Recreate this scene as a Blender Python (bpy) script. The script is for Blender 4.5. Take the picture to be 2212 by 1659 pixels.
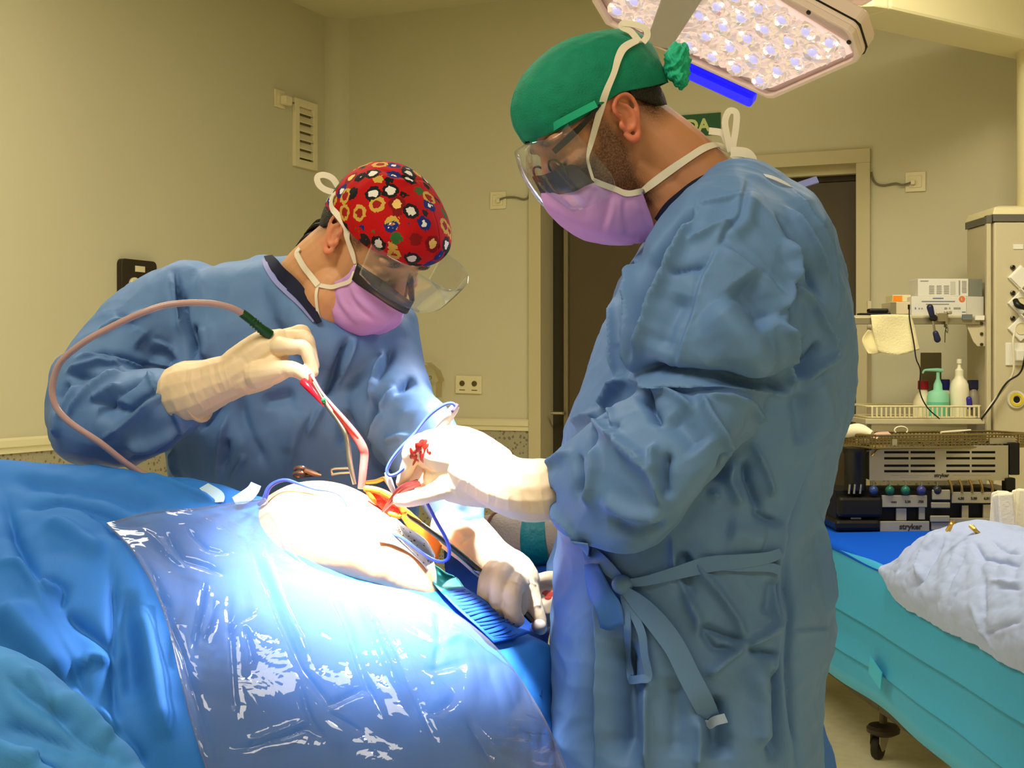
import bpy, math, random
import numpy as np
from mathutils import Vector, Matrix
from mathutils.bvhtree import BVHTree

random.seed(7)
SC = bpy.context.scene
COL = SC.collection
for _o in list(bpy.data.objects):
    bpy.data.objects.remove(_o)

# ------------------------------------------------------------------ camera, light, exposure
F, CX, HY, CZ = 2900.0, 1106.0, 785.0, 1.30      # focal length and horizon in photo pixels, camera height
cam_d = bpy.data.cameras.new('camera')
cam = bpy.data.objects.new('camera', cam_d)
COL.objects.link(cam)
cam.location = (0, 0, CZ)
cam.rotation_euler = (math.pi / 2, 0, 0)
cam_d.sensor_fit = 'HORIZONTAL'
cam_d.sensor_width = 36.0
cam_d.lens = 36.0 * F / 2212.0
cam_d.shift_y = -(829.5 - HY) / 2212.0
cam_d.clip_start = 0.05
SC.camera = cam

SC.view_settings.view_transform = 'Standard'
SC.view_settings.look = 'None'
SC.view_settings.exposure = 0.0
SC.view_settings.gamma = 1.0
SC.view_settings.use_curve_mapping = False
SC.cycles.use_denoising = True
SC.cycles.max_bounces = 8
SC.cycles.diffuse_bounces = 4
SC.cycles.glossy_bounces = 3
SC.cycles.transmission_bounces = 6
SC.cycles.transparent_max_bounces = 12
SC.cycles.caustics_reflective = False
SC.cycles.caustics_refractive = False
SC.cycles.sample_clamp_indirect = 6.0

W = bpy.data.worlds.new('world')
SC.world = W
W.use_nodes = True
W.node_tree.nodes['Background'].inputs[0].default_value = (1.0, 0.89, 0.62, 1)
W.node_tree.nodes['Background'].inputs[1].default_value = 0.05


def lamp(kind, name, loc, target, energy, color, **kw):
    d = bpy.data.lights.new(name, kind)
    d.energy = energy
    d.color = color
    for k, v in kw.items():
        setattr(d, k, v)
    o = bpy.data.objects.new(name, d)
    COL.objects.link(o)
    o.location = loc
    o.rotation_euler = (Vector(target) - Vector(loc)).to_track_quat('-Z', 'Y').to_euler()
    return o


WARM = (1.0, 0.92, 0.72)
LAMP_POS, WOUND_POS = Vector((0.42, 2.42, 1.86)), Vector((-0.19, 1.96, 1.08))
BEAM_AIM = Vector((-0.223, 1.95, 1.045))
lamp('AREA', 'ceiling_panel_left', (-1.05, 3.4, 2.99), (-1.05, 3.4, 0), 34, WARM, shape='RECTANGLE', size=1.2, size_y=0.6)
lamp('AREA', 'ceiling_panel_right', (1.15, 3.5, 2.99), (1.15, 3.5, 0), 54, WARM, shape='RECTANGLE', size=1.2, size_y=0.6)
lamp('AREA', 'ceiling_panel_rear', (-1.0, 0.9, 2.99), (-1.0, 0.9, 0), 40, WARM, shape='RECTANGLE', size=1.2, size_y=0.6)
lamp('SPOT', 'surgical_beam', LAMP_POS + (BEAM_AIM - LAMP_POS).normalized() * 0.06, BEAM_AIM, 650, (0.93, 0.96, 1.0), spot_size=math.radians(18), spot_blend=1.0, shadow_soft_size=0.13)
lamp('AREA', 'added_fill_panel', (0.9, -0.5, 2.99), (0.9, -0.5, 0), 28, WARM, shape='RECTANGLE', size=1.2, size_y=0.6)  # unseen fill panel behind the camera, added to lift the gown's near side
# the second head of the surgical lamp, above the frame on the viewer's side of the patient
lamp('SPOT', 'surgical_beam_second', (-0.36, 1.46, 2.50), BEAM_AIM + Vector((0.045, -0.06, -0.02)), 4200, (0.95, 0.97, 1.0), spot_size=math.radians(11.5), spot_blend=1.0, shadow_soft_size=0.16)
lamp('SPOT', 'surgical_spill', LAMP_POS + (WOUND_POS - LAMP_POS).normalized() * 0.06, WOUND_POS + Vector((0.05, -0.1, 0)), 24, (0.76, 0.76, 1.0), spot_size=math.radians(48), spot_blend=0.9, shadow_soft_size=0.16)


# ------------------------------------------------------------------ helpers
def V(*a):
    return Vector(a)


def P(x, y, d):
    """photo pixel + distance along the view axis -> world point"""
    return Vector(((x - CX) / F * d, d, CZ - (y - HY) / F * d))


EYE = Vector((0, 0, CZ))


def ray(x, y):
    return Vector(((x - CX) / F, 1.0, -(y - HY) / F))


def on_plane(x, y, p0, n):
    d = ray(x, y)
    t = (p0 - EYE).dot(n) / d.dot(n)
    return EYE + d * t


def crop(x0, y0, s):
    return lambda pts: [(x0 + a / s, y0 + b / s) for a, b in pts]


def lin(c):
    return tuple((v / 255 / 12.92) if v / 255 <= 0.04045 else ((v / 255 + 0.055) / 1.055) ** 2.4 for v in c)


_M = {}


def mat(name, col, rough=0.6, metal=0.0, spec=0.4, bump=None, var=None, alpha=1.0, trans=0.0, emit=None, sheen=0.0, coat=0.0, sss=0.0, ior=1.45):
    """bump=(scale, strength, detail[, distance]); var=(scale, amount): colour mottling"""
    if name in _M:
        return _M[name]
    m = bpy.data.materials.new(name)
    m.use_nodes = True
    nt = m.node_tree
    b = nt.nodes['Principled BSDF']
    c = (*lin(col), 1)
    b.inputs['Base Color'].default_value = c
    b.inputs['Roughness'].default_value = rough
    b.inputs['Metallic'].default_value = metal
    b.inputs['Specular IOR Level'].default_value = spec
    b.inputs['IOR'].default_value = ior
    b.inputs['Alpha'].default_value = alpha
    b.inputs['Transmission Weight'].default_value = trans
    b.inputs['Coat Weight'].default_value = coat
    b.inputs['Sheen Weight'].default_value = sheen
    if sss:
        b.inputs['Subsurface Weight'].default_value = sss
        b.inputs['Subsurface Radius'].default_value = (0.01, 0.004, 0.002)
        b.inputs['Subsurface Scale'].default_value = 1.0
    if emit:
        b.inputs['Emission Color'].default_value = (*lin(emit[0]), 1)
        b.inputs['Emission Strength'].default_value = emit[1]
    tc = nt.nodes.new('ShaderNodeTexCoord')
    if bump:
        n = nt.nodes.new('ShaderNodeTexNoise')
        n.inputs['Scale'].default_value = bump[0]
        n.inputs['Detail'].default_value = bump[2] if len(bump) > 2 else 3
        nt.links.new(tc.outputs['Object'], n.inputs['Vector'])
        bp = nt.nodes.new('ShaderNodeBump')
        bp.inputs['Strength'].default_value = bump[1]
        bp.inputs['Distance'].default_value = bump[3] if len(bump) > 3 else 0.002
        nt.links.new(n.outputs['Fac'], bp.inputs['Height'])
        nt.links.new(bp.outputs['Normal'], b.inputs['Normal'])
    if var:
        n2 = nt.nodes.new('ShaderNodeTexNoise')
        n2.inputs['Scale'].default_value = var[0]
        n2.inputs['Detail'].default_value = 4
        nt.links.new(tc.outputs['Object'], n2.inputs['Vector'])
        hs = nt.nodes.new('ShaderNodeHueSaturation')
        mr = nt.nodes.new('ShaderNodeMapRange')
        mr.inputs['From Min'].default_value = 0.3
        mr.inputs['From Max'].default_value = 0.7
        mr.inputs['To Min'].default_value = 1 - var[1]
        mr.inputs['To Max'].default_value = 1 + var[1]
        nt.links.new(n2.outputs['Fac'], mr.inputs['Value'])
        nt.links.new(mr.outputs['Result'], hs.inputs['Value'])
        hs.inputs['Color'].default_value = c
        nt.links.new(hs.outputs['Color'], b.inputs['Base Color'])
    _M[name] = m
    return m


def film(name, tint, haze, gloss_rough, haze_col=(235, 240, 250), bump=None, edge=0.03):
    """thin clear plastic: transparent sheet with fresnel reflections and a little milkiness"""
    m = bpy.data.materials.new(name)
    m.use_nodes = True
    nt = m.node_tree
    nt.nodes.clear()
    out = nt.nodes.new('ShaderNodeOutputMaterial')
    tr = nt.nodes.new('ShaderNodeBsdfTransparent')
    tr.inputs[0].default_value = (*lin(tint), 1)
    df = nt.nodes.new('ShaderNodeBsdfDiffuse')
    df.inputs[0].default_value = (*lin(haze_col), 1)
    gl = nt.nodes.new('ShaderNodeBsdfGlossy')
    gl.inputs['Roughness'].default_value = gloss_rough
    m1 = nt.nodes.new('ShaderNodeMixShader')
    m1.inputs[0].default_value = haze
    m2 = nt.nodes.new('ShaderNodeMixShader')
    fr = nt.nodes.new('ShaderNodeLayerWeight')          # angle-dependent sheen, the same from both sides of the film
    fr.inputs['Blend'].default_value = 0.5
    pw = nt.nodes.new('ShaderNodeMath')
    pw.operation = 'POWER'
    pw.inputs[1].default_value = 3.5
    nt.links.new(fr.outputs['Facing'], pw.inputs[0])
    ad = nt.nodes.new('ShaderNodeMath')
    ad.operation = 'MULTIPLY_ADD'
    ad.inputs[1].default_value = 0.55
    ad.inputs[2].default_value = edge
    nt.links.new(pw.outputs[0], ad.inputs[0])
    nt.links.new(tr.outputs[0], m1.inputs[1])
    nt.links.new(df.outputs[0], m1.inputs[2])
    nt.links.new(ad.outputs[0], m2.inputs[0])
    nt.links.new(m1.outputs[0], m2.inputs[1])
    nt.links.new(gl.outputs[0], m2.inputs[2])
    nt.links.new(m2.outputs[0], out.inputs[0])
    if bump:
        tc = nt.nodes.new('ShaderNodeTexCoord')
        n = nt.nodes.new('ShaderNodeTexNoise')
        n.inputs['Scale'].default_value = bump[0]
        n.inputs['Detail'].default_value = 3
        n.inputs['Distortion'].default_value = 1.0
        nt.links.new(tc.outputs['Object'], n.inputs['Vector'])
        bp = nt.nodes.new('ShaderNodeBump')
        bp.inputs['Strength'].default_value = bump[1]
        bp.inputs['Distance'].default_value = 0.01
        nt.links.new(n.outputs['Fac'], bp.inputs['Height'])
        for s in (gl, fr, df):
            nt.links.new(bp.outputs['Normal'], s.inputs['Normal'])
    return m


def spl(pts, k):
    """Catmull-Rom through points (or through number rows)"""
    a = np.array([tuple(p) for p in pts], float)
    if k <= 1 or len(a) < 3:
        if k > 1:
            t = np.linspace(0, 1, k + 1)[:, None]
            return a[0] * (1 - t) + a[1] * t
        return a
    b = np.vstack([2 * a[0] - a[1], a, 2 * a[-1] - a[-2]])
    out = []
    for i in range(1, len(b) - 2):
        p0, p1, p2, p3 = b[i - 1:i + 3]
        for j in range(k):
            t = j / k
            out.append(0.5 * (2 * p1 + (p2 - p0) * t + (2 * p0 - 5 * p1 + 4 * p2 - p3) * t * t + (3 * p1 - p0 - 3 * p2 + p3) * t ** 3))
    out.append(a[-1])
    return np.array(out)


def frames(pts):
    n = len(pts)
    T = np.gradient(pts, axis=0)
    T /= np.linalg.norm(T, axis=1)[:, None] + 1e-12
    ref = np.array([0, 0, 1.0]) if abs(T[0][2]) < 0.9 else np.array([1.0, 0, 0])
    A = []
    a = ref - T[0] * ref.dot(T[0])
    a /= np.linalg.norm(a)
    for i in range(n):
        a = a - T[i] * a.dot(T[i])
        a = a / (np.linalg.norm(a) + 1e-12)
        A.append(a)
    A = np.array(A)
    return T, A, np.cross(T, A)


class MB:
    def __init__(self):
        self.v, self.f = [], []

    def add(self, vs, fs):
        o = len(self.v)
        self.v.extend(tuple(map(float, p)) for p in vs)
        self.f.extend(tuple(i + o for i in q) for q in fs)
        return self

    def box(self, a, b, M=None):
        vs = [V(x, y, z) for z in (a[2], b[2]) for y in (a[1], b[1]) for x in (a[0], b[0])]
        if M is not None:
            vs = [M @ p for p in vs]
        return self.add(vs, [(0, 2, 3, 1), (4, 5, 7, 6), (0, 1, 5, 4), (2, 6, 7, 3), (0, 4, 6, 2), (1, 3, 7, 5)])

    def rings(self, R, cap=True):
        """R: array (m, n, 3) of closed rings"""
        m, n = len(R), len(R[0])
        vs = [p for r in R for p in r]
        fs = [(i * n + j, i * n + (j + 1) % n, (i + 1) * n + (j + 1) % n, (i + 1) * n + j) for i in range(m - 1) for j in range(n)]
        if cap:
            fs.append(tuple(range(n - 1, -1, -1)))
            fs.append(tuple((m - 1) * n + j for j in range(n)))
        return self.add(vs, fs)

    def tube(self, pts, r, n=10, k=1, cap=True, flat=None, round_ends=False):
        pts = [tuple(p) for p in pts]
        if np.isscalar(r):
            r = [r] * len(pts)
        a = spl([(*p, q) for p, q in zip(pts, r)], k)
        c, rr = a[:, :3], a[:, 3].copy()
        if round_ends:
            T, _, _ = frames(c)
            st, sr, en, er = [], [], [], []
            for s in (0.95, 0.75, 0.4):
                st.append(c[0] - T[0] * rr[0] * s); sr.append(rr[0] * math.sqrt(1 - s * s))
                en.insert(0, c[-1] + T[-1] * rr[-1] * s); er.insert(0, rr[-1] * math.sqrt(1 - s * s))
            c = np.vstack([st, c, en]); rr = np.concatenate([sr, rr, er])
        T, A, B = frames(c)
        th = np.linspace(0, 2 * np.pi, n, endpoint=False)
        R = c[:, None, :] + rr[:, None, None] * (np.cos(th)[None, :, None] * A[:, None, :] + np.sin(th)[None, :, None] * B[:, None, :])
        return self.rings(R, cap)

    def loft(self, rows, n=40, k=4, pw=2.0, cap=True):
        """rows: (cx,cy,cz, a1x,a1y,a1z, a2x,a2y,a2z): ellipse centre and half axes"""
        a = spl(rows, k)
        th = np.linspace(0, 2 * np.pi, n, endpoint=False)
        c, s = np.cos(th), np.sin(th)
        c = np.sign(c) * np.abs(c) ** (2 / pw)
        s = np.sign(s) * np.abs(s) ** (2 / pw)
        R = a[:, None, 0:3] + c[None, :, None] * a[:, None, 3:6] + s[None, :, None] * a[:, None, 6:9]
        return self.rings(R, cap)

    def lathe(self, prof, M=None, n=20):
        th = np.linspace(0, 2 * np.pi, n, endpoint=False)
        R = [[V(max(r, 1e-5) * math.cos(t), max(r, 1e-5) * math.sin(t), z) for t in th] for r, z in prof]
        if M is not None:
            R = [[M @ p for p in r] for r in R]
        return self.rings(R, True)

    def ell(self, c, r, M=None, nu=18, nv=12):
        R = []
        for i in range(nv + 1):
            p = -math.pi / 2 + math.pi * i / nv
            p = max(min(p, 1.5), -1.5)
            R.append([V(c[0] + r[0] * math.cos(p) * math.cos(t), c[1] + r[1] * math.cos(p) * math.sin(t), c[2] + r[2] * math.sin(p)) for t in np.linspace(0, 2 * np.pi, nu, endpoint=False)])
        if M is not None:
            R = [[M @ q for q in rr] for rr in R]
        return self.rings(R, True)

    def prism(self, poly, z0, z1, M=None):
        n = len(poly)
        vs = [V(x, y, z0) for x, y in poly] + [V(x, y, z1) for x, y in poly]
        if M is not None:
            vs = [M @ p for p in vs]
        return self.add(vs, [tuple(range(n - 1, -1, -1)), tuple(range(n, 2 * n))] + [(i, (i + 1) % n, n + (i + 1) % n, n + i) for i in range(n)])

    def ribbon(self, pts, nrm, w, t, k=4):
        """flat strap: nrm = surface normal per point or one vector; w may be a list"""
        m = len(pts)
        if isinstance(nrm, Vector):
            nrm = [nrm] * m
        if np.isscalar(w):
            w = [w] * m
        a = spl([(*p, *q, x) for p, q, x in zip(pts, nrm, w)], k)
        c, N, ww = a[:, :3], a[:, 3:6], a[:, 6]
        T = np.gradient(c, axis=0)
        T /= np.linalg.norm(T, axis=1)[:, None] + 1e-12
        N = N - T * np.sum(N * T, 1)[:, None]
        N /= np.linalg.norm(N, axis=1)[:, None] + 1e-12
        B = np.cross(T, N)
        h = ww[:, None] / 2
        R = np.stack([c - B * h - N * t / 2, c + B * h - N * t / 2, c + B * h + N * t / 2, c - B * h + N * t / 2], 1)
        return self.rings(R, True)

    def sheet(self, G):
        G = np.asarray(G, float)
        m, n = G.shape[:2]
        return self.add(G.reshape(-1, 3), [(i * n + j, i * n + j + 1, (i + 1) * n + j + 1, (i + 1) * n + j) for i in range(m - 1) for j in range(n - 1)])

    def build(self, name, m=None, parent=None, smooth=True, bevel=0.0, sub=0, solid=0.0, offset=0.0, kind=None, ang=40):
        me = bpy.data.meshes.new(name)
        me.from_pydata(self.v, [], self.f)
        return link(name, me, m, parent, smooth, bevel, sub, solid, offset, kind, ang)


def link(name, me, m=None, parent=None, smooth=True, bevel=0.0, sub=0, solid=0.0, offset=0.0, kind=None, ang=40):
    me.update()
    if smooth:
        me.polygons.foreach_set('use_smooth', [True] * len(me.polygons))
        if ang:
            try:
                me.set_sharp_from_angle(angle=math.radians(ang))
            except Exception:
                pass
    o = bpy.data.objects.new(name, me)
    COL.objects.link(o)
    for q in (m if isinstance(m, (list, tuple)) else [m]):
        if q:
            me.materials.append(q)
    if parent is not None:
        o.parent = parent
        if parent.type == 'EMPTY':
            o.matrix_parent_inverse = Matrix.LocRotScale(parent.location, parent.rotation_euler, None).inverted()
    if solid:
        s = o.modifiers.new('solid', 'SOLIDIFY')
        s.thickness = solid
        s.offset = offset
    if bevel:
        b = o.modifiers.new('bevel', 'BEVEL')
        b.width = bevel
        b.segments = 2
        b.limit_method = 'ANGLE'
    if sub:
        s = o.modifiers.new('sub', 'SUBSURF')
        s.levels = s.render_levels = sub
    if kind:
        o['kind'] = kind
    return o


def thing(name, label, cat, loc, group=None):
    o = bpy.data.objects.new(name, None)
    COL.objects.link(o)
    o.empty_display_size = 0.05
    o.location = loc
    return tag(o, label, cat, group)


def tag(o, label, cat, group=None):
    o['label'] = label
    o['category'] = cat
    if group:
        o['group'] = group
    return o


def dup(o, parent, M):
    c = o.copy()
    COL.objects.link(c)
    c.parent = parent
    c.matrix_parent_inverse = o.matrix_parent_inverse.copy()
    c.matrix_basis = M
    return c


def frame(o, x, y, z):
    M = Matrix.Identity(4)
    for i, a in enumerate((x, y, z)):
        M[0][i], M[1][i], M[2][i] = a
    M[0][3], M[1][3], M[2][3] = o
    return M


def axis_frame(o, z, xh=(1, 0, 0)):
    z = Vector(z).normalized()
    x = Vector(xh) - z * Vector(xh).dot(z)
    if x.length < 1e-4:
        x = Vector((0, 1, 0)) - z * z.y
    x.normalize()
    return frame(o, x, z.cross(x), z)


def between(a, b):
    return axis_frame(a, b - a), (b - a).length


def remesh(mb, voxel, smooth=3, sub=0):
    me = bpy.data.meshes.new('tmp')
    me.from_pydata(mb.v, [], mb.f)
    o = bpy.data.objects.new('tmp', me)
    COL.objects.link(o)
    r = o.modifiers.new('r', 'REMESH')
    r.mode = 'VOXEL'
    r.voxel_size = voxel
    if smooth:
        s = o.modifiers.new('s', 'SMOOTH')
        s.factor = 0.5
        s.iterations = smooth
    if sub:
        s = o.modifiers.new('u', 'SUBSURF')
        s.levels = sub
    dg = bpy.context.evaluated_depsgraph_get()
    out = bpy.data.meshes.new_from_object(o.evaluated_get(dg))
    bpy.data.objects.remove(o)
    bpy.data.meshes.remove(me)
    return out


def coords(me):
    a = np.empty(len(me.vertices) * 3)
    me.vertices.foreach_get('co', a)
    return a.reshape(-1, 3)


def normals(me):
    a = np.empty(len(me.vertices) * 3)
    me.vertices.foreach_get('normal', a)
    return a.reshape(-1, 3)


def bvh_of(*mes):
    vs, fs = [], []
    for me in mes:
        o = len(vs)
        vs += [Vector(p) for p in coords(me)]
        fs += [tuple(i + o for i in p.vertices) for p in me.polygons]
    return BVHTree.FromPolygons(vs, fs)


def cast(bvh, x, y, off=0.0):
    d = ray(x, y).normalized()
    h = bvh.ray_cast(EYE, d)
    if h[0] is None:
        return None, None
    n = h[1] if h[1].dot(d) < 0 else -h[1]
    return h[0] + n * off, n


def crumple(p, scale, seed, n=5):
    """faceted wrinkle field: sharp creases between smooth cells, in [-1, 1]"""
    rs = np.random.RandomState(seed)
    w = p + 0.35 * scale * np.sin(p[:, [1, 2, 0]] * (2.1 / scale) + rs.rand(3) * 6)
    out = np.zeros(len(p))
    for i in range(n):
        k = rs.normal(size=3)
        k *= (0.7 + 0.8 * rs.rand()) * math.pi / scale / np.linalg.norm(k)
        out += 1 - 2 * np.abs(np.sin(w @ k + rs.rand() * 6))
    return out / n


def sculpt(me, strokes, crump=(), facing=True, mute=(), relax=1):
    """press folds into a cloth: each stroke is a line followed over the surface, displaced by distance from it in space
    stroke: (kind, height mm, width mm, photo points)   r ridge, v valley, g soft ridge, d soft dent, s step"""
    co, no = coords(me), normals(me)
    bvh = bvh_of(me)
    disp = np.zeros(len(co))
    for kind, amp, wid, px in strokes:
        pts, nr = [], []
        for (x0, y0), (x1, y1) in zip(px[:-1], px[1:]):
            m = max(1, int(math.hypot(x1 - x0, y1 - y0) / 14))
            for i in range(m):
                h, n = cast(bvh, x0 + (x1 - x0) * i / m, y0 + (y1 - y0) * i / m)
                if h is not None:
                    pts.append(h); nr.append(n)
        h, n = cast(bvh, *px[-1])
        if h is not None:
            pts.append(h); nr.append(n)
        if len(pts) < 2:
            continue
        A = np.array([tuple(p) for p in pts]); N = np.array([tuple(p) for p in nr])
        w = wid / 1000.0
        lo, hi = A.min(0) - 3 * w, A.max(0) + 3 * w
        idx = np.where(np.all((co > lo) & (co < hi), 1))[0]
        if not len(idx):
            continue
        q = co[idx]
        best = np.full(len(idx), 9.0); tt = np.zeros(len(idx)); sg = np.zeros(len(idx)); nd = np.zeros(len(idx))
        M = len(A) - 1
        for i in range(M):
            e = A[i + 1] - A[i]
            L2 = e @ e
            if L2 < 1e-12 or L2 > 0.0064:
                continue
            t = np.clip((q - A[i]) @ e / L2, 0, 1)
            dv = q - (A[i] + t[:, None] * e)
            d = np.linalg.norm(dv, axis=1)
            b = d < best
            best[b] = d[b]
            tt[b] = ((i + t) / M)[b]
            sg[b] = np.sign(dv @ np.cross(e, N[i]))[b]
            nd[b] = (no[idx] @ N[i])[b]
        u = best / w
        tap = np.clip(np.minimum(tt, 1 - tt) * 5 + 0.15, 0, 1)
        if kind == 'r':
            d = np.exp(-1.9 * (np.sqrt(u * u + 0.06) - 0.245))
        elif kind == 'v':
            d = -np.exp(-1.9 * (np.sqrt(u * u + 0.06) - 0.245))
        elif kind == 'g':
            d = np.exp(-1.4 * u * u)
        elif kind == 'd':
            d = -np.exp(-1.4 * u * u)
        else:
            d = sg * np.exp(-1.5 * u) * np.tanh(best / 0.0025)
        d = d * tap * (u < 3)
        if facing:
            d *= np.clip(nd * 1.5 + 0.4, 0, 1)
        disp[idx] += d * amp / 1000.0
    ed = np.empty(len(me.edges) * 2, dtype=np.int64)
    me.edges.foreach_get('vertices', ed)
    ed = ed.reshape(-1, 2)
    deg = np.bincount(ed.ravel(), minlength=len(co)).clip(1)
    for _ in range(relax):
        nb = np.bincount(ed[:, 0], disp[ed[:, 1]], len(co)) + np.bincount(ed[:, 1], disp[ed[:, 0]], len(co))
        disp = 0.5 * disp + 0.5 * nb / deg
    for scale, amp, seed in crump:
        disp += crumple(co, scale, seed) * amp / 1000.0
    for c, r in mute:
        disp *= np.clip((np.linalg.norm(co - np.array(c), axis=1) - r) / (0.6 * r), 0, 1)
    co = co + no * disp[:, None]
    me.vertices.foreach_set('co', co.ravel())
    me.update()


def text_mesh(s, size, M, ext=0.0006, bold=0.0):
    c = bpy.data.curves.new('t', 'FONT')
    c.body = s
    c.size = size
    c.extrude = ext
    c.offset = bold
    c.align_x = 'CENTER'
    c.align_y = 'CENTER'
    c.resolution_u = 3
    o = bpy.data.objects.new('t', c)
    COL.objects.link(o)
    dg = bpy.context.evaluated_depsgraph_get()
    me = bpy.data.meshes.new_from_object(o.evaluated_get(dg))
    bpy.data.objects.remove(o)
    me.transform(M)
    return me


def bigrid(rows, ku, kv):
    A = np.array([[tuple(p) for p in r] for r in rows])
    A = np.array([spl(r, ku) for r in A])
    return np.stack([spl(A[:, j], kv) for j in range(A.shape[1])], 1)
# ------------------------------------------------------------------ the room shell
TH = math.atan(0.439)
CS, SN = math.cos(TH), math.sin(TH)
UB, NB = V(CS, -SN, 0), V(-SN, -CS, 0)      # back wall: direction to the right, normal into the room
UL, NL = V(SN, CS, 0), V(CS, -SN, 0)        # left wall
B0 = P(CX, HY, 6.4)
CORNER = on_plane(722, HY, B0, NB)
CORNER.z = 0
MBK = frame(CORNER, UB, -NB, V(0, 0, 1))    # local: x along the wall, -y out of the wall, z up
MLF = frame(CORNER, UL, -NL, V(0, 0, 1))    # x negative = towards the viewer
CEIL = 3.035


def bw(x, y):
    q = MBK.inverted() @ on_plane(x, y, CORNER, NB)
    return q.x, q.z


def lw(x, y):
    q = MLF.inverted() @ on_plane(x, y, CORNER, NL)
    return q.x, q.z


M_WALL = mat('wall_paint', (203, 196, 162), 0.75, spec=0.25, bump=(60, 0.04, 2), var=(1.3, 0.02))
M_CEIL = mat('ceiling_paint', (206, 198, 160), 0.8, spec=0.2)
M_TRIM = mat('trim_cream', (222, 212, 170), 0.5)
M_FRAME = mat('door_frame_paint', (196, 184, 142), 0.5)
M_DOOR = mat('door_dark_brown', (76, 64, 38), 0.45, var=(2, 0.06))
M_DARK = mat('recess_dark', (52, 44, 24), 0.7)
M_PLATE = mat('cream_plastic', (226, 214, 172), 0.4)
M_CABLE = mat('grey_cable', (120, 112, 84), 0.6)
M_BLACK = mat('black_plastic', (22, 21, 18), 0.4)
M_STEEL = mat('steel', (190, 184, 165), 0.3, metal=1.0)
M_DSTEEL = mat('dark_steel', (90, 84, 72), 0.35, metal=1.0)
M_WHITE = mat('white_plastic', (238, 234, 218), 0.4)
M_FLOOR = mat('vinyl_floor', (250, 243, 206), 0.5, spec=0.3, var=(26, 0.05))


def speckle(name, base, dark, scale=26):
    m = bpy.data.materials.new(name)
    m.use_nodes = True
    nt = m.node_tree
    b = nt.nodes['Principled BSDF']
    b.inputs['Roughness'].default_value = 0.55
    tc = nt.nodes.new('ShaderNodeTexCoord')
    last = None
    for sc, th in ((scale, 0.30), (scale * 2.3, 0.26)):
        v = nt.nodes.new('ShaderNodeTexVoronoi')
        v.inputs['Scale'].default_value = sc
        nt.links.new(tc.outputs['Object'], v.inputs['Vector'])
        n = nt.nodes.new('ShaderNodeTexNoise')
        n.inputs['Scale'].default_value = sc * 0.7
        nt.links.new(tc.outputs['Object'], n.inputs['Vector'])
        a = nt.nodes.new('ShaderNodeMath'); a.operation = 'MULTIPLY'
        nt.links.new(n.outputs['Fac'], a.inputs[0]); a.inputs[1].default_value = th * 1.9
        l = nt.nodes.new('ShaderNodeMath'); l.operation = 'LESS_THAN'
        nt.links.new(v.outputs['Distance'], l.inputs[0]); nt.links.new(a.outputs[0], l.inputs[1])
        if last is None:
            last = l
        else:
            mx = nt.nodes.new('ShaderNodeMath'); mx.operation = 'MULTIPLY_ADD'
            nt.links.new(l.outputs[0], mx.inputs[0]); mx.inputs[1].default_value = 0.45
            nt.links.new(last.outputs[0], mx.inputs[2])
            last = mx
    mix = nt.nodes.new('ShaderNodeMix'); mix.data_type = 'RGBA'
    nt.links.new(last.outputs[0], mix.inputs[0])
    mix.inputs[6].default_value = (*lin(base), 1)
    mix.inputs[7].default_value = (*lin(dark), 1)
    nt.links.new(mix.outputs[2], b.inputs['Base Color'])
    return m


M_WAIN = speckle('speckled_vinyl', (162, 154, 126), (118, 110, 88), 48)

u_l, z_dt = bw(1145, 372)[0], bw(1700, 332.2)[1]
u_r = bw(1881, 320)[0]
ui_l, ui_r = bw(1171, 500)[0], bw(1850.5, 400)[0]
zi = bw(1750, 359)[1]
LEN_B, LEN_L = 6.0, 8.6

mb = MB()
mb.box((-0.15, 0, 0), (u_l + 0.03, 0.2, CEIL), MBK)
mb.box((u_r - 0.03, 0, 0), (LEN_B, 0.2, CEIL), MBK)
mb.box((u_l + 0.03, 0, z_dt - 0.03), (u_r - 0.03, 0.2, CEIL), MBK)
mb.build('wall_back', M_WALL, smooth=False, kind='structure')
MB().box((-LEN_L, 0, 0), (0.0, 0.15, CEIL), MLF).build('wall_left', M_WALL, smooth=False, kind='structure')
MB().box((LEN_B, -LEN_L, 0), (LEN_B + 0.15, 0.2, CEIL), MBK).build('wall_right', M_WALL, smooth=False, kind='structure')
MB().box((-0.15, -LEN_L - 0.15, 0), (LEN_B + 0.15, -LEN_L, CEIL), MBK).build('wall_rear', M_WALL, smooth=False, kind='structure')
MB().box((-0.15, -LEN_L - 0.15, -0.1), (LEN_B + 0.15, 0.6, 0), MBK).build('floor', M_FLOOR, smooth=False, kind='structure')
MB().box((-0.15, -LEN_L - 0.15, CEIL), (LEN_B + 0.15, 0.2, CEIL + 0.1), MBK).build('ceiling', M_CEIL, smooth=False, kind='structure')
# coved corner where the two walls meet, and the soft ceiling edge
cove = [(0, 0), (0.09, 0)] + [(0.09 - 0.09 * math.sin(a), -0.09 + 0.09 * math.cos(a)) for a in np.linspace(0, math.pi / 2, 7)]
MB().prism(cove, 0, CEIL, MBK).build('trim_1', M_WALL, kind='structure')

# wainscot and its cream rail
zr0 = bw(1070, 929.3)[1]
zr1 = zr0 + 0.055
rail_prof = [(0, zr0), (-0.014, zr0), (-0.014, zr0 + 0.018), (-0.022, zr0 + 0.024), (-0.022, zr1 - 0.008), (-0.012, zr1), (0, zr1)]


def rail(name, M, x0, x1):
    R = np.array([[tuple(M @ V(x, y, z)) for y, z in rail_prof] for x in (x0, x1)])
    MB().rings(R).build(name, M_TRIM, smooth=False, kind='structure')


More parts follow.
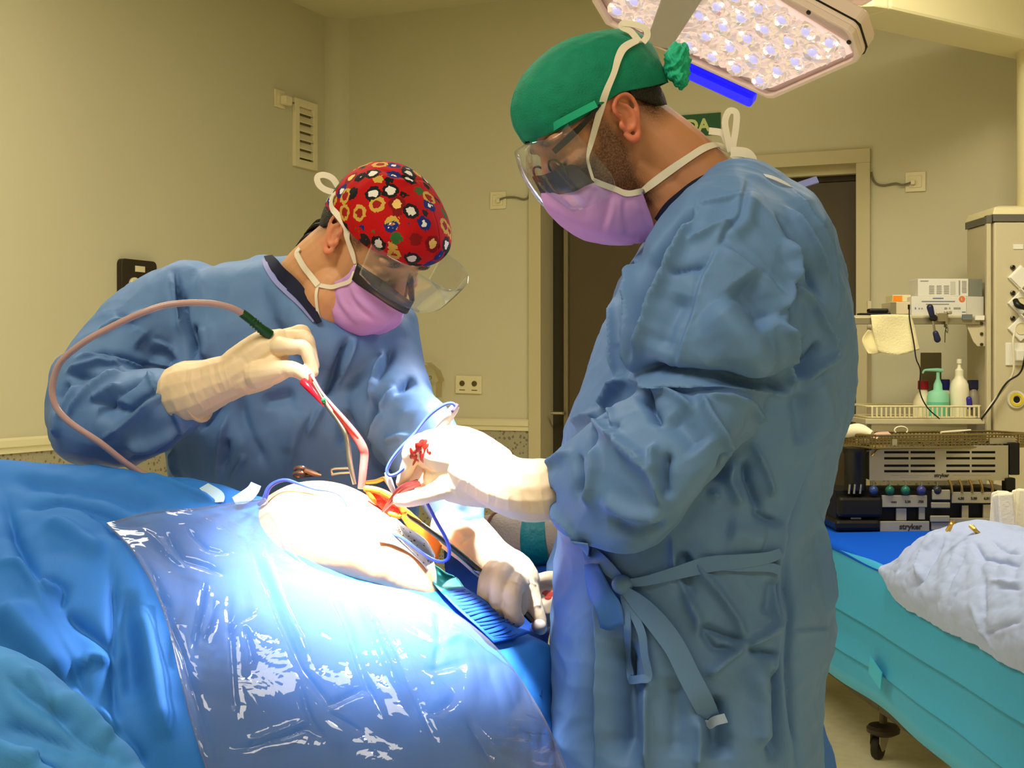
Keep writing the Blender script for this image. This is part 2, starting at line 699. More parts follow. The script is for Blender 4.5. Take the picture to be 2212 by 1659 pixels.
MB().box((0, -0.006, 0), (u_l, 0, zr0), MBK).build('trim_2', M_WAIN, smooth=False, kind='structure')
MB().box((u_r, -0.006, 0), (LEN_B, 0, zr0), MBK).build('trim_3', M_WAIN, smooth=False, kind='structure')
MB().box((-LEN_L, -0.006, 0), (0, 0, zr0), MLF).build('trim_4', M_WAIN, smooth=False, kind='structure')
rail('trim_5', MBK, 0.0, u_l)
rail('trim_6', MBK, u_r, LEN_B)
rail('trim_7', MLF, -LEN_L, 0.0)

# the wide doorway: flat architrave with mitred corners, stepped head, dark recessed leaf
d = MB()
d.box((u_l, -0.02, 0), (ui_l, 0.14, zi), MBK)
d.box((ui_r, -0.02, 0), (u_r, 0.14, zi), MBK)
d.box((u_l, -0.02, zi), (u_r, 0.14, z_dt), MBK)
door = d.build('door_1', M_FRAME, smooth=False, bevel=0.002, kind='structure')
MB().box((ui_l, 0.05, zi - 0.035), (ui_r, 0.14, zi), MBK).build('head_track', M_FRAME, door, smooth=False)
MB().box((ui_l, 0.09, zi - 0.06), (ui_r, 0.14, zi - 0.035), MBK).build('head_seal', M_DARK, door, smooth=False)
u_e0, u_e1 = bw(1203, 600)[0], bw(1212, 600)[0]
MB().box((ui_l, 0.14, 0), (ui_r, 0.16, zi), MBK).build('recess_back', M_DARK, door, smooth=False)
MB().box((u_e1, 0.10, 0.01), (ui_r, 0.14, zi - 0.06), MBK).build('door_leaf', M_DOOR, door, smooth=False, bevel=0.003)
MB().box((u_e0, 0.085, 0.01), (u_e1, 0.14, zi - 0.06), MBK).build('leaf_edge', mat('leaf_edge', (120, 108, 74), 0.4), door, smooth=False, bevel=0.002)
uh, zh = bw(1195, 893)
hb = MB()
hb.tube([MBK @ V(uh - 0.03, 0.05, zh), MBK @ V(uh + 0.03, 0.05, zh)], 0.008, 10)
hb.tube([MBK @ V(uh + 0.026, 0.05, zh), MBK @ V(uh + 0.026, 0.09, zh)], 0.008, 10)
hb.build('door_handle', M_STEEL, door)


# ------------------------------------------------------------------ things on the walls
def wall_box(mbx, M, u, z, w, h, t0, t1):
    return mbx.box((u - w / 2, -t1, z - h / 2), (u + w / 2, -t0, z + h / 2), M)


def switch_plate(M, uz, label, cable, lead=None):
    u, z = uz
    loc = M @ V(u, 0, z)
    t = thing('wall_outlet', label, 'outlet', loc)
    wall_box(MB(), M, u, z, 0.083, 0.083, 0.0, 0.009).build('cover_plate', M_PLATE, t, smooth=False, bevel=0.002)
    wall_box(MB(), M, u, z, 0.05, 0.05, 0.009, 0.013).build('insert', M_PLATE, t, smooth=False, bevel=0.0015)
    wall_box(MB(), M, u + cable * 0.008, z - 0.004, 0.018, 0.02, 0.013, 0.03).build('plug', M_PLATE, t, smooth=False, bevel=0.003)
    if lead:
        MB().tube([M @ V(a, -o, b) for a, o, b in lead], 0.0045, 8, 5).build('cable', M_CABLE, t)
    return t


c1 = bw(1978, 393)
switch_plate(MBK, c1, 'cream square outlet right of the doorway with a cable to the door frame', -1,
             [(c1[0] - 0.01, 0.025, c1[1] - 0.004), (c1[0] - 0.05, 0.02, c1[1] - 0.012)] + [(bw(x, y)[0], 0.008, bw(x, y)[1]) for x, y in ((1935, 397), (1908, 401), (1892, 396), (1885, 383), (1883, 372))])
c2 = bw(1077, 433)
switch_plate(MBK, c2, 'cream square outlet left of the doorway, above the red cap', 1,
             [(c2[0] + 0.012, 0.025, c2[1])] + [(bw(x, y)[0], 0.008, bw(x, y)[1]) for x, y in ((1095, 427), (1115, 427), (1132, 431), (1142, 427), (1145, 416))])
c3 = lw(602, 214)
switch_plate(MLF, c3, 'cream outlet with a boxy plug beside the louvred vent', 1,
             [(c3[0] + 0.01, 0.03, c3[1]), (c3[0] + 0.05, 0.02, c3[1] - 0.005), (lw(631, 222)[0] + 0.02, 0.006, lw(631, 222)[1])])
pl = MB()
wall_box(pl, MLF, c3[0] + 0.022, c3[1] - 0.005, 0.06, 0.042, 0.012, 0.045)
pl.build('plug_body', M_PLATE, [o for o in bpy.data.objects if o.type == 'EMPTY'][-1], smooth=False, bevel=0.006)

# louvred vent
ua, za = lw(631, 286)
ub, zb = lw(679, 296)
uv, wv = (ua + ub) / 2, ub - ua
z_hi, z_lo = lw(655, 218.6)[1], lw(655, 364)[1]
zv, hv = (z_hi + z_lo) / 2, z_hi - z_lo
vent = thing('wall_vent', 'cream louvred ventilation grille high on the left wall', 'vent', MLF @ V(uv, 0, zv))
fr = MB()
bs, bt = wv * 0.19, hv * 0.11
fr.box((uv - wv / 2, -0.02, zv - hv / 2), (uv - wv / 2 + bs, 0, zv + hv / 2), MLF)
fr.box((uv + wv / 2 - bs, -0.02, zv - hv / 2), (uv + wv / 2, 0, zv + hv / 2), MLF)
fr.box((uv - wv / 2 + bs, -0.02, zv + hv / 2 - bt), (uv + wv / 2 - bs, 0, zv + hv / 2), MLF)
fr.box((uv - wv / 2 + bs, -0.02, zv - hv / 2), (uv + wv / 2 - bs, 0, zv - hv / 2 + bt), MLF)
fr.build('vent_frame', M_PLATE, vent, smooth=False, bevel=0.002)
wall_box(MB(), MLF, uv, zv, wv - 2 * bs, hv - 2 * bt, 0.0005, 0.002).build('vent_back', mat('vent_shade', (128, 118, 82), 0.7), vent, smooth=False)
ns = 6
for i in range(ns):
    zc = zv + (hv / 2 - bt) - (i + 0.5) * (hv - 2 * bt) / ns
    h2 = (hv - 2 * bt) / ns
    R = np.array([[tuple(MLF @ V(x, y, z)) for y, z in ((-0.003, zc + h2 * 0.55), (-0.02, zc - h2 * 0.2), (-0.02, zc - h2 * 0.3), (-0.003, zc + h2 * 0.38))] for x in (uv - wv / 2 + bs, uv + wv / 2 - bs)])
    MB().rings(R).build('slat', M_PLATE, vent, smooth=False)

# dark gas-outlet panel
ul, ur = lw(252, 600)[0], lw(328, 600)[0]
zt, zbm = lw(290, 562)[1], lw(290, 700)[1]
wp = ur - ul
gp = thing('gas_outlet_panel', 'black wall panel with round cream gas outlets above the left surgeon\'s shoulder', 'panel', MLF @ V((ul + ur) / 2, 0, zbm))
rad = wp * 0.1
poly = []
for cxp, czp, a0 in ((ur - rad, zt - rad, 0), (ul + rad, zt - rad, 90), (ul + rad, zbm + rad, 180), (ur - rad, zbm + rad, 270)):
    for a in np.linspace(a0, a0 + 90, 5):
        poly.append((cxp + rad * math.cos(math.radians(a)), czp + rad * math.sin(math.radians(a))))
R = np.array([[tuple(MLF @ V(x, y, z)) for x, z in poly] for y in (0, -0.022, -0.026)])
MB().rings(R).build('panel_body', mat('panel_brown_black', (48, 40, 26), 0.5), gp, bevel=0.002)
wall_box(MB(), MLF, ul + wp * 0.5, zt - wp * 0.17, wp * 0.27, wp * 0.11, 0.026, 0.029).build('name_plate', M_PLATE, gp, smooth=False)
for r in range(2):
    for c in range(2):
        u0, z0 = ul + wp * (0.33 + 0.38 * c), zt - wp * (0.48 + 0.62 * r)
        Mo = axis_frame(MLF @ V(u0, -0.026, z0), NL)
        rr = wp * 0.145
        k = MB().lathe([(rr, 0), (rr, 0.008), (rr * 0.86, 0.012), (rr * 0.5, 0.012), (rr * 0.46, 0.003)], Mo, 24).build('gas_outlet', M_PLATE, gp)
        MB().lathe([(rr * 0.46, 0.0032), (rr * 0.4, 0.006), (rr * 0.2, 0.007)], Mo, 20).build('socket_bore', mat('bore_olive', (126, 118, 66), 0.5), k)
for c in range(2):
    MB().ell((0, 0, 0), (wp * 0.045, wp * 0.045, 0.004), axis_frame(MLF @ V(ul + wp * (0.455 + 0.115 * c), -0.026, zt - wp * 0.79), NL)).build('indicator', mat('indicator_yellow', (200, 205, 90), 0.3), gp)

# double round socket plate
ua, za = bw(986, 828)
ub, zb = bw(1042, 832)
us, zs, ws = (ua + ub) / 2, bw(1014, 831)[1], ub - ua
so = thing('double_socket', 'cream double plate with two round sockets above the wainscot', 'socket', MBK @ V(us, 0, zs))
Rt = Matrix.Translation(V(us, 0, zs)) @ Matrix.Rotation(math.radians(1.2), 4, 'Y') @ Matrix.Translation(V(-us, 0, -zs))
wall_box(MB(), MBK @ Rt, us, zs, ws, ws * 0.62, 0, 0.012).build('cover_plate', M_PLATE, so, smooth=False, bevel=0.003)
for s in (-1, 1):
    Mo = axis_frame(MBK @ Rt @ V(us + s * ws * 0.235, -0.012, zs + 0.006), NB)
    MB().lathe([(0.0135, 0), (0.0135, 0.003), (0.0095, 0.003), (0.0095, 0.0005)], Mo, 24).build('socket_ring', mat('socket_ring', (92, 82, 42), 0.4), so)
    wall_box(MB(), MBK @ Rt, us + s * ws * 0.235, zs - 0.026, 0.03, 0.004, 0.012, 0.0125).build('socket_text_strip', mat('socket_ring', (92, 82, 42)), so, smooth=False)

# exit sign
ux, zx = bw(1557, 267)
wS, hS = 0.335, 0.098
sg = thing('exit_sign', 'green exit sign on the wall behind the right surgeon\'s neck', 'sign', MBK @ V(ux - wS / 2, 0, zx))
wall_box(MB(), MBK, ux - wS / 2, zx, wS, hS, 0, 0.006).build('sign_board', mat('sign_green', (22, 84, 34), 0.4), sg, smooth=False)
tm = text_mesh('SALIDA', 0.078, MBK @ Matrix.Translation(V(ux - wS / 2 - 0.01, -0.0068, zx - 0.005)) @ Matrix.Rotation(math.pi / 2, 4, 'X'), bold=0.003)
link('sign_lettering', tm, mat('sign_letter', (205, 215, 140), 0.5), sg, smooth=False)

# clear canister holder hanging on the back wall behind the left surgeon's arm
q = [bw(x, y) for x, y in ((915, 785), (935, 783), (955, 800), (963, 822), (958, 826), (957, 858), (938, 860), (915, 875), (895, 870), (895, 800))]
ch = MB()
R = np.array([[tuple(MBK @ V(a, o, b)) for a, b in q] for o in (-0.015, -0.08)])
ch.rings(R, cap=False)
cn = thing('canister_holder', 'clear plastic holder hung on the wall behind the left surgeon\'s arm', 'holder', MBK @ V(q[0][0], 0, q[0][1]))
ch.build('clear_shell', film('clear_holder', (225, 215, 180), 0.2, 0.15, (210, 200, 160)), cn, smooth=False)
qa = bw(930, 817)
MB().tube([MBK @ V(qa[0] - 0.03, 0, qa[1] + 0.005), MBK @ V(qa[0] - 0.01, -0.05, qa[1]), MBK @ V(qa[0] + 0.03, -0.05, qa[1] + 0.004)], 0.009, 10, 3).build('hook', M_STEEL, cn)
MB().ell((0, 0, 0), (0.025, 0.02, 0.035), Matrix.Translation(MBK @ V(qa[0] - 0.035, -0.04, qa[1] - 0.06))).build('regulator_knob', M_PLATE, cn)
# ------------------------------------------------------------------ ceiling pendant: arm, tube, console, shelf
M_PEND = mat('pendant_beige', (232, 220, 172), 0.45)
M_CONS = mat('console_beige', (206, 194, 158), 0.5)
M_GREY = mat('mid_grey', (104, 100, 88), 0.5)
DA = V(0.82, 0.57, 0).normalized()
J = P(2230, 92, 5.15)                                   # joint above the console
pend = thing('ceiling_pendant', 'beige ceiling supply pendant with boxy arm, tube and socket console', 'pendant', V(J.x, J.y, 0))
NA = V(DA.y, -DA.x, 0)                                 # side of the arm that faces the viewer
e0 = on_plane(1922, 20, J + NA * 0.10, NA)
L0 = (e0 - J).dot(DA)
zb_ = (e0.z)
prof = [(0.10, zb_), (0.10, zb_ + 0.30), (-0.10, zb_ + 0.30), (-0.10, zb_), (-0.02, zb_ - 0.0)]
arm = MB()
R = []
for s in (L0, 0.22):
    R.append([J.xy.to_3d() + DA * s + NA * a + V(0, 0, z) for a, z in ((0.10, zb_), (0.10, zb_ + 0.22), (-0.12, zb_ + 0.22), (-0.12, zb_))])
arm.rings(R).build('pendant_arm', M_PEND, pend, smooth=False, bevel=0.012)
cap = MB()
R = []
for s, k in ((L0 - 0.006, 1.0), (L0 - 0.07, 0.92), (L0 - 0.10, 0.7)):
    R.append([J.xy.to_3d() + DA * s + NA * (a * k - 0.01 * (1 - k)) + V(0, 0, z) for a, z in ((0.10, zb_), (0.10, zb_ + 0.2), (-0.12, zb_ + 0.2), (-0.12, zb_))])
cap.rings(R).build('arm_end_cap', M_PEND, pend, smooth=False, bevel=0.006)
MB().lathe([(0.085, -0.05), (0.085, 0), (0.075, 0.02), (0.075, 0.12)], Matrix.Translation(V(J.x + 0.05, J.y, zb_ - 0.06)), 32).build('joint_collar', M_CONS, pend)
yc = 5.15
tx = P(2199, 300, yc).x + 0.075
ztop = P(2170, 452, yc - 0.18).z
MB().tube([V(tx, yc, ztop), V(tx, yc, zb_ + 0.05)], 0.075, 32).build('pendant_tube', M_PEND, pend)
# one boom up to the ceiling from the far side of the arm
MB().tube([J.xy.to_3d() + DA * (L0 + 0.14) + V(0, 0, zb_ + 0.2), J.xy.to_3d() + DA * (L0 + 0.14) + V(0, 0, CEIL)], 0.06, 24).build('ceiling_post', M_PEND, pend)
yf = yc - 0.18                                         # console front
xl_ = P(2147, 600, yf).x
con = MB().box((xl_, yf, 0.62), (xl_ + 0.40, yf + 0.30, ztop - 0.045)).build('console_body', M_CONS, pend, smooth=False, bevel=0.008)
R = []
for z, i in ((ztop - 0.02, 0.0), (ztop + 0.008, 0.01), (ztop + 0.016, 0.035)):
    R.append([V(xl_ - 0.006 + i, yf - 0.006 + i, z), V(xl_ + 0.406 - i, yf - 0.006 + i, z), V(xl_ + 0.406 - i, yf + 0.306 - i, z), V(xl_ - 0.006 + i, yf + 0.306 - i, z)])
MB().rings(R).build('console_lid', M_PEND, pend, smooth=False, bevel=0.004)
MB().box((xl_ - 0.004, yf - 0.004, ztop - 0.045), (xl_ + 0.404, yf + 0.304, ztop - 0.02)).build('console_seam', M_GREY, pend, smooth=False)
xr_ = P(2137, 600, yf).x
MB().box((xr_ - 0.009, yf + 0.0, 0.7), (xr_ + 0.007, yf + 0.02, P(2137, 482, yf).z)).build('side_rail', M_CONS, pend, smooth=False, bevel=0.002)
MB().box((xr_ - 0.011, yf - 0.003, P(2137, 482, yf).z), (xr_ + 0.009, yf + 0.022, P(2137, 465, yf).z)).build('rail_cap', M_GREY, pend, smooth=False, bevel=0.002)


def fpt(x, y, off=0.0):
    p = P(x, y, yf - off)
    return p


lp = fpt(2199, 533)
MB().box((lp.x - 0.018, yf - 0.003, lp.z - 0.009), (lp.x + 0.018, yf, lp.z + 0.009)).build('label_plate', M_WHITE, pend, smooth=False)
for i, (y, lid) in enumerate(((600, 1), (655, 0), (710, 0))):
    c = fpt(2203, y)
    Mq = Matrix.Translation(c) @ Matrix.Rotation(math.radians(45), 4, 'Y')
    k = MB().box((-0.034, -0.012, -0.034), (0.034, 0, 0.034), Mq).build('square_socket', M_WHITE, pend, smooth=False, bevel=0.003)
    if lid:
        MB().box((-0.03, -0.018, -0.03), (0.03, -0.012, 0.03), Mq).build('socket_lid', M_WHITE, k, smooth=False, bevel=0.002)
    else:
        MB().lathe([(0.022, 0), (0.022, 0.002), (0.02, 0.002), (0.019, -0.004)], axis_frame(c + V(0, -0.0125, 0), (0, -1, 0)), 20).build('socket_well', M_PLATE, k)
        MB().box((-0.03, -0.04, -0.002), (0.03, -0.012, 0.002), Matrix.Translation(c + V(0.012, 0, 0.03)) @ Matrix.Rotation(math.radians(45), 4, 'Y')).build('raised_flap', M_WHITE, k, smooth=False)
    b = fpt(2187, y - 22)
    MB().lathe([(0.009, 0), (0.009, 0.008), (0.006, 0.010), (0.003, 0.006)], axis_frame(b, (0, -1, 0)), 14).build('earth_terminal', M_DSTEEL, pend)
bp_ = fpt(2196, 765)
MB().box((bp_.x - 0.042, yf - 0.006, bp_.z - 0.042), (bp_.x + 0.05, yf, bp_.z + 0.042)).build('outlet_plate', M_WHITE, pend, smooth=False, bevel=0.002)
MB().box((bp_.x - 0.012, yf - 0.03, bp_.z - 0.025), (bp_.x + 0.03, yf - 0.006, bp_.z + 0.015)).build('outlet_block', M_WHITE, pend, smooth=False, bevel=0.004)
yc_ = fpt(2194, 863)
k = MB().lathe([(0.033, 0), (0.033, 0.008), (0.029, 0.011), (0.028, 0.011)], axis_frame(yc_, (0, -1, 0)), 28).build('gas_socket', M_WHITE, pend)
MB().lathe([(0.027, 0.009), (0.025, 0.014), (0.016, 0.015), (0.014, 0.008)], axis_frame(yc_, (0, -1, 0)), 28).build('yellow_ring', mat('signal_yellow', (232, 205, 60), 0.4), k)
MB().lathe([(0.014, 0.009), (0.012, 0.012), (0.003, 0.012)], axis_frame(yc_, (0, -1, 0)), 18).build('socket_bore', M_BLACK, k)
# shelf hung on the side rail, its bracket and bumper
ys0, ys1 = yf + 0.02, yf + 0.30
xs0, xs1 = P(1846, 690, ys0).x, P(2128, 690, ys0).x
zs_ = P(1990, 681, ys0).z
MB().box((xs0, ys0, zs_ - 0.012), (xs1, ys1, zs_)).build('shelf_board', M_CONS, pend, smooth=False, bevel=0.003)
MB().box((xs0, ys0 - 0.006, zs_ - 0.034), (xs1 - 0.02, ys0 + 0.004, zs_ - 0.008)).build('shelf_rail', mat('rail_steel', (168, 160, 132), 0.35, metal=0.7), pend, smooth=False, bevel=0.002)
bk = [(P(2088, 700, ys0).x, P(2088, 700, ys0).z), (P(2131, 694, ys0).x, P(2131, 694, ys0).z), (P(2131, 748, ys0).x, P(2131, 748, ys0).z), (P(2113, 748, ys0).x, P(2113, 748, ys0).z), (P(2104, 738, ys0).x, P(2104, 738, ys0).z)]
R = [[V(a, o, b) for a, b in bk] for o in (ys0 + 0.006, ys0 + 0.014)]
MB().rings(R).build('shelf_bracket', M_CONS, pend, smooth=False, bevel=0.001)
for y in (699, 721, 744):
    MB().lathe([(0.006, 0), (0.006, 0.004), (0.003, 0.005)], axis_frame(P(2120, y, ys0 + 0.005), (0, -1, 0)), 10).build('bolt', M_DSTEEL, pend)
pb = P(2087, 685, ys0)
MB().box((pb.x - 0.018, ys0 - 0.016, pb.z - 0.01), (pb.x + 0.018, ys0 - 0.006, pb.z + 0.01)).build('label_clip', mat('clip_grey', (112, 118, 118), 0.5), pend, smooth=False)
pb = P(2112, 687, ys0)
MB().box((pb.x - 0.014, ys0 - 0.014, pb.z - 0.008), (pb.x + 0.02, ys0 - 0.004, pb.z + 0.008)).build('rail_stop', M_WHITE, pend, smooth=False)
# lower shelf that carries the basket
zl_ = P(2000, 905, ys0).z
MB().box((P(1870, 700, ys0).x, ys0, zl_ - 0.02), (xs1, ys1 + 0.02, zl_)).build('lower_shelf', M_CONS, pend, smooth=False, bevel=0.003)
MB().box((P(1874, 690, ys1 + .04).x, ys1 + 0.04, 1.04), (P(1882, 690, ys1 + .04).x, ys1 + 0.05, P(1874, 650, ys1 + .04).z)).build('rear_upright', M_CONS, pend, smooth=False)
pc = P(2012, 792, ys1)
MB().box((pc.x - 0.04, ys1, pc.z - 0.11), (pc.x + 0.04, ys1 + 0.012, pc.z + 0.055)).build('back_plate', mat('plate_steel', (130, 122, 96), 0.4, metal=0.4), pend, smooth=False, bevel=0.002)

# leads from the console
tag(MB().tube([fpt(2192, 716, 0.03), fpt(2188, 740, 0.05), fpt(2190, 795, 0.05), fpt(2178, 826, 0.04), fpt(2150, 862, 0.04), fpt(2133, 885, 0.05), fpt(2122, 908, 0.1)], 0.0042, 8, 6).build('power_cord', mat('cord_white', (225, 216, 186), 0.5)), 'white cord plugged into the lowest square socket of the console', 'cord')
kk = tag(MB().tube([fpt(2224, 655, 0.05), fpt(2222, 700, 0.055), fpt(2213, 775, 0.06), fpt(2203, 806, 0.055), fpt(2180, 822, 0.055), fpt(2166, 838, 0.05), fpt(2148, 868, 0.055), fpt(2120, 905, 0.11)], 0.0036, 8, 6).build('power_cord', M_BLACK), 'black cord running down from the right-angle plug on the console', 'cord')
MB().tube([fpt(2193, 648, 0.03), fpt(2199, 659, 0.045), fpt(2215, 666, 0.05), fpt(2226, 680, 0.05)], [0.010, 0.012, 0.008, 0.005], 10, 4).build('plug', M_BLACK, kk)


# ------------------------------------------------------------------ things on the shelf
def rbox(name, lbl, cat, x0, x1, yb, yt, Y, depth, m, bev=0.002, group=None, ang=0.0):
    a, b = P(x0, yb, Y), P(x1, yt, Y)
    o = MB().box((a.x, Y, a.z), (b.x, Y + depth, b.z)).build(name, m, smooth=False, bevel=bev)
    return tag(o, lbl, cat, group)


def panel(parent, name, x0, x1, y0, y1, Y, m, t=0.0006):
    a, b = P(x0, y1, Y), P(x1, y0, Y)
    return MB().box((a.x, Y - t, a.z), (b.x, Y, b.z)).build(name, m, parent, smooth=False)


M_CARD = mat('white_card', (222, 218, 204), 0.6)
M_PRINT = mat('print_grey', (150, 148, 138), 0.6)
M_PRINT2 = mat('print_blue_grey', (120, 130, 150), 0.6)
Yb = ys0 + 0.01
zsy = 681.5
g1 = rbox('glove_box', 'white carton with an orange round L mark lying on the shelf', 'box', 1969, 2088, zsy, 640, Yb, 0.12, M_CARD)
a, b = P(2088.5, zsy, Yb), P(2131, 636, Yb)
Rr = [[V(a.x, Yb + 0.0, a.z), V(b.x, Yb + 0.03, a.z), V(b.x, Yb + 0.13, a.z), V(a.x, Yb + 0.12, a.z)], [V(a.x, Yb + 0.0, P(0, 640, Yb).z), V(b.x, Yb + 0.03, P(0, 640, Yb).z), V(b.x, Yb + 0.13, P(0, 640, Yb).z), V(a.x, Yb + 0.12, P(0, 640, Yb).z)]]
MB().rings(Rr).build('carton_end', M_CARD, g1, smooth=False, bevel=0.001)
for x0, x1, y0, y1, m in ((2015, 2038, 643, 645.5, M_PRINT2), (1991, 2063, 650, 652, M_PRINT2), (2000, 2050, 656, 658, M_PRINT), (1976, 1979, 664, 668, M_PRINT2), (1984, 1987, 665, 668, M_PRINT), (1990, 1993, 665, 668, M_PRINT), (2040, 2046, 664, 668, M_PRINT), (2050, 2053, 664, 668, M_PRINT), (2060, 2075, 664, 668, M_PRINT), (2078, 2086, 673, 675, M_PRINT2)):
    panel(g1, 'print', x0, x1, y0, y1, Yb - 0.0005, m)
MB().lathe([(0.0115, 0), (0.0115, 0.0008), (0.001, 0.0009)], axis_frame(P(2078, 643 + 3, Yb - 0.0006), (0, -1, 0)), 20).build('size_mark', mat('print_orange', (222, 120, 60), 0.5), g1, smooth=False)
link('size_letter', text_mesh('L', 0.014, Matrix.Translation(P(2078, 646, Yb - 0.0018)) @ Matrix.Rotation(math.pi / 2, 4, 'X'), 0.0003), M_CARD, g1, smooth=False)
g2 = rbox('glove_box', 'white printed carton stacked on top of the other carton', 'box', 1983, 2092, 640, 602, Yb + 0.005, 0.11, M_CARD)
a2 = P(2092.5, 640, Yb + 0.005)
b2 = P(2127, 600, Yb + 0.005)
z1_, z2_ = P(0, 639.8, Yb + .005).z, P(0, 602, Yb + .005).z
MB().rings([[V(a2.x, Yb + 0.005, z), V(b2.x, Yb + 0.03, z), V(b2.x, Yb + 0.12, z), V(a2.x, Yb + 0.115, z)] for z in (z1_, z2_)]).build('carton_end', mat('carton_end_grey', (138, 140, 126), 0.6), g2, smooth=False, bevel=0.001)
for x0, x1, y0, y1, m in [(1988, 2006, 606, 608, M_PRINT)] + [(2007 + 16 * i, 2018 + 16 * i, 617 + 4 * j, 619 + 4 * j, M_PRINT) for i in range(3) for j in range(5)] + [(2053, 2064, 608, 636, mat('print_pale', (196, 194, 180), 0.6)), (2071, 2074, 606, 637, M_PRINT)] + [(2078, 2088, 607 + 3 * j, 608.4 + 3 * j, M_PRINT) for j in range(9)]:
    panel(g2, 'print', x0, x1, y0, y1, Yb + 0.0045, m)
ob = rbox('small_box', 'small cream carton with an orange label left of the cartons', 'box', 1928, 1968, 652, 637, Yb + 0.06, 0.09, mat('carton_cream', (226, 214, 168), 0.6))
panel(ob, 'orange_label', 1929, 1949, 639, 651, Yb + 0.0595, mat('print_vivid_orange', (240, 140, 30), 0.5))
ob2 = rbox('adapter_box', 'small beige and grey box on the shelf with a black lead', 'box', 1923, 1969, 679, 652, Yb + 0.02, 0.12, mat('adapter_beige', (214, 200, 166), 0.5), 0.003)
panel(ob2, 'grey_end', 1923, 1936, 653, 679, Yb + 0.0195, mat('adapter_grey', (130, 122, 92), 0.5))
panel(ob2, 'lead_socket', 1961, 1966, 658, 668, Yb + 0.0195, M_BLACK)
bt = thing('black_clamp', 'black flat handset lying at the left end of the shelf', 'handset', P(1890, 679, Yb))
MB().box((P(1858, 0, Yb).x, Yb, zs_ + 0.002), (P(1925, 0, Yb).x, Yb + 0.05, zs_ + 0.009)).build('base_plate', M_BLACK, bt, smooth=False, bevel=0.002)
MB().box((P(1879, 0, Yb).x, Yb + 0.005, zs_ + 0.009), (P(1921, 0, Yb).x, Yb + 0.05, zs_ + 0.026)).build('grip', M_BLACK, bt, smooth=False, bevel=0.006)
# paper towels hanging from the shelf
pt = thing('paper_towel', 'cream embossed paper towel hanging over the shelf edge', 'paper towel', P(1930, 681, ys0))


def hang(px, off, name, m, seed):
    rows = []
    for i, row in enumerate(px):
        rows.append([P(x, y, ys0 - 0.012 - off - 0.006 * math.sin(i * 1.7 + j * 2.1 + seed)) for j, (x, y) in enumerate(row)])
    return MB().sheet(bigrid(rows, 5, 5)).build(name, m, pt, solid=0.0012)


M_PAPER = mat('towel_paper', (244, 232, 180), 0.85, bump=(150, 0.6, 1, 0.003))
hang([[(1881, 680), (1925, 679), (1968, 680)], [(1884, 706), (1930, 706), (1976, 708)], [(1890, 735), (1936, 738), (1982, 738)], [(1897, 760), (1940, 767), (1987, 755)]], 0.004, 'front_sheet', M_PAPER, 0)
hang([[(1875, 712), (1884, 714), (1892, 716)], [(1862, 733), (1880, 735), (1896, 738)], [(1868, 752), (1885, 754), (1900, 757)], [(1876, 764), (1890, 765), (1906, 760)]], -0.004, 'rear_sheet', mat('towel_paper_plain', (240, 226, 170), 0.85), 2)
# clamp with two blue levers
cl = thing('rail_clamp', 'steel rail clamp with two dark blue lever handles on the shelf edge', 'clamp', P(2030, 690, ys0 - 0.02))
yk = ys0 - 0.03
cb = MB()
pc = P(2037, 685, yk)
cb.box((pc.x - 0.02, yk, pc.z - 0.016), (pc.x + 0.016, yk + 0.026, pc.z + 0.016))
cb.box((P(2043, 0, yk).x, yk + 0.004, P(0, 707, yk).z), (P(2049, 0, yk).x, yk + 0.024, P(0, 672, yk).z))
cb.tube([P(2047, 676, yk), P(2056, 675, yk)], 0.006, 10)
cb.build('clamp_body', M_STEEL, cl, smooth=False, bevel=0.002)
MB().lathe([(0.013, -0.004), (0.013, 0.014), (0.008, 0.02)], axis_frame(P(2015, 687, yk), (0, -1, 0)), 18).build('lever_hub', M_BLACK, cl)
MB().tube([P(2015, 687, yk - 0.01), P(2018, 710, yk - 0.012), P(2021, 725, yk - 0.012)], 0.0045, 8, 2).build('lever_rod', M_STEEL, cl)
M_NAVY = mat('lever_navy', (34, 38, 74), 0.4)
MB().tube([P(2009, 664, yk - 0.01), P(2013, 680, yk - 0.01)], [0.0125, 0.0105], 12, 2, round_ends=True).build('lever_handle', M_NAVY, cl)
MB().tube([P(2021, 720, yk - 0.012), P(2025, 733, yk - 0.012)], [0.0105, 0.0125], 12, 2, round_ends=True).build('lever_handle', M_NAVY, cl)
MB().tube([P(2044, 700, yk), P(2043, 712, yk - 0.004), P(2047, 719, yk - 0.004), P(2047, 708, yk), P(2042, 714, yk), P(2041, 740, yk)], 0.0016, 6, 4).build('hanging_wire', M_DSTEEL, cl)
# thin black lead from the adapter down past the bottles
tag(MB().tube([P(1964, 664, Yb - 0.004), P(1965, 690, ys0 - 0.02), P(1974, 740, ys0 - 0.03), P(1979, 775, ys0 - 0.03), P(1988, 800, ys0 - 0.03), P(1987, 845, ys0 - 0.03), P(2003, 880, ys0 - 0.03), P(2030, 905, ys0 - 0.05)], 0.0026, 6, 6).build('thin_lead', M_BLACK), 'thin black lead hanging from the beige box down past the bottles', 'cord')


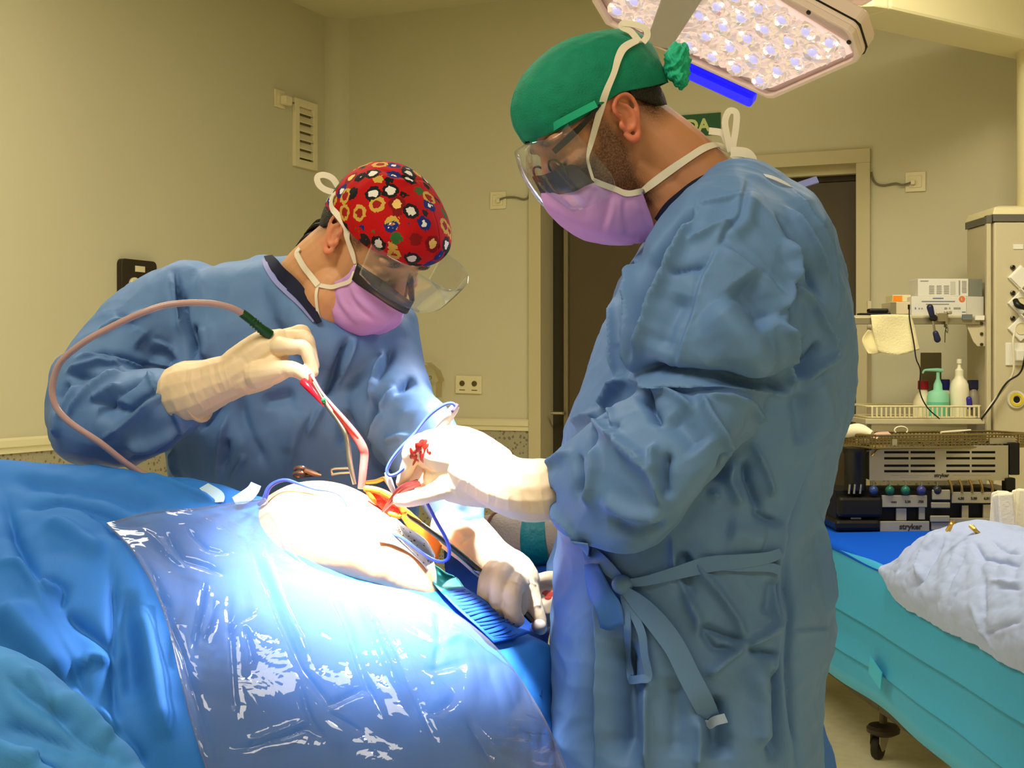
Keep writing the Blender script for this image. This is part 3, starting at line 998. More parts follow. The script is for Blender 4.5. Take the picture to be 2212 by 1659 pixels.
# ------------------------------------------------------------------ basket and bottles on the lower shelf
def bottle(name, label, x, Y, ybase, prof, m, parts):
    o = P(x, ybase, Y)
    o.z = zl_ + 0.001
    t = thing(name, label, 'bottle', o)
    s = Y / F
    MB().lathe([(r * s, z * s) for r, z in prof], Matrix.Translation(o), 28).build('bottle_body', m, t)
    for pn, kind, pm, dat in parts:
        if kind == 'l':
            MB().lathe([(r * s, z * s) for r, z in dat], Matrix.Translation(o), 20).build(pn, pm, t)
        elif kind == 't':
            MB().tube([o + V(a * s, 0, c * s) for a, c, _ in dat], [q * s for _, _, q in dat], 10, 4).build(pn, pm, t)
        elif kind == 'b':
            a0, a1, b0, b1, dd = dat
            MB().box((a0 * s, -dd * s, b0 * s), (a1 * s, dd * s, b1 * s), Matrix.Translation(o)).build(pn, pm, t, smooth=False, bevel=0.003)
    return t


M_CREAM = mat('bottle_cream', (246, 238, 204), 0.4, sss=0.0)
M_MINT = mat('bottle_mint', (150, 222, 186), 0.35)
Yq = ys0 + 0.10
bottle('lotion_bottle', 'tall cream round-shouldered bottle with a small press cap', 2072, Yq, 905, [(20, 0), (20.5, 4), (20.5, 60), (19, 72), (15, 80), (10, 86), (9, 92), (9, 100), (3, 105)], M_CREAM, [('neck_cap', 'l', M_CREAM, [(9.3, 88), (9.3, 102), (4, 108), (3.2, 117), (5.8, 117), (5.8, 126), (1, 127)])])
bottle('soap_dispenser', 'mint green bottle with a long-spouted pump', 2026, Yq - 0.01, 905, [(22, 0), (23, 4), (23, 46), (20, 56), (10, 60)], M_MINT, [('liquid_band', 'l', mat('liquid_mint', (110, 200, 160), 0.3), [(23.3, 4), (23.3, 34), (22.8, 34)]), ('pump_collar', 'l', M_MINT, [(10, 58), (9, 72), (4, 84), (3.4, 98), (1, 98)]), ('spout', 't', M_MINT, [(10, 102, 4.2), (-2, 103, 4), (-20, 103, 3), (-29, 102, 2.4), (-33, 96, 2.2)])])
bottle('red_cap_bottle', 'pale bottle with a dark red cap behind the mint bottle', 1994, Yq + 0.05, 905, [(20, 0), (21, 4), (21, 34), (15, 48), (10, 54), (9, 60)], mat('bottle_frost', (232, 222, 184), 0.4), [('screw_cap', 'l', mat('cap_red', (150, 22, 28), 0.4), [(11, 60), (11, 78), (9.5, 79), (1, 79)])])
bottle('blue_cap_bottle', 'dark blue capped bottle half hidden behind the mint bottle', 2042, Yq + 0.075, 905, [(15, 0), (15, 50), (9, 56), (9, 60)], mat('bottle_frost', (232, 222, 184), 0.4), [('screw_cap', 'l', mat('cap_navy', (22, 34, 92), 0.4), [(9.5, 58), (9.5, 80), (8, 81), (1, 81)])])
bottle('spray_bottle', 'clear bottle with a navy trigger head at the right end', 2102, Yq + 0.06, 905, [(16, 0), (17, 4), (17, 44), (9, 56), (7, 60)], mat('bottle_smoke', (150, 142, 116), 0.4), [('trigger_head', 'b', mat('trigger_navy', (36, 40, 66), 0.5), (-10, 22, 60, 80, 8)), ('trigger', 'b', mat('trigger_navy', (36, 40, 66), 0.5), (-14, -9, 44, 66, 4))])
bm = MB().tube([P(2095, 880, Yq - 0.075), P(2093, 862, Yq - 0.075)], 0.0105, 12, round_ends=True).build('marker_cap', mat('marker_blue', (52, 44, 150), 0.4))
tag(bm, 'short royal blue capped marker at the basket rim', 'marker')
bas = thing('wire_basket', 'shallow cream slatted basket holding the bottles', 'basket', V(P(2002, 905, ys0).x, Yq, zl_))
xb0, xb1 = P(1876, 0, ys0).x, P(2124, 0, ys0).x
zr_t = P(0, 878, ys0).z
yb0, yb1 = ys0 + 0.005, ys1 - 0.005


def rrect(x0, x1, y0, y1, r, z, k=5):
    out = []
    for cx_, cy_, a0 in ((x1 - r, y1 - r, 0), (x0 + r, y1 - r, 90), (x0 + r, y0 + r, 180), (x1 - r, y0 + r, 270)):
        for a in np.linspace(a0, a0 + 90, k):
            out.append(V(cx_ + r * math.cos(math.radians(a)), cy_ + r * math.sin(math.radians(a)), z))
    return out


rim = rrect(xb0, xb1, yb0, yb1, 0.03, zr_t)
MB().tube(rim + [rim[0]], 0.004, 8).build('rim', M_PEND, bas)
low = rrect(xb0 + 0.01, xb1 - 0.01, yb0 + 0.01, yb1 - 0.01, 0.03, zl_ + 0.005)
MB().tube(low + [low[0]], 0.004, 8).build('base_ring', M_PEND, bas)
for i in range(24):
    x = xb0 + 0.015 + i * (xb1 - xb0 - 0.03) / 23
    MB().box((x - 0.0032, yb0 - 0.002, zl_ + 0.004), (x + 0.0032, yb0 + 0.002, zr_t)).build('slat', M_PEND, bas, smooth=False)

# ------------------------------------------------------------------ instrument table with teal drape
TB = V(-0.071, 1, 0).normalized()                     # edge direction, away from the viewer
TN = V(-TB.y, TB.x, 0)                                 # side that faces left
TE = P(1767, 1166, 4.35)                               # far end of the visible edge
ZT = TE.z
SC_T = lambda s, o, z: TE.xy.to_3d() - TB * s - TN * o + V(0, 0, z)     # s towards viewer, o to the right, z height
tab = thing('instrument_table', 'wheeled instrument table under a teal drape, right of the standing surgeon', 'table', SC_T(0.9, 0.4, 0))
TLEN, TWID = 1.75, 0.62
R = [[SC_T(-1.05, 0.005, z), SC_T(TLEN, 0.005, z), SC_T(TLEN, TWID, z), SC_T(-1.05, TWID, z)] for z in (ZT - 0.03, ZT - 0.006)]
MB().rings(R).build('table_top', M_STEEL, tab, smooth=False)
M_TEAL = mat('teal_drape', (58, 158, 206), 0.55, spec=0.3, bump=(40, 0.10, 3, 0.004))
M_TOWEL = mat('blue_wrap', (0, 82, 206), 0.8, spec=0.2, bump=(220, 0.15, 2))
# drape: rises over the edge, then hangs in three broad lengthwise folds
prof = [(0.30, ZT + 0.002), (0.10, ZT + 0.002), (0.02, ZT + 0.002), (0.002, ZT - 0.003), (-0.004, ZT - 0.02), (-0.010, ZT - 0.10), (-0.016, ZT - 0.165), (-0.018, ZT - 0.18), (-0.002, ZT - 0.185), (-0.006, ZT - 0.24), (-0.014, ZT - 0.285), (-0.017, ZT - 0.298), (-0.002, ZT - 0.304), (-0.006, ZT - 0.36), (-0.012, ZT - 0.395)]
G = []
for i in range(120):
    s = -1.07 + (TLEN + 1.11) * i / 119
    row = []
    for j, (o, z) in enumerate(prof):
        hang_ = max(0.0, (ZT - z)) / 0.39
        wob = 0.008 * hang_ * math.sin(s * 5.3 + j * 0.3) + 0.005 * hang_ * math.sin(s * 11 + 1.3)
        dz = 0.008 * math.sin(s * 3.1 + 0.5) * (0.2 < hang_)
        row.append(SC_T(s, o + wob, z + dz))
    G.append(row)
MB().sheet(G).build('teal_drape', M_TEAL, tab, solid=0.002, ang=60)
st = SC_T(0.62, -0.026, 0)
q = P(1868, 1453, st.y)
MB().box((-0.05, -0.001, -0.026), (0.05, 0.001, 0.026), frame(V(st.x + 0.0, st.y, q.z), -TB, -TN, V(0, 0, 1)) @ Matrix.Rotation(0.25, 4, 'Y')).build('blue_sticker', mat('sticker_cyan', (20, 170, 215), 0.4), tab, smooth=False)
# frame, posts and casters
M_OLIVE = mat('table_frame_metal', (74, 66, 46), 0.4, metal=0.5)
cy_ = 4.41
cxw = (1908 - CX) / F * cy_
caster = V(cxw, cy_, 0)
s_c, o_c = -(caster - TE.xy.to_3d()).dot(TB), -(caster - TE.xy.to_3d()).dot(TN)
zf_ = P(1830, 1472, 4.5).z
leg_spots = [(s_c, o_c), (s_c, TWID - 0.09), (-0.95, o_c), (-0.95, TWID - 0.09), (TLEN - 0.2, o_c), (TLEN - 0.2, TWID - 0.09)]
for i, (s, o) in enumerate(leg_spots):
    MB().tube([SC_T(s, o, 0.112), SC_T(s, o, ZT - 0.03)], 0.013, 14).build('post', M_OLIVE, tab)
    c = SC_T(s, o, 0)
    cs = MB().lathe([(0.013, 0.118), (0.046, 0.112), (0.054, 0.102), (0.053, 0.090), (0.036, 0.080), (0.004, 0.080)], Matrix.Translation(c), 28).build('caster', mat('caster_bumper', (62, 52, 40), 0.5), tab)
    wd = V(-0.55, -0.83, 0).normalized()
    Mw = axis_frame(c + V(-0.016, 0.004, 0.038), V(0.80, -0.60, 0.0))
    MB().lathe([(0.026, -0.013), (0.036, -0.012), (0.0385, -0.006), (0.0385, 0.006), (0.036, 0.012), (0.026, 0.013)], Mw, 28).build('wheel', mat('caster_tyre', (48, 42, 34), 0.6), cs)
    fk = MB()
    for sd in (-1, 1):
        R = []
        for t in (0.016 * sd, 0.019 * sd):
            R.append([Mw @ V(a, b, t) for a, b in ((-0.030, 0.044), (0.042, 0.046), (0.044, 0.02), (0.015, -0.008), (-0.008, -0.010), (-0.030, 0.02))])
        fk.rings(R)
    fk.build('fork', mat('caster_grey', (176, 166, 138), 0.45), cs, smooth=False)
for a, b in ((0, 2), (1, 3), (2, 3), (0, 4), (1, 5), (4, 5)):
    pa, pb2 = SC_T(*leg_spots[a], 0.172), SC_T(*leg_spots[b], 0.172)
    Mq, Lq = between(pa, pb2)
    MB().box((-0.016, -0.016, 0), (0.016, 0.016, Lq), Mq).build('base_bar', M_OLIVE, tab, smooth=False, bevel=0.003)
pa, pb2 = SC_T(s_c, o_c, 0.31), SC_T(s_c - 0.10, o_c - 0.42, 0.33)
# blue wrap on the table top
G = []
for i in range(40):
    row = []
    for j in range(24):
        s = -1.0 + 1.82 * i / 39
        o = -0.004 + 0.60 * j / 23
        z = ZT + 0.006 + 0.003 * math.sin(s * 9 + o * 5) + (-0.004 - 0.012 * max(0, 1 - j / 1.0) if j == 0 else 0)
        row.append(SC_T(s, o, z))
    G.append(row)
wrap = MB().sheet(G).build('blue_wrap', M_TOWEL, solid=0.003)
tag(wrap, 'royal blue wrap sheet lying on the teal-draped table under the trays', 'sheet')
# ------------------------------------------------------------------ stacked instrument trays on the blue wrap
M_BLK = mat('tray_black', (20, 19, 16), 0.35)
M_TRAY = mat('tray_steel', (186, 178, 152), 0.38, metal=0.65, bump=(90, 0.05, 2))
M_MESH = mat('basket_bronze', (150, 132, 84), 0.4, metal=0.75)
M_GOLD = mat('gold_pin', (214, 170, 80), 0.3, metal=0.9)
M_INK = mat('ink_dark', (50, 46, 38), 0.6)
YT = 4.50


def fb(mbx, x0, x1, y0, y1, Y=YT, t=0.01, back=0.0):
    a, b = P(x0, y1, Y), P(x1, y0, Y)
    return mbx.box((a.x, Y - 0.0, a.z), (b.x, Y + t, b.z))


tr = thing('instrument_tray_stack', 'black-cornered rack of steel instrument trays standing on the blue wrap', 'instrument tray', P(1990, 1150, YT + 0.1))
zbase = ZT + 0.010


def corner_block(x0, x1, y0, y1, name, Y=YT, dep=0.26):
    a, b = P(x0, y1, Y), P(x1, y0, Y)
    return MB().box((a.x, Y - 0.012, max(a.z, zbase)), (b.x, Y + dep, b.z)).build(name, M_BLK, tr, smooth=False, bevel=0.012)


corner_block(1804, 1901, 1122, 1153, 'base_corner')
corner_block(1811, 1906, 1072, 1118, 'tier_corner')
corner_block(2150, 2215, 1060, 1148, 'end_corner')
fb(MB(), 1806, 2200, 1060, 1150, YT + 0.03, 0.2).build('rack_core', mat('rack_core', (14, 13, 11), 0.6), tr, smooth=False)
bp = fb(MB(), 1901, 2008, 1126, 1149).build('front_plate', M_TRAY, tr, smooth=False, bevel=0.002)
link('plate_lettering', text_mesh('stryker', 0.026, Matrix.Translation(P(1967, 1138, YT - 0.0012)) @ Matrix.Rotation(math.pi / 2, 4, 'X'), 0.0004, 0.0008), M_INK, bp, smooth=False)
mp = fb(MB(), 1905, 2003, 1070, 1096).build('front_plate', M_TRAY, tr, smooth=False, bevel=0.002)
for x, s in ((1931, 'o:so'), (1961, '5.50'), (1989, ':750')):
    link('size_mark', text_mesh(s, 0.011, Matrix.Translation(P(x, 1084, YT - 0.0012)) @ Matrix.Rotation(math.pi / 2, 4, 'X'), 0.0004, 0.0004), M_INK, mp, smooth=False)
for x0, x1, y0, y1 in ((1936, 1958, 1098, 1124), (1985, 1998, 1096, 1122), (2078, 2092, 1092, 1122), (2124, 2146, 1090, 1122), (1838, 1860, 1103, 1124)):
    fb(MB(), x0, x1, y0, y1, YT + 0.012).build('upright', M_TRAY, tr, smooth=False)
for x0, x1, y0, y1, dY in ((2014, 2053, 1058, 1080, -0.012), (2012, 2053, 1085, 1098, -0.008), (2010, 2052, 1114, 1128, -0.008), (2012, 2052, 1128, 1146, 0.0)):
    fb(MB(), x0, x1, y0, y1, YT + dY).build('stepped_block', M_TRAY, tr, smooth=False, bevel=0.003)
rp = fb(MB(), 2056, 2146, 1063, 1087).build('front_plate', M_TRAY, tr, smooth=False, bevel=0.002)
for x, s in ((2076, '4.30'), (2104, '5.00'), (2132, '6.01')):
    link('size_mark', text_mesh(s, 0.012, Matrix.Translation(P(x, 1077, YT - 0.0012)) @ Matrix.Rotation(math.pi / 2, 4, 'X'), 0.0004, 0.0006), M_INK, rp, smooth=False)
fb(MB(), 2052, 2146, 1119, 1131).build('lower_rail', M_TRAY, tr, smooth=False, bevel=0.002)
for x, c in ((1887, (44, 66, 118)), (1922, (24, 96, 74)), (1956, (30, 104, 84)), (1990, (54, 60, 120)), (2024, (40, 42, 50))):
    k = MB().ell((0, 0, 0), (0.0155, 0.0155, 0.0155), Matrix.Translation(P(x, 1059, YT - 0.004)), 16, 10).build('ball_handle', mat('ball_%d' % c[0], c, 0.3), tr)
    MB().tube([P(x, 1052, YT - 0.004), P(x, 1041, YT - 0.004)], 0.0028, 8).build('shaft', M_STEEL, k)
for x in (2052, 2074, 2096, 2118, 2140):
    MB().tube([P(x - 2, 1036, YT), P(x + 3, 1050, YT - 0.004), P(x + 4, 1064, YT)], [0.0045, 0.004, 0.005], 8, 3).build('gold_pin', M_GOLD, tr)
for x in (1834, 1845, 1858):
    MB().tube([P(x, 1066, YT - 0.014), P(x + 2, 1046, YT - 0.02)], 0.004, 8).build('clip', M_STEEL, tr)
# middle steel box with slotted front
sb = thing('slotted_tray', 'steel slotted sterilising tray in the middle of the stack', 'instrument tray', P(2030, 1040, YT))
Yp = YT + 0.015
fr = MB()
xa, xb_, yt_, yb_ = 1878, 2178, 962, 1038
groups = ((1910, 1963), (1967, 2020), (2044, 2095), (2099, 2150))
rowsy = (977, 990, 1006, 1018)
xs_edges = [xa] + [v for g in groups for v in g] + [xb_]
fb(fr, xa, xb_, yt_, rowsy[0] - 2.6, Yp, 0.003)
fb(fr, xa, xb_, rowsy[3] + 2.6, yb_, Yp, 0.003)
for a, b in zip(rowsy[:-1], rowsy[1:]):
    fb(fr, xa, xb_, a + 2.6, b - 2.6, Yp, 0.003)
for a, b in zip(xs_edges[0::2], xs_edges[1::2]):
    for y in rowsy:
        fb(fr, a, b, y - 2.6, y + 2.6, Yp, 0.003)
fr.build('slotted_front', M_TRAY, sb, smooth=False)
a, b = P(xa + 2, yb_ - 1, Yp + 0.02), P(xb_ - 2, yt_ + 1, Yp + 0.02)
MB().box((a.x, Yp + 0.006, a.z), (b.x, Yp + 0.2, b.z)).build('tray_inside', mat('rack_core', (14, 13, 11), 0.6), sb, smooth=False)
link('plate_lettering', text_mesh('stryker', 0.017, Matrix.Translation(P(2034, 1027, Yp - 0.001)) @ Matrix.Rotation(math.pi / 2, 4, 'X'), 0.0004, 0.0006), M_INK, sb, smooth=False)
for x0, x1, y in ((1925, 2005, 1027), (1945, 1985, 1031), (2060, 2140, 1026)):
    fb(MB(), x0, x1, y - 0.7, y + 0.7, Yp - 0.0006, 0.0004).build('etched_line', M_PRINT, sb, smooth=False)
c = P(1847, 1058, YT + 0.02)
MB().lathe([(0.036, 0), (0.036, 0.12), (0.039, 0.125), (0.039, 0.14), (0.03, 0.145), (0.004, 0.145)], Matrix.Translation(c), 28).build('round_corner_post', M_BLK, sb)
a, b = P(2180, 1026, Yp), P(2202, 956, Yp)
MB().box((a.x, Yp - 0.006, a.z), (b.x, Yp + 0.06, b.z)).build('end_post', M_BLK, sb, smooth=False, bevel=0.004)
a, b = P(2170, 1060, Yp), P(2192, 1032, Yp)
MB().box((a.x, Yp - 0.01, a.z), (b.x, Yp + 0.03, b.z)).build('end_latch', M_BLK, sb, smooth=False, bevel=0.004)
for pts in ([(1868, 975), (1880, 972), (1892, 966), (1900, 972)], [(1884, 985), (1895, 972), (1905, 968)], [(1872, 968), (1890, 964), (1915, 966)]):
    MB().tube([P(x, y, Yp - 0.012) for x, y in pts], 0.003, 8, 4).build('wire_latch', M_GOLD, sb)
# perforated wire-mesh basket on top, corner towards the viewer
bk_ = thing('mesh_basket', 'bronze perforated mesh basket of loose instruments on top of the tray stack', 'basket', P(2000, 960, YT))
K0 = P(1891, 941, YT - 0.05)                            # nearest top corner
KR = P(2240, 916, YT + 0.06)
KL = P(1800, 922, YT + 0.14)
zt_b, hb_ = K0.z, 0.042
KR.z = KL.z = K0.z
KF = KR + (KL - K0)


def basket_side(a, b, name):
    d = (b - a)
    n = int(d.length / 0.0135)
    nrm = d.cross(V(0, 0, 1)).normalized() * 0.001
    mbx = MB()

    def seg(t0, t1, z0, z1):
        p0, p1 = a + d * t0, a + d * t1
        mbx.rings([[p0 + V(0, 0, z0) - nrm, p0 + V(0, 0, z0) + nrm, p0 + V(0, 0, z1) + nrm, p0 + V(0, 0, z1) - nrm], [p1 + V(0, 0, z0) - nrm, p1 + V(0, 0, z0) + nrm, p1 + V(0, 0, z1) + nrm, p1 + V(0, 0, z1) - nrm]])
    for z0, z1 in ((-0.004, 0.0), (-0.0135, -0.0105), (-0.0225, -0.0195), (-0.0315, -0.0285), (-hb_, -hb_ + 0.005)):
        seg(0, 1, z0, z1)
    for i in range(n + 1):
        t = i / n
        seg(max(0, t - 0.12 / n), min(1, t + 0.12 / n), -hb_, 0)
    mbx.build(name, M_MESH, bk_, smooth=False)
    MB().tube([a, b], 0.0035, 8).build('rim_wire', M_MESH, bk_)
    MB().tube([a + V(0, 0, -hb_), b + V(0, 0, -hb_)], 0.0035, 8).build('rim_wire', M_MESH, bk_)


basket_side(K0, KR, 'mesh_front')
basket_side(K0, KL, 'mesh_side')
basket_side(KL, KF, 'mesh_back')
basket_side(KR, KF, 'mesh_side')
MB().rings([[p + V(0, 0, z) for p in (K0, KR, KF, KL)] for z in (-hb_ - 0.001, -hb_ + 0.001)]).build('mesh_floor', mat('basket_floor', (96, 84, 54), 0.5, metal=0.6), bk_, smooth=False)
fa, fb2 = K0 + (KR - K0) * 0.02, K0 + (KR - K0) * 0.98
for t0, t1 in ((0.10, 0.13), (0.70, 0.86), (0.92, 1.0)):
    p0, p1 = K0 + (KR - K0) * t0 + V(0, -0.002, 0), K0 + (KR - K0) * t1 + V(0, -0.002, 0)
    MB().rings([[p0 + V(0, 0, -0.032), p0 + V(0, -0.002, -0.032), p0 + V(0, -0.002, -0.012), p0 + V(0, 0, -0.012)], [p1 + V(0, 0, -0.032), p1 + V(0, -0.002, -0.032), p1 + V(0, -0.002, -0.012), p1 + V(0, 0, -0.012)]]).build('tag_plate', M_TRAY, bk_, smooth=False)


def inb(s, t, z=0.0):
    return K0 + (KR - K0) * s + (KL - K0) * t + V(0, 0, z)


it = tag(MB().tube([inb(0.50, 0.35, 0.004), inb(0.63, 0.45, 0.006), inb(0.72, 0.46, 0.010)], [0.0045, 0.005, 0.003], 8, 3).build('instrument_rod', mat('rod_cream', (236, 226, 190), 0.4)), 'pale rod lying across the mesh basket rim', 'instrument')
ring_pts = [inb(0.265, 0.4, 0.0) + V(0.022 * math.cos(a), 0.0, 0.012 + 0.013 * math.sin(a)) for a in np.linspace(-0.6, math.pi + 0.6, 14)]
tag(MB().tube(ring_pts, 0.0028, 8, 2).build('instrument_ring', mat('rod_cream', (236, 226, 190), 0.4)), 'pale ring-shaped handle sticking up from the mesh basket', 'instrument')
gz = MB().tube([inb(-0.02, 0.70, 0.004), inb(0.03, 0.5, 0.012), inb(0.06, 0.3, 0.0)], [0.018, 0.024, 0.012], 12, 4)
tag(gz.build('gauze_roll', mat('gauze_cream', (240, 230, 194), 0.85, bump=(120, 0.4, 2))), 'crumpled cream gauze at the left corner of the mesh basket', 'gauze')
tag(MB().ribbon([inb(0.07, 0.3, -0.012), inb(0.12, 0.38, 0.0), inb(0.20, 0.42, 0.002)], V(0, -0.5, 0.86), 0.022, 0.002).build('paper_pouch', mat('pouch_pink', (206, 170, 150), 0.6)), 'pinkish paper pouch lying in the mesh basket', 'pouch')
rs = random.Random(3)
for i in range(7):
    s, t = 0.22 + 0.085 * i, 0.03 + 0.03 * rs.random()
    o = MB().tube([inb(s, t, -0.036 + 0.004 * rs.random()), inb(s + 0.05 + 0.03 * rs.random(), t + 0.02, -0.018 - 0.01 * rs.random()), inb(s + 0.10, t + 0.01, -0.03)], [0.0028, 0.0032, 0.002], 7, 4)
    tag(o.build('forceps', M_STEEL), 'small steel forceps in the mesh basket, %s from its near left corner' % ('first', 'second', 'third', 'fourth', 'fifth', 'sixth', 'seventh')[i], 'instrument', 'small instruments behind the basket mesh')
# cotton packs at the right
M_GAUZE = mat('gauze_white', (246, 238, 212), 0.9, bump=(90, 0.5, 3, 0.003))
for i, (x0, x1, y0, y1, Y, rz, lb) in enumerate(((2146, 2176, 1066, 1128, 4.16, 0.06, 'upright white gauze pack leaning at the left of the pair'), (2164, 2200, 1070, 1132, 4.09, -0.08, 'front white gauze pack with a folded face'), (2186, 2228, 1062, 1128, 4.18, 0.1, 'white gauze pack cut by the right picture edge'))):
    a, b = P(x0, y1, Y), P(x1, y0, Y)
    g = MB()
    M_ = Matrix.Translation(V((a.x + b.x) / 2, Y, ZT + 0.008)) @ Matrix.Rotation(rz, 4, 'Y')
    h = b.z - ZT
    w = (b.x - a.x) / 2
    for k in range(3):
        g.box((-w, 0.018 * k, 0), (w, 0.018 * k + 0.016, h - 0.004 * k), M_)
    o = g.build('gauze_pack', M_GAUZE, smooth=False, bevel=0.007)
    tag(o, lb, 'gauze', None)

# ------------------------------------------------------------------ grey folded gown heaped over the table edge
GB = [(-0.016, -0.085), (-0.024, -0.045), (-0.018, -0.006), (0.012, 0.045), (0.06, 0.10), (0.12, 0.135), (0.22, 0.14), (0.34, 0.10), (0.44, 0.03), (0.47, 0.004)]
rows = []
for s, k, ov in ((0.655, 0.10, 0.25), (0.69, 0.45, 0.55), (0.74, 0.86, 0.8), (0.82, 1.0, 0.95), (0.95, 0.95, 1.0), (1.10, 0.9, 1.05), (1.25, 0.95, 1.0), (1.40, 0.92, 1.1), (1.55, 0.9, 1.1), (1.70, 0.8, 1.0)):
    r = []
    for o, z in GB:
        zz = z * k if z > 0 else z * ov
        r.append(SC_T(s + (0.03 if z > 0.1 else 0), o * (1 if o < 0 else 0.5 + 0.5 * k), ZT + 0.012 + zz))
    rows.append(r)
mbp = MB().sheet(bigrid(rows, 22, 18))
me = bpy.data.meshes.new('tmp')
me.from_pydata(mbp.v, [], mbp.f)
me.update()
c5 = crop(1740, 880, 2.765)
sculpt(me, [(k, a * 1.5, w * 0.85, p) for k, a, w, p in [
    ('r', 14, 12, c5([(830, 790), (780, 880), (740, 960), (700, 1040), (640, 1080)])),
    ('v', 16, 14, c5([(860, 700), (800, 780), (720, 870), (690, 960), (700, 1060)])),
    ('r', 8, 9, c5([(960, 860), (910, 960), (870, 1060), (830, 1120)])),
    ('r', 9, 10, c5([(1010, 810), (1060, 900), (1200, 930), (1290, 950)])),
    ('v', 8, 9, c5([(920, 830), (880, 940), (830, 1040)])),
    ('r', 7, 9, c5([(1110, 800), (1180, 850), (1290, 890)])),
    ('r', 6, 8, c5([(1080, 980), (1070, 1120), (1075, 1250), (1070, 1360)])),
    ('v', 6, 8, c5([(1000, 1180), (1060, 1340), (1160, 1470)])),
    ('r', 6, 7, c5([(1070, 1370), (1180, 1310), (1300, 1280)])),
    ('r', 6, 7, c5([(950, 1000), (900, 1100), (860, 1220)])),
    ('r', 10, 12, c5([(690, 790), (620, 890), (560, 1000)])),
    ('r', 6, 8, c5([(1160, 1090), (1240, 1080), (1300, 1100)])),
    ('v', 7, 8, c5([(1110, 1040), (1240, 1060), (1300, 1050)])),
]], crump=[(0.08, 6.5, 11), (0.035, 2.4, 12)], facing=False)
o = link('folded_gown', me, mat('gown_grey', (160, 174, 214), 0.75, spec=0.25, bump=(160, 0.12, 2)), None, solid=0.003, ang=180)
tag(o, 'crumpled pale grey gown heaped over the edge of the teal-draped table', 'gown')
for i, (p0, p1, p2, lb) in enumerate((((2048, 1146), (2054, 1135), (2058, 1126), 'small steel towel clip pinching the left fold of the grey gown'), ((2098, 1136), (2108, 1147), (2120, 1158), 'small steel towel clip on the right fold of the grey gown'))):
    t = thing('towel_clip', lb, 'clip', P(*p1, 3.42))
    for s in (-1, 1):
        MB().tube([P(p0[0] + 3 * s, p0[1], 3.40), P(*p1, 3.385), P(p2[0] - 4 * s, p2[1], 3.40)], [0.004, 0.005, 0.003], 8, 4).build('clip_arm', M_GOLD, t)

# ------------------------------------------------------------------ surgical lamp
LN = (WOUND_POS - LAMP_POS).normalized()
ML = axis_frame(LAMP_POS, LN, (0.9, 0.1, -0.3))
MLi = ML.inverted()


def lpx(x, y, h=0.0):
    q = MLi @ on_plane(x, y, LAMP_POS + LN * h, LN)
    return q


ol = thing('surgical_lamp', 'white surgical lamp head of many clear lenses with a blue glowing edge', 'lamp', LAMP_POS)
M_LAMPW = mat('lamp_white', (236, 214, 204), 0.35)
outer = [(1283, -2), (1312, 47), (1662, 207), (1676, 207), (1856, 128), (1861, 116), (1846, 68), (1835, 58), (1690, -20), (1600, -72), (1340, -120), (1280, -60)]
po = [lpx(x, y) for x, y in outer]
R = [[ML @ V(q.x, q.y, z) for q in po] for z in (-0.055, -0.006)]
MB().rings(R).build('lamp_housing', M_LAMPW, ol, smooth=False, bevel=0.006)
inner = [(1322, 18), (1335, 42), (1664, 192), (1838, 117), (1828, 96), (1690, 10), (1600, -55), (1345, -100), (1322, -50)]
pi = [lpx(x, y) for x, y in inner]
ctr = sum((Vector(q) for q in pi), V(0, 0, 0)) / len(pi)
# frame lip between housing edge and lens field
n_ = len(outer)
lip = MB()
cen = sum((Vector(q) for q in po), V(0, 0, 0)) / n_
sh = [Vector((q.x, q.y, 0)) for q in po]
ins = [cen.xy.to_3d() + (q - cen.xy.to_3d()) * 0.955 for q in sh]
vs = [ML @ V(q.x, q.y, -0.006) for q in sh] + [ML @ V(q.x, q.y, 0.008) for q in sh] + [ML @ V(q.x, q.y, 0.008) for q in ins] + [ML @ V(q.x, q.y, -0.004) for q in ins]
fs = []
for i in range(n_):
    j = (i + 1) % n_
    for k in range(4):
        a, b = k * n_, ((k + 1) % 4) * n_
        fs.append((a + i, a + j, b + j, b + i))
lip.add(vs, fs).build('lamp_rim', M_LAMPW, ol, smooth=False, bevel=0.002)
R = [[ML @ V(q.x, q.y, z) for q in po] for z in (-0.020, -0.0165)]
oo = [cen.xy.to_3d() + (q - cen.xy.to_3d()) * 1.008 for q in sh]
MB().rings([[ML @ V(q.x, q.y, z) for q in oo] for z in (-0.020, -0.016)]).build('rim_seal', M_BLACK, ol, smooth=False)
MB().rings([[ML @ V(q.x, q.y, z) for q in pi] for z in (-0.0055, -0.003)]).build('reflector_plate', mat('reflector_pink', (238, 216, 208), 0.2, spec=0.6, emit=((255, 226, 216), 0.5)), ol, smooth=False)  # glow stands in for lamp light reflected off the plate
# lenses: staggered field, each a faceted cup with a domed emitter
E1, E2, L00 = np.array([37.8, -20.0]), np.array([51.5, 24.8]), np.array([1489.0, 95.6])


def inside(p, poly):
    c = False
    for i in range(len(poly)):
        (x0, y0), (x1, y1) = poly[i - 1], poly[i]
        if (y0 > p[1]) != (y1 > p[1]) and p[0] < (x1 - x0) * (p[1] - y0) / (y1 - y0) + x0:
            c = not c
    return c


def facet_cup():
    m_, rnd, N = MB(), random.Random(5), 10
    R_ = []
    for k, (r, z) in enumerate(((0.0195, 0.004), (0.0185, 0.009), (0.0125, 0.0035), (0.0095, 0.008), (0.008, 0.002))):
        R_.append([V(r * math.cos(t + 0.3 * k) * (1 + 0.10 * rnd.uniform(-1, 1)), r * math.sin(t + 0.3 * k) * (1 + 0.10 * rnd.uniform(-1, 1)), z + 0.0018 * rnd.uniform(-1, 1)) for t in np.linspace(0, 2 * math.pi, N, endpoint=False)])
    return m_.rings(R_)


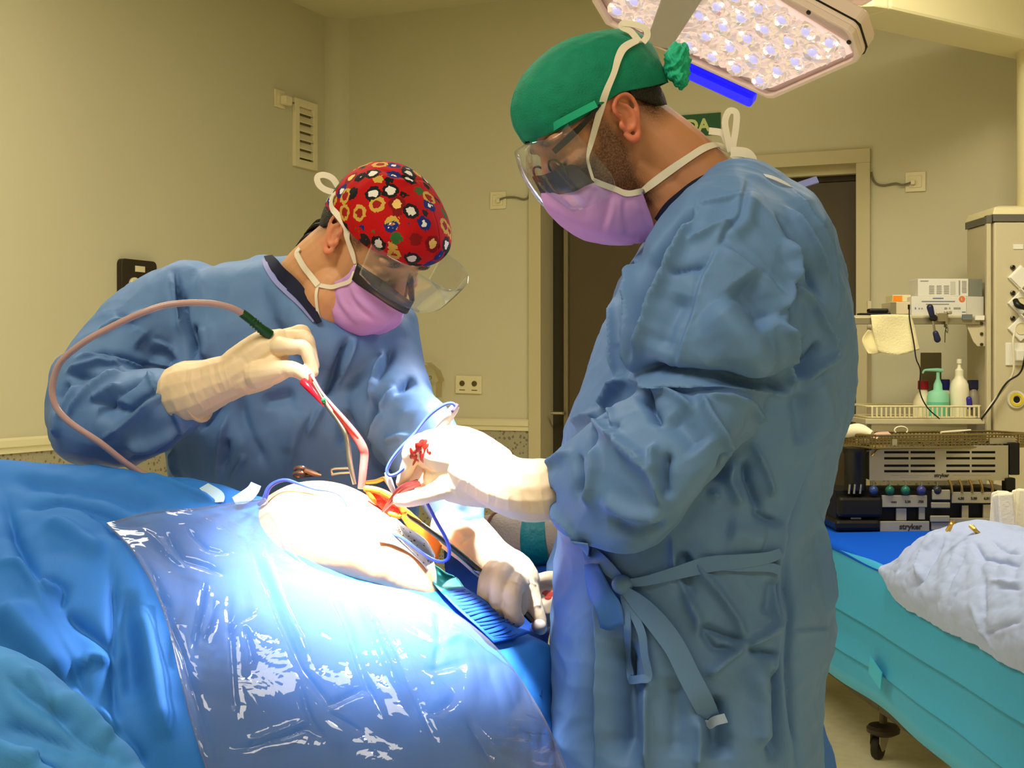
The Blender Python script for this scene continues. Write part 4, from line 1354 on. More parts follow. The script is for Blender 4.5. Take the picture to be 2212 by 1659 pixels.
M_CUP = mat('lens_glass', (238, 226, 222), 0.08, metal=0.6, spec=0.8, emit=((255, 232, 220), 0.28))
M_EMIT = mat('led_lavender', (206, 204, 250), 0.1, spec=0.8, emit=((186, 184, 250), 0.62))
M_GLINT = mat('led_glint', (255, 250, 240), 0.2, emit=((255, 246, 232), 2.2))
# moulded prism facets between the lenses
rnd = random.Random(21)
xs_f = [q.x for q in pi]; ys_f = [q.y for q in pi]
pi2 = [(q.x, q.y) for q in pi]
NX, NY = 64, 40
vs, ok = [], []
for i in range(NX):
    for j in range(NY):
        x = min(xs_f) + (max(xs_f) - min(xs_f)) * (i + rnd.uniform(-.4, .4)) / (NX - 1)
        y = min(ys_f) + (max(ys_f) - min(ys_f)) * (j + rnd.uniform(-.4, .4)) / (NY - 1)
        ok.append(inside((x, y), pi2))
        vs.append(ML @ V(x, y, -0.002 + rnd.uniform(0, 0.009)))
fs = []
for i in range(NX - 1):
    for j in range(NY - 1):
        a, b, c, d_ = i * NY + j, i * NY + j + 1, (i + 1) * NY + j + 1, (i + 1) * NY + j
        if ok[a] and ok[b] and ok[c] and ok[d_]:
            fs += [(a, b, c), (a, c, d_)]
mbf = MB(); mbf.add(vs, fs)
mbf.build('prism_facets', mat('facet_pink', (244, 226, 220), 0.06, spec=0.9, metal=0.35, emit=((255, 228, 220), 0.34)), ol, smooth=False, kind='stuff')  # faint glow imitates lamp light caught by the facets
cup0 = facet_cup().build('lens', M_CUP, ol, smooth=False)
em0 = MB().ell((0, 0, 0.006), (0.0092, 0.0092, 0.007), None, 12, 8).build('led_dome', M_EMIT, cup0)
gl0 = MB().ell((0.0128, 0.004, 0.0085), (0.0028, 0.0045, 0.0014), None, 8, 6).build('lens_glint', M_GLINT, cup0)  # glowing bead imitates the white glint on each lens
first = True
band = [(1398, 90), (1452, 100), (1520, -5), (1560, -70), (1450, -70), (1432, -5)]
shr = [((x - 1560) * 0.965 + 1560, (y - 40) * 0.94 + 40) for x, y in inner]
for i in range(-9, 12):
    for j in range(-7, 9):
        c_ = L00 + i * E1 + j * E2
        if not inside(c_, shr) or inside(c_, band):
            continue
        q = lpx(*c_)
        Mx = ML @ Matrix.Translation(V(q.x, q.y, -0.003)) @ Matrix.Rotation(0.7 * i + 1.3 * j, 4, 'Z')
        if first:
            first = False
            cup0.matrix_basis = Mx
            continue
        k = dup(cup0, ol, Mx)
        for ch in (em0, gl0):
            e = ch.copy()
            COL.objects.link(e)
            e.parent = k
bq = [lpx(x, y) for x, y in band]
MB().rings([[ML @ V(q.x, q.y, z) for q in bq] for z in (-0.002, 0.010)]).build('centre_band', mat('band_grey', (178, 172, 152), 0.5), ol, smooth=False, bevel=0.003)
# blue glowing light guide along the lower edge, behind the rim
M_BLUE = mat('blue_guide', (20, 24, 235), 0.3, emit=((16, 14, 255), 0.9))
for (x0, y0), (x1, y1) in (((1486, 138), (1630, 203)), ((1336, 62), (1396, 96))):
    a, b = ML @ lpx(x0, y0 + 10, -0.03), ML @ lpx(x1, y1 + 10, -0.03)
    dr = (b - a).normalized()
    Mq = frame(a, dr, LN.cross(dr), LN)
    MB().box((0, -0.016, -0.014), ((b - a).length, 0.016, 0.014), Mq).build('blue_light_guide', M_BLUE, ol, smooth=False, bevel=0.006)
for x, y in ((1839, 84), (1752, 20)):
    MB().lathe([(0.0042, 0), (0.0042, 0.002), (0.002, 0.003)], axis_frame(ML @ (lpx(x, y) + V(0, 0, 0.0082)), LN), 10).build('rim_screw', M_BLACK, ol)
# second lamp segment and the yoke that carries both
seg2 = [(1690, -70), (1735, -16), (1862, 17), (1893, -2), (1960, -60), (1900, -120)]
p2 = [lpx(x, y, -0.10) for x, y in seg2]
MB().rings([[ML @ V(q.x, q.y, z) for q in p2] for z in (-0.15, -0.10)]).build('side_segment', M_LAMPW, ol, smooth=False, bevel=0.006)
MB().lathe([(0.005, 0), (0.005, 0.002), (0.002, 0.003)], axis_frame(ML @ (lpx(1878, 1, -0.10) + V(0, 0, -0.0995)), LN), 10).build('rim_screw', M_BLACK, ol)
a = ML @ V(cen.x, cen.y, -0.05)
MB().tube([a, a - LN * 0.12, a - LN * 0.2 + V(0.1, 0.05, 0.15), V(a.x + 0.25, a.y + 0.2, CEIL)], 0.035, 16, 6).build('lamp_arm', M_LAMPW, ol)
# ------------------------------------------------------------------ people: materials
def cloth(name, col, rough=0.62, weave=900, wv=0.06, wr=14, ws=0.35, spec=0.3):
    """non-woven cloth: fine dimple plus soft crumple in the normal"""
    m = bpy.data.materials.new(name)
    m.use_nodes = True
    nt = m.node_tree
    b = nt.nodes['Principled BSDF']
    b.inputs['Base Color'].default_value = (*lin(col), 1)
    b.inputs['Roughness'].default_value = rough
    b.inputs['Specular IOR Level'].default_value = spec
    tc = nt.nodes.new('ShaderNodeTexCoord')
    n1 = nt.nodes.new('ShaderNodeTexNoise')
    n1.inputs['Scale'].default_value = weave
    n2 = nt.nodes.new('ShaderNodeTexNoise')
    n2.inputs['Scale'].default_value = wr
    n2.inputs['Detail'].default_value = 4
    n2.inputs['Distortion'].default_value = 0.8
    try:
        n2.noise_type = 'RIDGED_MULTIFRACTAL'
    except Exception:
        pass
    b1 = nt.nodes.new('ShaderNodeBump'); b1.inputs['Strength'].default_value = wv; b1.inputs['Distance'].default_value = 0.002
    b2 = nt.nodes.new('ShaderNodeBump'); b2.inputs['Strength'].default_value = ws; b2.inputs['Distance'].default_value = 0.004
    for n in (n1, n2):
        nt.links.new(tc.outputs['Object'], n.inputs['Vector'])
    nt.links.new(n1.outputs['Fac'], b1.inputs['Height'])
    nt.links.new(n2.outputs['Fac'], b2.inputs['Height'])
    nt.links.new(b2.outputs['Normal'], b1.inputs['Normal'])
    nt.links.new(b1.outputs['Normal'], b.inputs['Normal'])
    return m


M_GOWN = cloth('gown_blue', (92, 128, 180), 0.6)
M_GOWN_TRIM = cloth('gown_trim_lavender', (136, 140, 204), 0.6)
M_SCRUB = cloth('scrub_navy', (20, 24, 52), 0.8)
M_GLOVE = mat('latex_glove', (240, 214, 178), 0.45, spec=0.4, bump=(70, 0.12, 3, 0.003), sss=0.1)
M_MASK = cloth('mask_lilac', (206, 156, 226), 0.8, ws=0.1)
M_TIE = mat('tie_white', (232, 222, 202), 0.8)
M_HAIR = mat('hair_dark', (26, 18, 12), 0.55, bump=(300, 0.8, 2, 0.004))
M_VISOR = film('visor_clear', (248, 250, 252), 0.03, 0.03, (230, 235, 240), edge=0.02)
M_BAND = mat('antiglare_band', (36, 34, 40), 0.45)


def skin(name, col, dark, lip):
    m = bpy.data.materials.new(name)
    m.use_nodes = True
    nt = m.node_tree
    b = nt.nodes['Principled BSDF']
    b.inputs['Roughness'].default_value = 0.5
    b.inputs['Specular IOR Level'].default_value = 0.35
    b.inputs['Subsurface Weight'].default_value = 0.12
    b.inputs['Subsurface Radius'].default_value = (0.012, 0.004, 0.002)
    b.inputs['Subsurface Scale'].default_value = 1.0
    at = nt.nodes.new('ShaderNodeVertexColor')
    at.layer_name = 'zones'
    sp = nt.nodes.new('ShaderNodeSeparateColor')
    nt.links.new(at.outputs['Color'], sp.inputs[0])
    tc = nt.nodes.new('ShaderNodeTexCoord')
    n = nt.nodes.new('ShaderNodeTexNoise'); n.inputs['Scale'].default_value = 420; n.inputs['Detail'].default_value = 3
    nt.links.new(tc.outputs['Object'], n.inputs['Vector'])
    mr = nt.nodes.new('ShaderNodeMapRange')
    mr.inputs['From Min'].default_value = 0.35; mr.inputs['From Max'].default_value = 0.62
    mr.inputs['To Min'].default_value = 0.62; mr.inputs['To Max'].default_value = 1.0
    nt.links.new(n.outputs['Fac'], mr.inputs['Value'])
    mu = nt.nodes.new('ShaderNodeMath'); mu.operation = 'MULTIPLY'
    nt.links.new(mr.outputs[0], mu.inputs[0]); nt.links.new(sp.outputs[0], mu.inputs[1])
    m1 = nt.nodes.new('ShaderNodeMix'); m1.data_type = 'RGBA'
    m1.inputs[6].default_value = (*lin(col), 1); m1.inputs[7].default_value = (*lin(dark), 1)
    nt.links.new(mu.outputs[0], m1.inputs[0])
    m2 = nt.nodes.new('ShaderNodeMix'); m2.data_type = 'RGBA'
    nt.links.new(m1.outputs[2], m2.inputs[6]); m2.inputs[7].default_value = (*lin(lip), 1)
    nt.links.new(sp.outputs[1], m2.inputs[0])
    nt.links.new(m2.outputs[2], b.inputs['Base Color'])
    n3 = nt.nodes.new('ShaderNodeTexNoise'); n3.inputs['Scale'].default_value = 180
    nt.links.new(tc.outputs['Object'], n3.inputs['Vector'])
    bp = nt.nodes.new('ShaderNodeBump'); bp.inputs['Strength'].default_value = 0.10; bp.inputs['Distance'].default_value = 0.002
    nt.links.new(n3.outputs['Fac'], bp.inputs['Height'])
    nt.links.new(bp.outputs['Normal'], b.inputs['Normal'])
    return m


class Head:
    """head frame: x forward (face), y left, z up; origin between the ears"""

    def __init__(s, c, yaw, pitch, side, roll=0.0):
        # side +1: faces image right, -1: faces image left; yaw turns the face towards the viewer
        fh = V(side * math.cos(yaw), -math.sin(yaw), 0)
        s.f = fh * math.cos(pitch) + V(0, 0, -math.sin(pitch))
        s.l = V(0, 0, 1).cross(fh)
        s.u = fh * math.sin(pitch) + V(0, 0, math.cos(pitch))
        if roll:
            q = Matrix.Rotation(roll, 3, s.f)
            s.l, s.u = q @ s.l, q @ s.u
        s.c = c
        s.M = frame(c, s.f, s.l, s.u)
        s.Mi = s.M.inverted()
        s.near = 1 if s.l.y < 0 else -1

    def at(s, x, y, z):
        return s.M @ V(x, y, z)

    def px(s, x, y, lat):
        """photo pixel on the sagittal slice at lateral offset lat (positive = near side)"""
        return on_plane(x, y, s.c + s.l * (lat * s.near), s.l)

    def lpx(s, x, y, lat):
        return s.Mi @ s.px(x, y, lat)


def head_shapes(mb, H):
    M = H.M
    mb.ell((-0.006, 0, 0.042), (0.097, 0.076, 0.085), M, 28, 18)
    rows = []
    for z, c, rx, ry in ((0.075, 0.0, 0.080, 0.066), (0.04, 0.008, 0.085, 0.069), (0.012, 0.010, 0.080, 0.067), (-0.015, 0.014, 0.074, 0.065), (-0.045, 0.020, 0.070, 0.060), (-0.075, 0.034, 0.058, 0.050), (-0.100, 0.050, 0.042, 0.036), (-0.114, 0.060, 0.026, 0.022)):
        q = [M @ V(c, 0, z)]
        rows.append((*(M @ V(c, 0, z)), *(H.f * rx), *(H.l * ry)))
    mb.loft(rows, 32, 4, 2.2)
    mb.tube([M @ V(0.086, 0, 0.022), M @ V(0.097, 0, 0.002), M @ V(0.108, 0, -0.018), M @ V(0.113, 0, -0.030)], [0.009, 0.010, 0.012, 0.014], 12, 4, round_ends=True)
    for s in (-1, 1):
        mb.ell((0.100, 0.011 * s, -0.033), (0.012, 0.009, 0.009), M)
        mb.ell((0.078, 0.030 * s, 0.034), (0.014, 0.028, 0.009), M)                     # brow
        mb.ell((0.066, 0.046 * s, -0.012), (0.022, 0.020, 0.016), M)                    # cheekbone
        mb.ell((0.071, 0.0325 * s, 0.010), (0.0150, 0.0165, 0.0125), M)                 # closed lid over the eyeball
        mb.tube([M @ V(0.088, 0.018 * s, 0.004), M @ V(0.0895, 0.032 * s, 0.0), M @ V(0.079, 0.047 * s, 0.003)], [0.002, 0.0028, 0.002], 8, 4)  # lash line
        # ear
        Me = M @ Matrix.Translation(V(-0.006, 0.0685 * s, -0.002)) @ Matrix.Rotation(s * math.radians(24), 4, 'Z') @ Matrix.Rotation(math.radians(-8), 4, 'Y')

        def E(x, z, n):
            return Me @ V(x / 1000, s * n / 1000, z / 1000)
        mb.tube([E(8, -3, 3), E(4, 6, 7), E(12, 16, 8), E(8, 28, 11), E(-5, 34, 15), E(-17, 29, 18), E(-21, 14, 18), E(-17, -3, 15), E(-10, -16, 11), E(-3, -27, 8), E(6, -26, 6), E(9, -16, 3)], [0.0024, 0.0030, 0.0036, 0.0036, 0.0036, 0.0036, 0.0036, 0.0036, 0.0046, 0.0062, 0.0058, 0.004], 10, 4, round_ends=True)
        mb.tube([E(-2, 25, 10), E(-10, 16, 13), E(-11, 2, 14), E(-6, -10, 12), E(2, -14, 9), E(7, -10, 7)], [0.0024, 0.0034, 0.0036, 0.0034, 0.0034, 0.0028], 10, 4, round_ends=True)
        mb.ell((-0.006, 0.004 * s, 0.008), (0.014, 0.0035, 0.024), Me @ Matrix.Rotation(s * math.radians(-16), 4, 'Z'))
        mb.ell((0.010, 0.005 * s, -0.004), (0.004, 0.005, 0.007), Me)


def paint_zones(me, H, beard):
    co = coords(me)
    Mi = np.array(H.Mi)
    q = co @ Mi[:3, :3].T + Mi[:3, 3]
    x, y, z = q[:, 0], np.abs(q[:, 1]), q[:, 2]
    d = np.zeros(len(co)); r = np.zeros(len(co))
    sm = lambda v, a, b: np.clip((v - a) / (b - a), 0, 1)
    # ears and nose redder
    r = np.maximum(r, 0.75 * sm(y, 0.069, 0.082) * (x < 0.02) * (z > -0.036) * (z < 0.05) * (x > -0.05))
    r = np.maximum(r, 0.35 * sm(x, 0.094, 0.108))
    # brows
    for s in (1,):
        b = np.exp(-((y - 0.032) / 0.020) ** 2 * 1.2 - ((z - 0.036 + (y - 0.03) * 0.1) / 0.006) ** 2) * (x > 0.06)
        d = np.maximum(d, np.clip(b * 1.5, 0, 1))
    # lash line
    b = np.exp(-((y - 0.033) / 0.014) ** 2 - ((z - 0.0005) / 0.0025) ** 2) * (x > 0.07)
    d = np.maximum(d, 0.9 * b)
    if beard:
        jaw = sm(-z, -0.012 + 0.0, 0.018) * sm(x, -0.002, 0.020) * sm(0.125 + z, 0.0, 0.01)
        side = sm(x, 0.004, 0.016) * sm(0.040 - x, 0, 0.012) * sm(0.055 - z, 0, 0.02) * sm(z, -0.05, -0.03)
        d = np.maximum(d, beard * np.clip(jaw * sm(y, 0.0, 0.01) + 0.8 * side, 0, 1) * (y < 0.075))
    if H.near:
        # hair-line stubble at nape and temple
        n = sm(-x, 0.030, 0.055) * sm(z, -0.045, -0.015)
        d = np.maximum(d, 0.95 * n * (y < 0.078))
        t = sm(x, 0.004, 0.016) * sm(0.046 - x, 0, 0.012) * sm(z, 0.0, 0.02)
        d = np.maximum(d, 0.85 * t * (y < 0.074))
    at = me.color_attributes.new('zones', 'FLOAT_COLOR', 'POINT')
    arr = np.zeros((len(co), 4)); arr[:, 0] = d; arr[:, 1] = r; arr[:, 3] = 1
    at.data.foreach_set('color', arr.ravel())


def cap_shell(H, edge, top, back, puff, name, m, parent, sub=1, solid=0.0016, seed=1, wrinkle=0.002, bouffant=None):
    """edge: list of (azimuth deg from the face, radius, z) half profile; mirrored left and right"""
    az = np.array([e[0] for e in edge]); rr = np.array([e[1] for e in edge]); zz = np.array([e[2] for e in edge])
    N, K = 96, 26
    G = []
    for i in range(N):
        a = 360.0 * i / N
        am = a if a <= 180 else 360 - a
        r0, z0 = np.interp(am, az, rr), np.interp(am, az, zz)
        row = []
        for k in range(K + 1):
            t = k / K
            s_ = math.sin(t * math.pi / 2)
            c_ = math.cos(t * math.pi / 2) ** 0.85 if t < 1 else 0.0
            fr_ = 0.5 + 0.5 * math.cos(math.radians(am))
            z = z0 + (top - z0) * s_
            r = r0 * (c_ if t < 1 else 0.001) * (1 + puff * math.sin(t * math.pi) * (0.35 + 0.65 * fr_))
            x = r * math.cos(math.radians(a)) * 1.0 + back * (1 - fr_ * 0) * 0
            y = r * math.sin(math.radians(a)) * 0.80
            if bouffant:
                bx, bz, amt, wd = bouffant
                w = math.exp(-(((am - 180) / 40.0) ** 2) - ((t - 0.30) / wd) ** 2)
                x -= amt * w; z += bz * w
            row.append(H.at(x + (-0.004), y, z))
        G.append(row)
    G.append(G[0])
    mbx = MB().sheet(G)
    me = bpy.data.meshes.new('tmp')
    me.from_pydata(mbx.v, [], mbx.f)
    me.update()
    return me


def hand(parts, voxel=0.0020, smooth=2):
    """parts: tubes of (photo x, y, depth, radius mm)"""
    mb = MB()
    for p in parts:
        mb.tube([P(x, y, d) for x, y, d, r in p], [r * (0.90 if r < 18 else 1) / 1000 for x, y, d, r in p], 14, 5, round_ends=True)
    return remesh(mb, voxel, smooth, 1)


def cs(x0, y0, s, pts):
    """points (x, y, depth, r) given in a crop of the photo"""
    return [(x0 + a / s, y0 + b / s, *c) for a, b, *c in pts]


def torso_rows(rows):
    out = []
    for y, xl, xr, yc, hd in rows:
        c = P((xl + xr) / 2, y, yc)
        out.append((*c, (xr - xl) / 2 / F * yc, 0, 0, 0, hd, 0))
    return out


def ties(bvh, px, w, off, name, m, parent, lat=None, H=None, k=4, wl=None):
    pts, nr = [], []
    wl = list(wl) if wl else [w] * len(px)
    wk = []
    for i, p in enumerate(px):
        if len(p) == 3:                                   # (x, y, depth): hangs free
            pts.append(P(*p)); nr.append(V(0, -1, 0.1)); wk.append(wl[i]); continue
        h, n = cast(bvh, p[0], p[1], off)
        if h is None and H is None:
            continue
        if h is None:
            h, n = H.px(p[0], p[1], lat or 0.05), V(0, -1, 0)
        pts.append(h); nr.append(n); wk.append(wl[i])
    return MB().ribbon(pts, nr, wk, 0.0016, k).build(name, m, parent)


# ================================================================== the standing surgeon on the right
H2 = Head(P(1298, 286, 1.905), math.radians(17), math.radians(37), -1)
p2_ = thing('person', 'surgeon in green bouffant cap and blue gown standing at the right, head bowed', 'person', V(P(1480, 900, 1.93).x, 1.93, 0))
b = MB()
head_shapes(b, H2)
b.tube([H2.at(-0.022, 0, 0.02), P(1425, 330, 1.915), P(1492, 405, 1.925), P(1530, 480, 1.93)], [0.058, 0.060, 0.068, 0.085], 24, 5, round_ends=True)
b.tube([H2.at(0.0, 0, -0.05), P(1420, 395, 1.91), P(1490, 470, 1.93)], [0.045, 0.050, 0.070], 20, 4, round_ends=True)
b.loft(torso_rows([(395, 1540, 1650, 1.93, .05), (430, 1480, 1700, 1.93, .12), (480, 1440, 1740, 1.93, .15), (560, 1420, 1760, 1.93, .17), (700, 1400, 1760, 1.93, .16)]), 32, 3)
me2 = remesh(b, 0.0023, 3)
paint_zones(me2, H2, 0.85)
body2 = link('body', me2, skin('skin_tan', (190, 130, 92), (40, 25, 17), (206, 104, 82)), p2_, ang=0)
BV2 = bvh_of(me2)

g = MB()
g.loft(torso_rows([(376, 1548, 1650, 1.93, .06), (392, 1512, 1690, 1.93, .10), (420, 1478, 1728, 1.93, .145), (455, 1440, 1754, 1.93, .18), (510, 1398, 1792, 1.93, .205), (580, 1352, 1810, 1.93, .215), (650, 1318, 1822, 1.93, .215), (720, 1294, 1836, 1.93, .21), (770, 1276, 1842, 1.93, .21), (860, 1242, 1834, 1.93, .205), (970, 1212, 1808, 1.93, .20), (1090, 1206, 1776, 1.93, .20), (1150, 1203, 1766, 1.93, .20), (1200, 1198, 1776, 1.93, .20), (1290, 1190, 1794, 1.93, .205), (1360, 1187, 1798, 1.93, .205), (1440, 1184, 1776, 1.93, .205), (1520, 1182, 1769, 1.93, .205), (1700, 1182, 1772, 1.93, .21), (2150, 1178, 1790, 1.93, .22)]), 72, 3, 2.3)
# near sleeve: upper arm, then the bagging forearm
g.tube([P(*q[:3]) for q in ((1600, 470, 1.86), (1575, 560, 1.80), (1545, 680, 1.75), (1533, 790, 1.72), (1540, 860, 1.71))], [0.085, 0.112, 0.116, 0.106, 0.07], 30, 5, round_ends=True)
g.loft([(*P(x, y, d), *(V(dx, 0, dz) * r), *(V(0, 1, 0) * rd)) for x, y, d, dx, dz, r, rd in ((1598, 935, 1.73, .5, .86, .045, .05), (1560, 950, 1.71, .45, .9, .085, .085), (1490, 985, 1.695, .3, .95, .112, .095), (1400, 1010, 1.70, .2, .98, .112, .09), (1310, 1030, 1.73, .1, .99, .095, .08), (1240, 1050, 1.76, .05, 1, .072, .065), (1200, 1056, 1.785, 0, 1, .052, .05), (1176, 1054, 1.80, 0, 1, .036, .036))], 36, 5)
# far sleeve, mostly behind the body
g.tube([P(*q) for q in ((1580, 480, 2.05), (1520, 640, 2.14), (1440, 840, 2.17), (1370, 980, 2.14), (1290, 1150, 2.10), (1235, 1260, 2.07))], [0.085, 0.10, 0.095, 0.085, 0.065, 0.045], 24, 5, round_ends=True)
gm = remesh(g, 0.0054, 6, 1)
A = crop(1100, 360, 2.5925)
B = crop(1100, 950, 2.34)
sculpt(gm, [(k, a * (1.9 if k in 'rv' else 1.6), w * (0.74 if k in 'rvs' else 0.9), p) for k, a, w, p in [
    # front edge of the sleeve: bunched vertical folds
    ('d', 26, 17, A([(1040, 230), (900, 390), (790, 540), (745, 720), (730, 920)])),
    ('r', 12, 11, A([(1050, 205), (970, 420), (905, 560), (815, 740), (745, 950), (695, 1140)])),
    ('r', 12, 9, A([(716, 490), (702, 690), (690, 880), (688, 1050), (698, 1160)])),
    ('v', 12, 8, A([(655, 760), (645, 900), (640, 1050), (640, 1150)])),
    ('r', 9, 8, A([(586, 690), (590, 850), (592, 1000), (596, 1190)])),
    ('r', 7, 7, A([(600, 620), (650, 650), (704, 700)])),
    ('v', 5, 6, A([(600, 1000), (640, 1010), (690, 1040)])),
    # armhole and back of the sleeve
    ('s', 6, 12, A([(1330, 60), (1300, 180), (1285, 270), (1200, 370), (1150, 480)])),
    ('g', 7, 16, A([(1360, 130), (1320, 300), (1210, 400)])),
    ('r', 12, 14, A([(1540, 400), (1590, 530), (1605, 650), (1560, 780), (1535, 870)])),
    ('r', 12, 12, A([(1535, 870), (1590, 980), (1600, 1080), (1590, 1250)])),
    ('v', 28, 19, A([(1620, 600), (1625, 760), (1622, 900), (1618, 1060), (1612, 1180)])),
    ('v', 9, 10, A([(1530, 860), (1600, 720), (1620, 640)])),
    ('d', 16, 32, A([(1300, 620), (1420, 760), (1480, 900)])),
    ('g', 16, 32, A([(1120, 780), (1260, 920), (1380, 1080), (1460, 1170)])),
    ('s', 5, 8, A([(1190, 430), (1330, 510), (1480, 620), (1565, 735)])),
    ('s', -5, 10, A([(1200, 385), (1085, 590), (1000, 860), (950, 1010), (910, 1165)])),
    ('d', 8, 22, A([(960, 700), (880, 880), (840, 1040)])),
    ('r', 6, 9, A([(1000, 420), (1130, 360), (1240, 310)])),
    ('v', 6, 8, A([(880, 600), (1000, 560), (1100, 540)])),
    ('r', 5, 8, A([(1060, 210), (1180, 180), (1290, 160)])),
    # overhang of the upper sleeve on the forearm bag
    ('v', 17, 15, A([(700, 1160), (830, 1168), (1000, 1180), (1200, 1200), (1380, 1222), (1560, 1250)])),
    ('r', 13, 13, A([(690, 1185), (830, 1200), (1010, 1212), (1200, 1235), (1400, 1250), (1585, 1280)])),
    ('v', 14, 11, A([(720, 1150), (790, 1130), (860, 1165)])),
    # forearm bag
    ('r', 13, 12, A([(690, 1175), (600, 1230), (545, 1330), (560, 1420), (590, 1500)])),
    ('v', 12, 11, A([(735, 1200), (770, 1310), (810, 1400), (845, 1450)])),
    ('r', 8, 11, A([(720, 1190), (830, 1230), (950, 1300), (1040, 1370)])),
    ('r', 10, 12, A([(1075, 1290), (1120, 1390), (1190, 1510), (1240, 1620)])),
    ('d', 10, 22, A([(900, 1380), (1000, 1480), (1080, 1580)])),
    ('r', 7, 9, A([(1075, 1295), (1240, 1300), (1350, 1330), (1440, 1450)])),
    ('r', 9, 9, A([(590, 1500), (660, 1560), (740, 1610), (800, 1680)])),
    ('r', 9, 9, A([(440, 1400), (520, 1470), (590, 1530)])),
    ('v', 12, 12, A([(540, 1360), (560, 1440), (600, 1470)])),
    ('r', 10, 11, A([(370, 1450), (440, 1400), (520, 1390)])),
    ('v', 7, 10, A([(480, 1430), (450, 1560), (440, 1640)])),
    ('r', 11, 11, B([(530, 0), (640, 90), (720, 165), (752, 240), (762, 335)])),
    ('v', 10, 10, B([(800, 60), (785, 170), (790, 300)])),
    ('r', 8, 9, B([(738, 20), (735, 90), (742, 160)])),
    ('r', 10, 12, B([(430, 20), (440, 140), (425, 240), (385, 340)])),
    ('v', 9, 12, B([(330, 60), (340, 180), (330, 290)])),
    ('r', 8, 11, B([(145, 175), (220, 110), (300, 60)])),
    ('v', 12, 12, B([(165, 200), (200, 250), (200, 330)])),
    ('g', 8, 16, B([(460, 300), (600, 380), (780, 410)])),
    ('d', 8, 16, B([(480, 420), (640, 470), (800, 440)])),
    ('r', 8, 9, B([(1010, 220), (1030, 270), (1065, 290)])),
    ('d', 12, 12, B([(1040, 210), (1075, 150), (1090, 60)])),
    ('r', 6, 9, B([(200, 350), (300, 440), (380, 540)])),
    # body front, pocket flap and belt area
    ('s', -10, 20, B([(440, 640), (430, 900), (440, 1100), (435, 1300), (420, 1659)])),
    ('d', 24, 24, B([(560, 1000), (570, 1200), (580, 1400), (580, 1659)])),
    ('r', 11, 9, B([(690, 1220), (692, 1350), (690, 1500), (688, 1659)])),
    ('d', 8, 18, B([(840, 1200), (850, 1400), (840, 1620)])),
    ('r', 8, 10, B([(960, 1400), (965, 1520), (950, 1659)])),
    ('d', 10, 15, B([(890, 560), (880, 700), (900, 820)])),
    ('r', 10, 10, B([(820, 500), (840, 640), (900, 800), (950, 900), (960, 1000)])),
    ('r', 10, 11, B([(900, 560), (960, 650), (1060, 770), (1150, 900), (1195, 1000)])),
    ('v', 9, 10, B([(1195, 1010), (1100, 1000), (960, 940)])),
    ('r', 10, 11, B([(1190, 1040), (1090, 1110), (1000, 1190)])),
    ('r', 9, 10, B([(1200, 1035), (1290, 990), (1365, 920)])),
    ('v', 8, 9, B([(1210, 1060), (1290, 1080), (1360, 1090)])),
    ('v', 8, 9, B([(960, 960), (1040, 1060), (1160, 1070)])),
    ('d', 18, 20, B([(1010, 1300), (1050, 1450), (1060, 1620)])),
    ('g', 15, 22, B([(1240, 1120), (1290, 1300), (1300, 1560)])),
    ('d', 18, 18, B([(1345, 1150), (1350, 1380), (1350, 1640)])),
    ('g', 9, 22, B([(1100, 460), (1200, 480), (1300, 500)])),
    ('d', 9, 16, B([(1310, 900), (1340, 800), (1355, 700)])),
    # back edge strip lying over the gown
    ('s', 9, 16, B([(1560, 60), (1480, 250), (1405, 430), (1380, 600), (1372, 900), (1370, 1200), (1370, 1659)])),
    ('v', 8, 9, B([(1420, 560), (1430, 800), (1430, 1000), (1440, 1300), (1470, 1640)])),
    ('r', 9, 12, B([(1560, 380), (1580, 560), (1600, 700), (1625, 880)])),
    ('s', 4, 7, B([(1420, 970), (1540, 962), (1640, 955)])),
    ('v', 8, 10, B([(1380, 430), (1300, 400), (1230, 360)])),
    ('r', 10, 11, B([(1130, 100), (1110, 200), (1170, 330)])),
    ('v', 12, 12, B([(1200, 100), (1210, 200), (1280, 360)])),
    ('r', 8, 10, B([(1230, 20), (1300, 160), (1340, 300)])),
    # back of the gown
    ('r', 9, 11, A([(1560, 230), (1660, 380), (1740, 520), (1800, 640)])),
    ('v', 8, 10, A([(1500, 260), (1620, 440), (1700, 600), (1760, 760)])),
    ('r', 9, 10, A([(1590, 600), (1680, 740), (1740, 860), (1850, 1030)])),
    ('v', 11, 11, A([(1620, 1180), (1700, 1080), (1750, 980)])),
    ('r', 9, 11, A([(1630, 1200), (1740, 1120), (1855, 1035)])),
    ('s', 8, 10, A([(1600, 120), (1700, 250), (1780, 370), (1835, 500), (1845, 680), (1840, 850)])),
    ('g', 9, 22, A([(1700, 1180), (1760, 1320), (1780, 1500)])),
    ('d', 9, 18, A([(1620, 1260), (1640, 1400), (1650, 1560)])),
]], crump=[(0.12, 5.5, 3), (0.05, 2.2, 4)])
gown2 = link('gown', gm, M_GOWN, p2_, ang=0)
BG2 = bvh_of(gm)
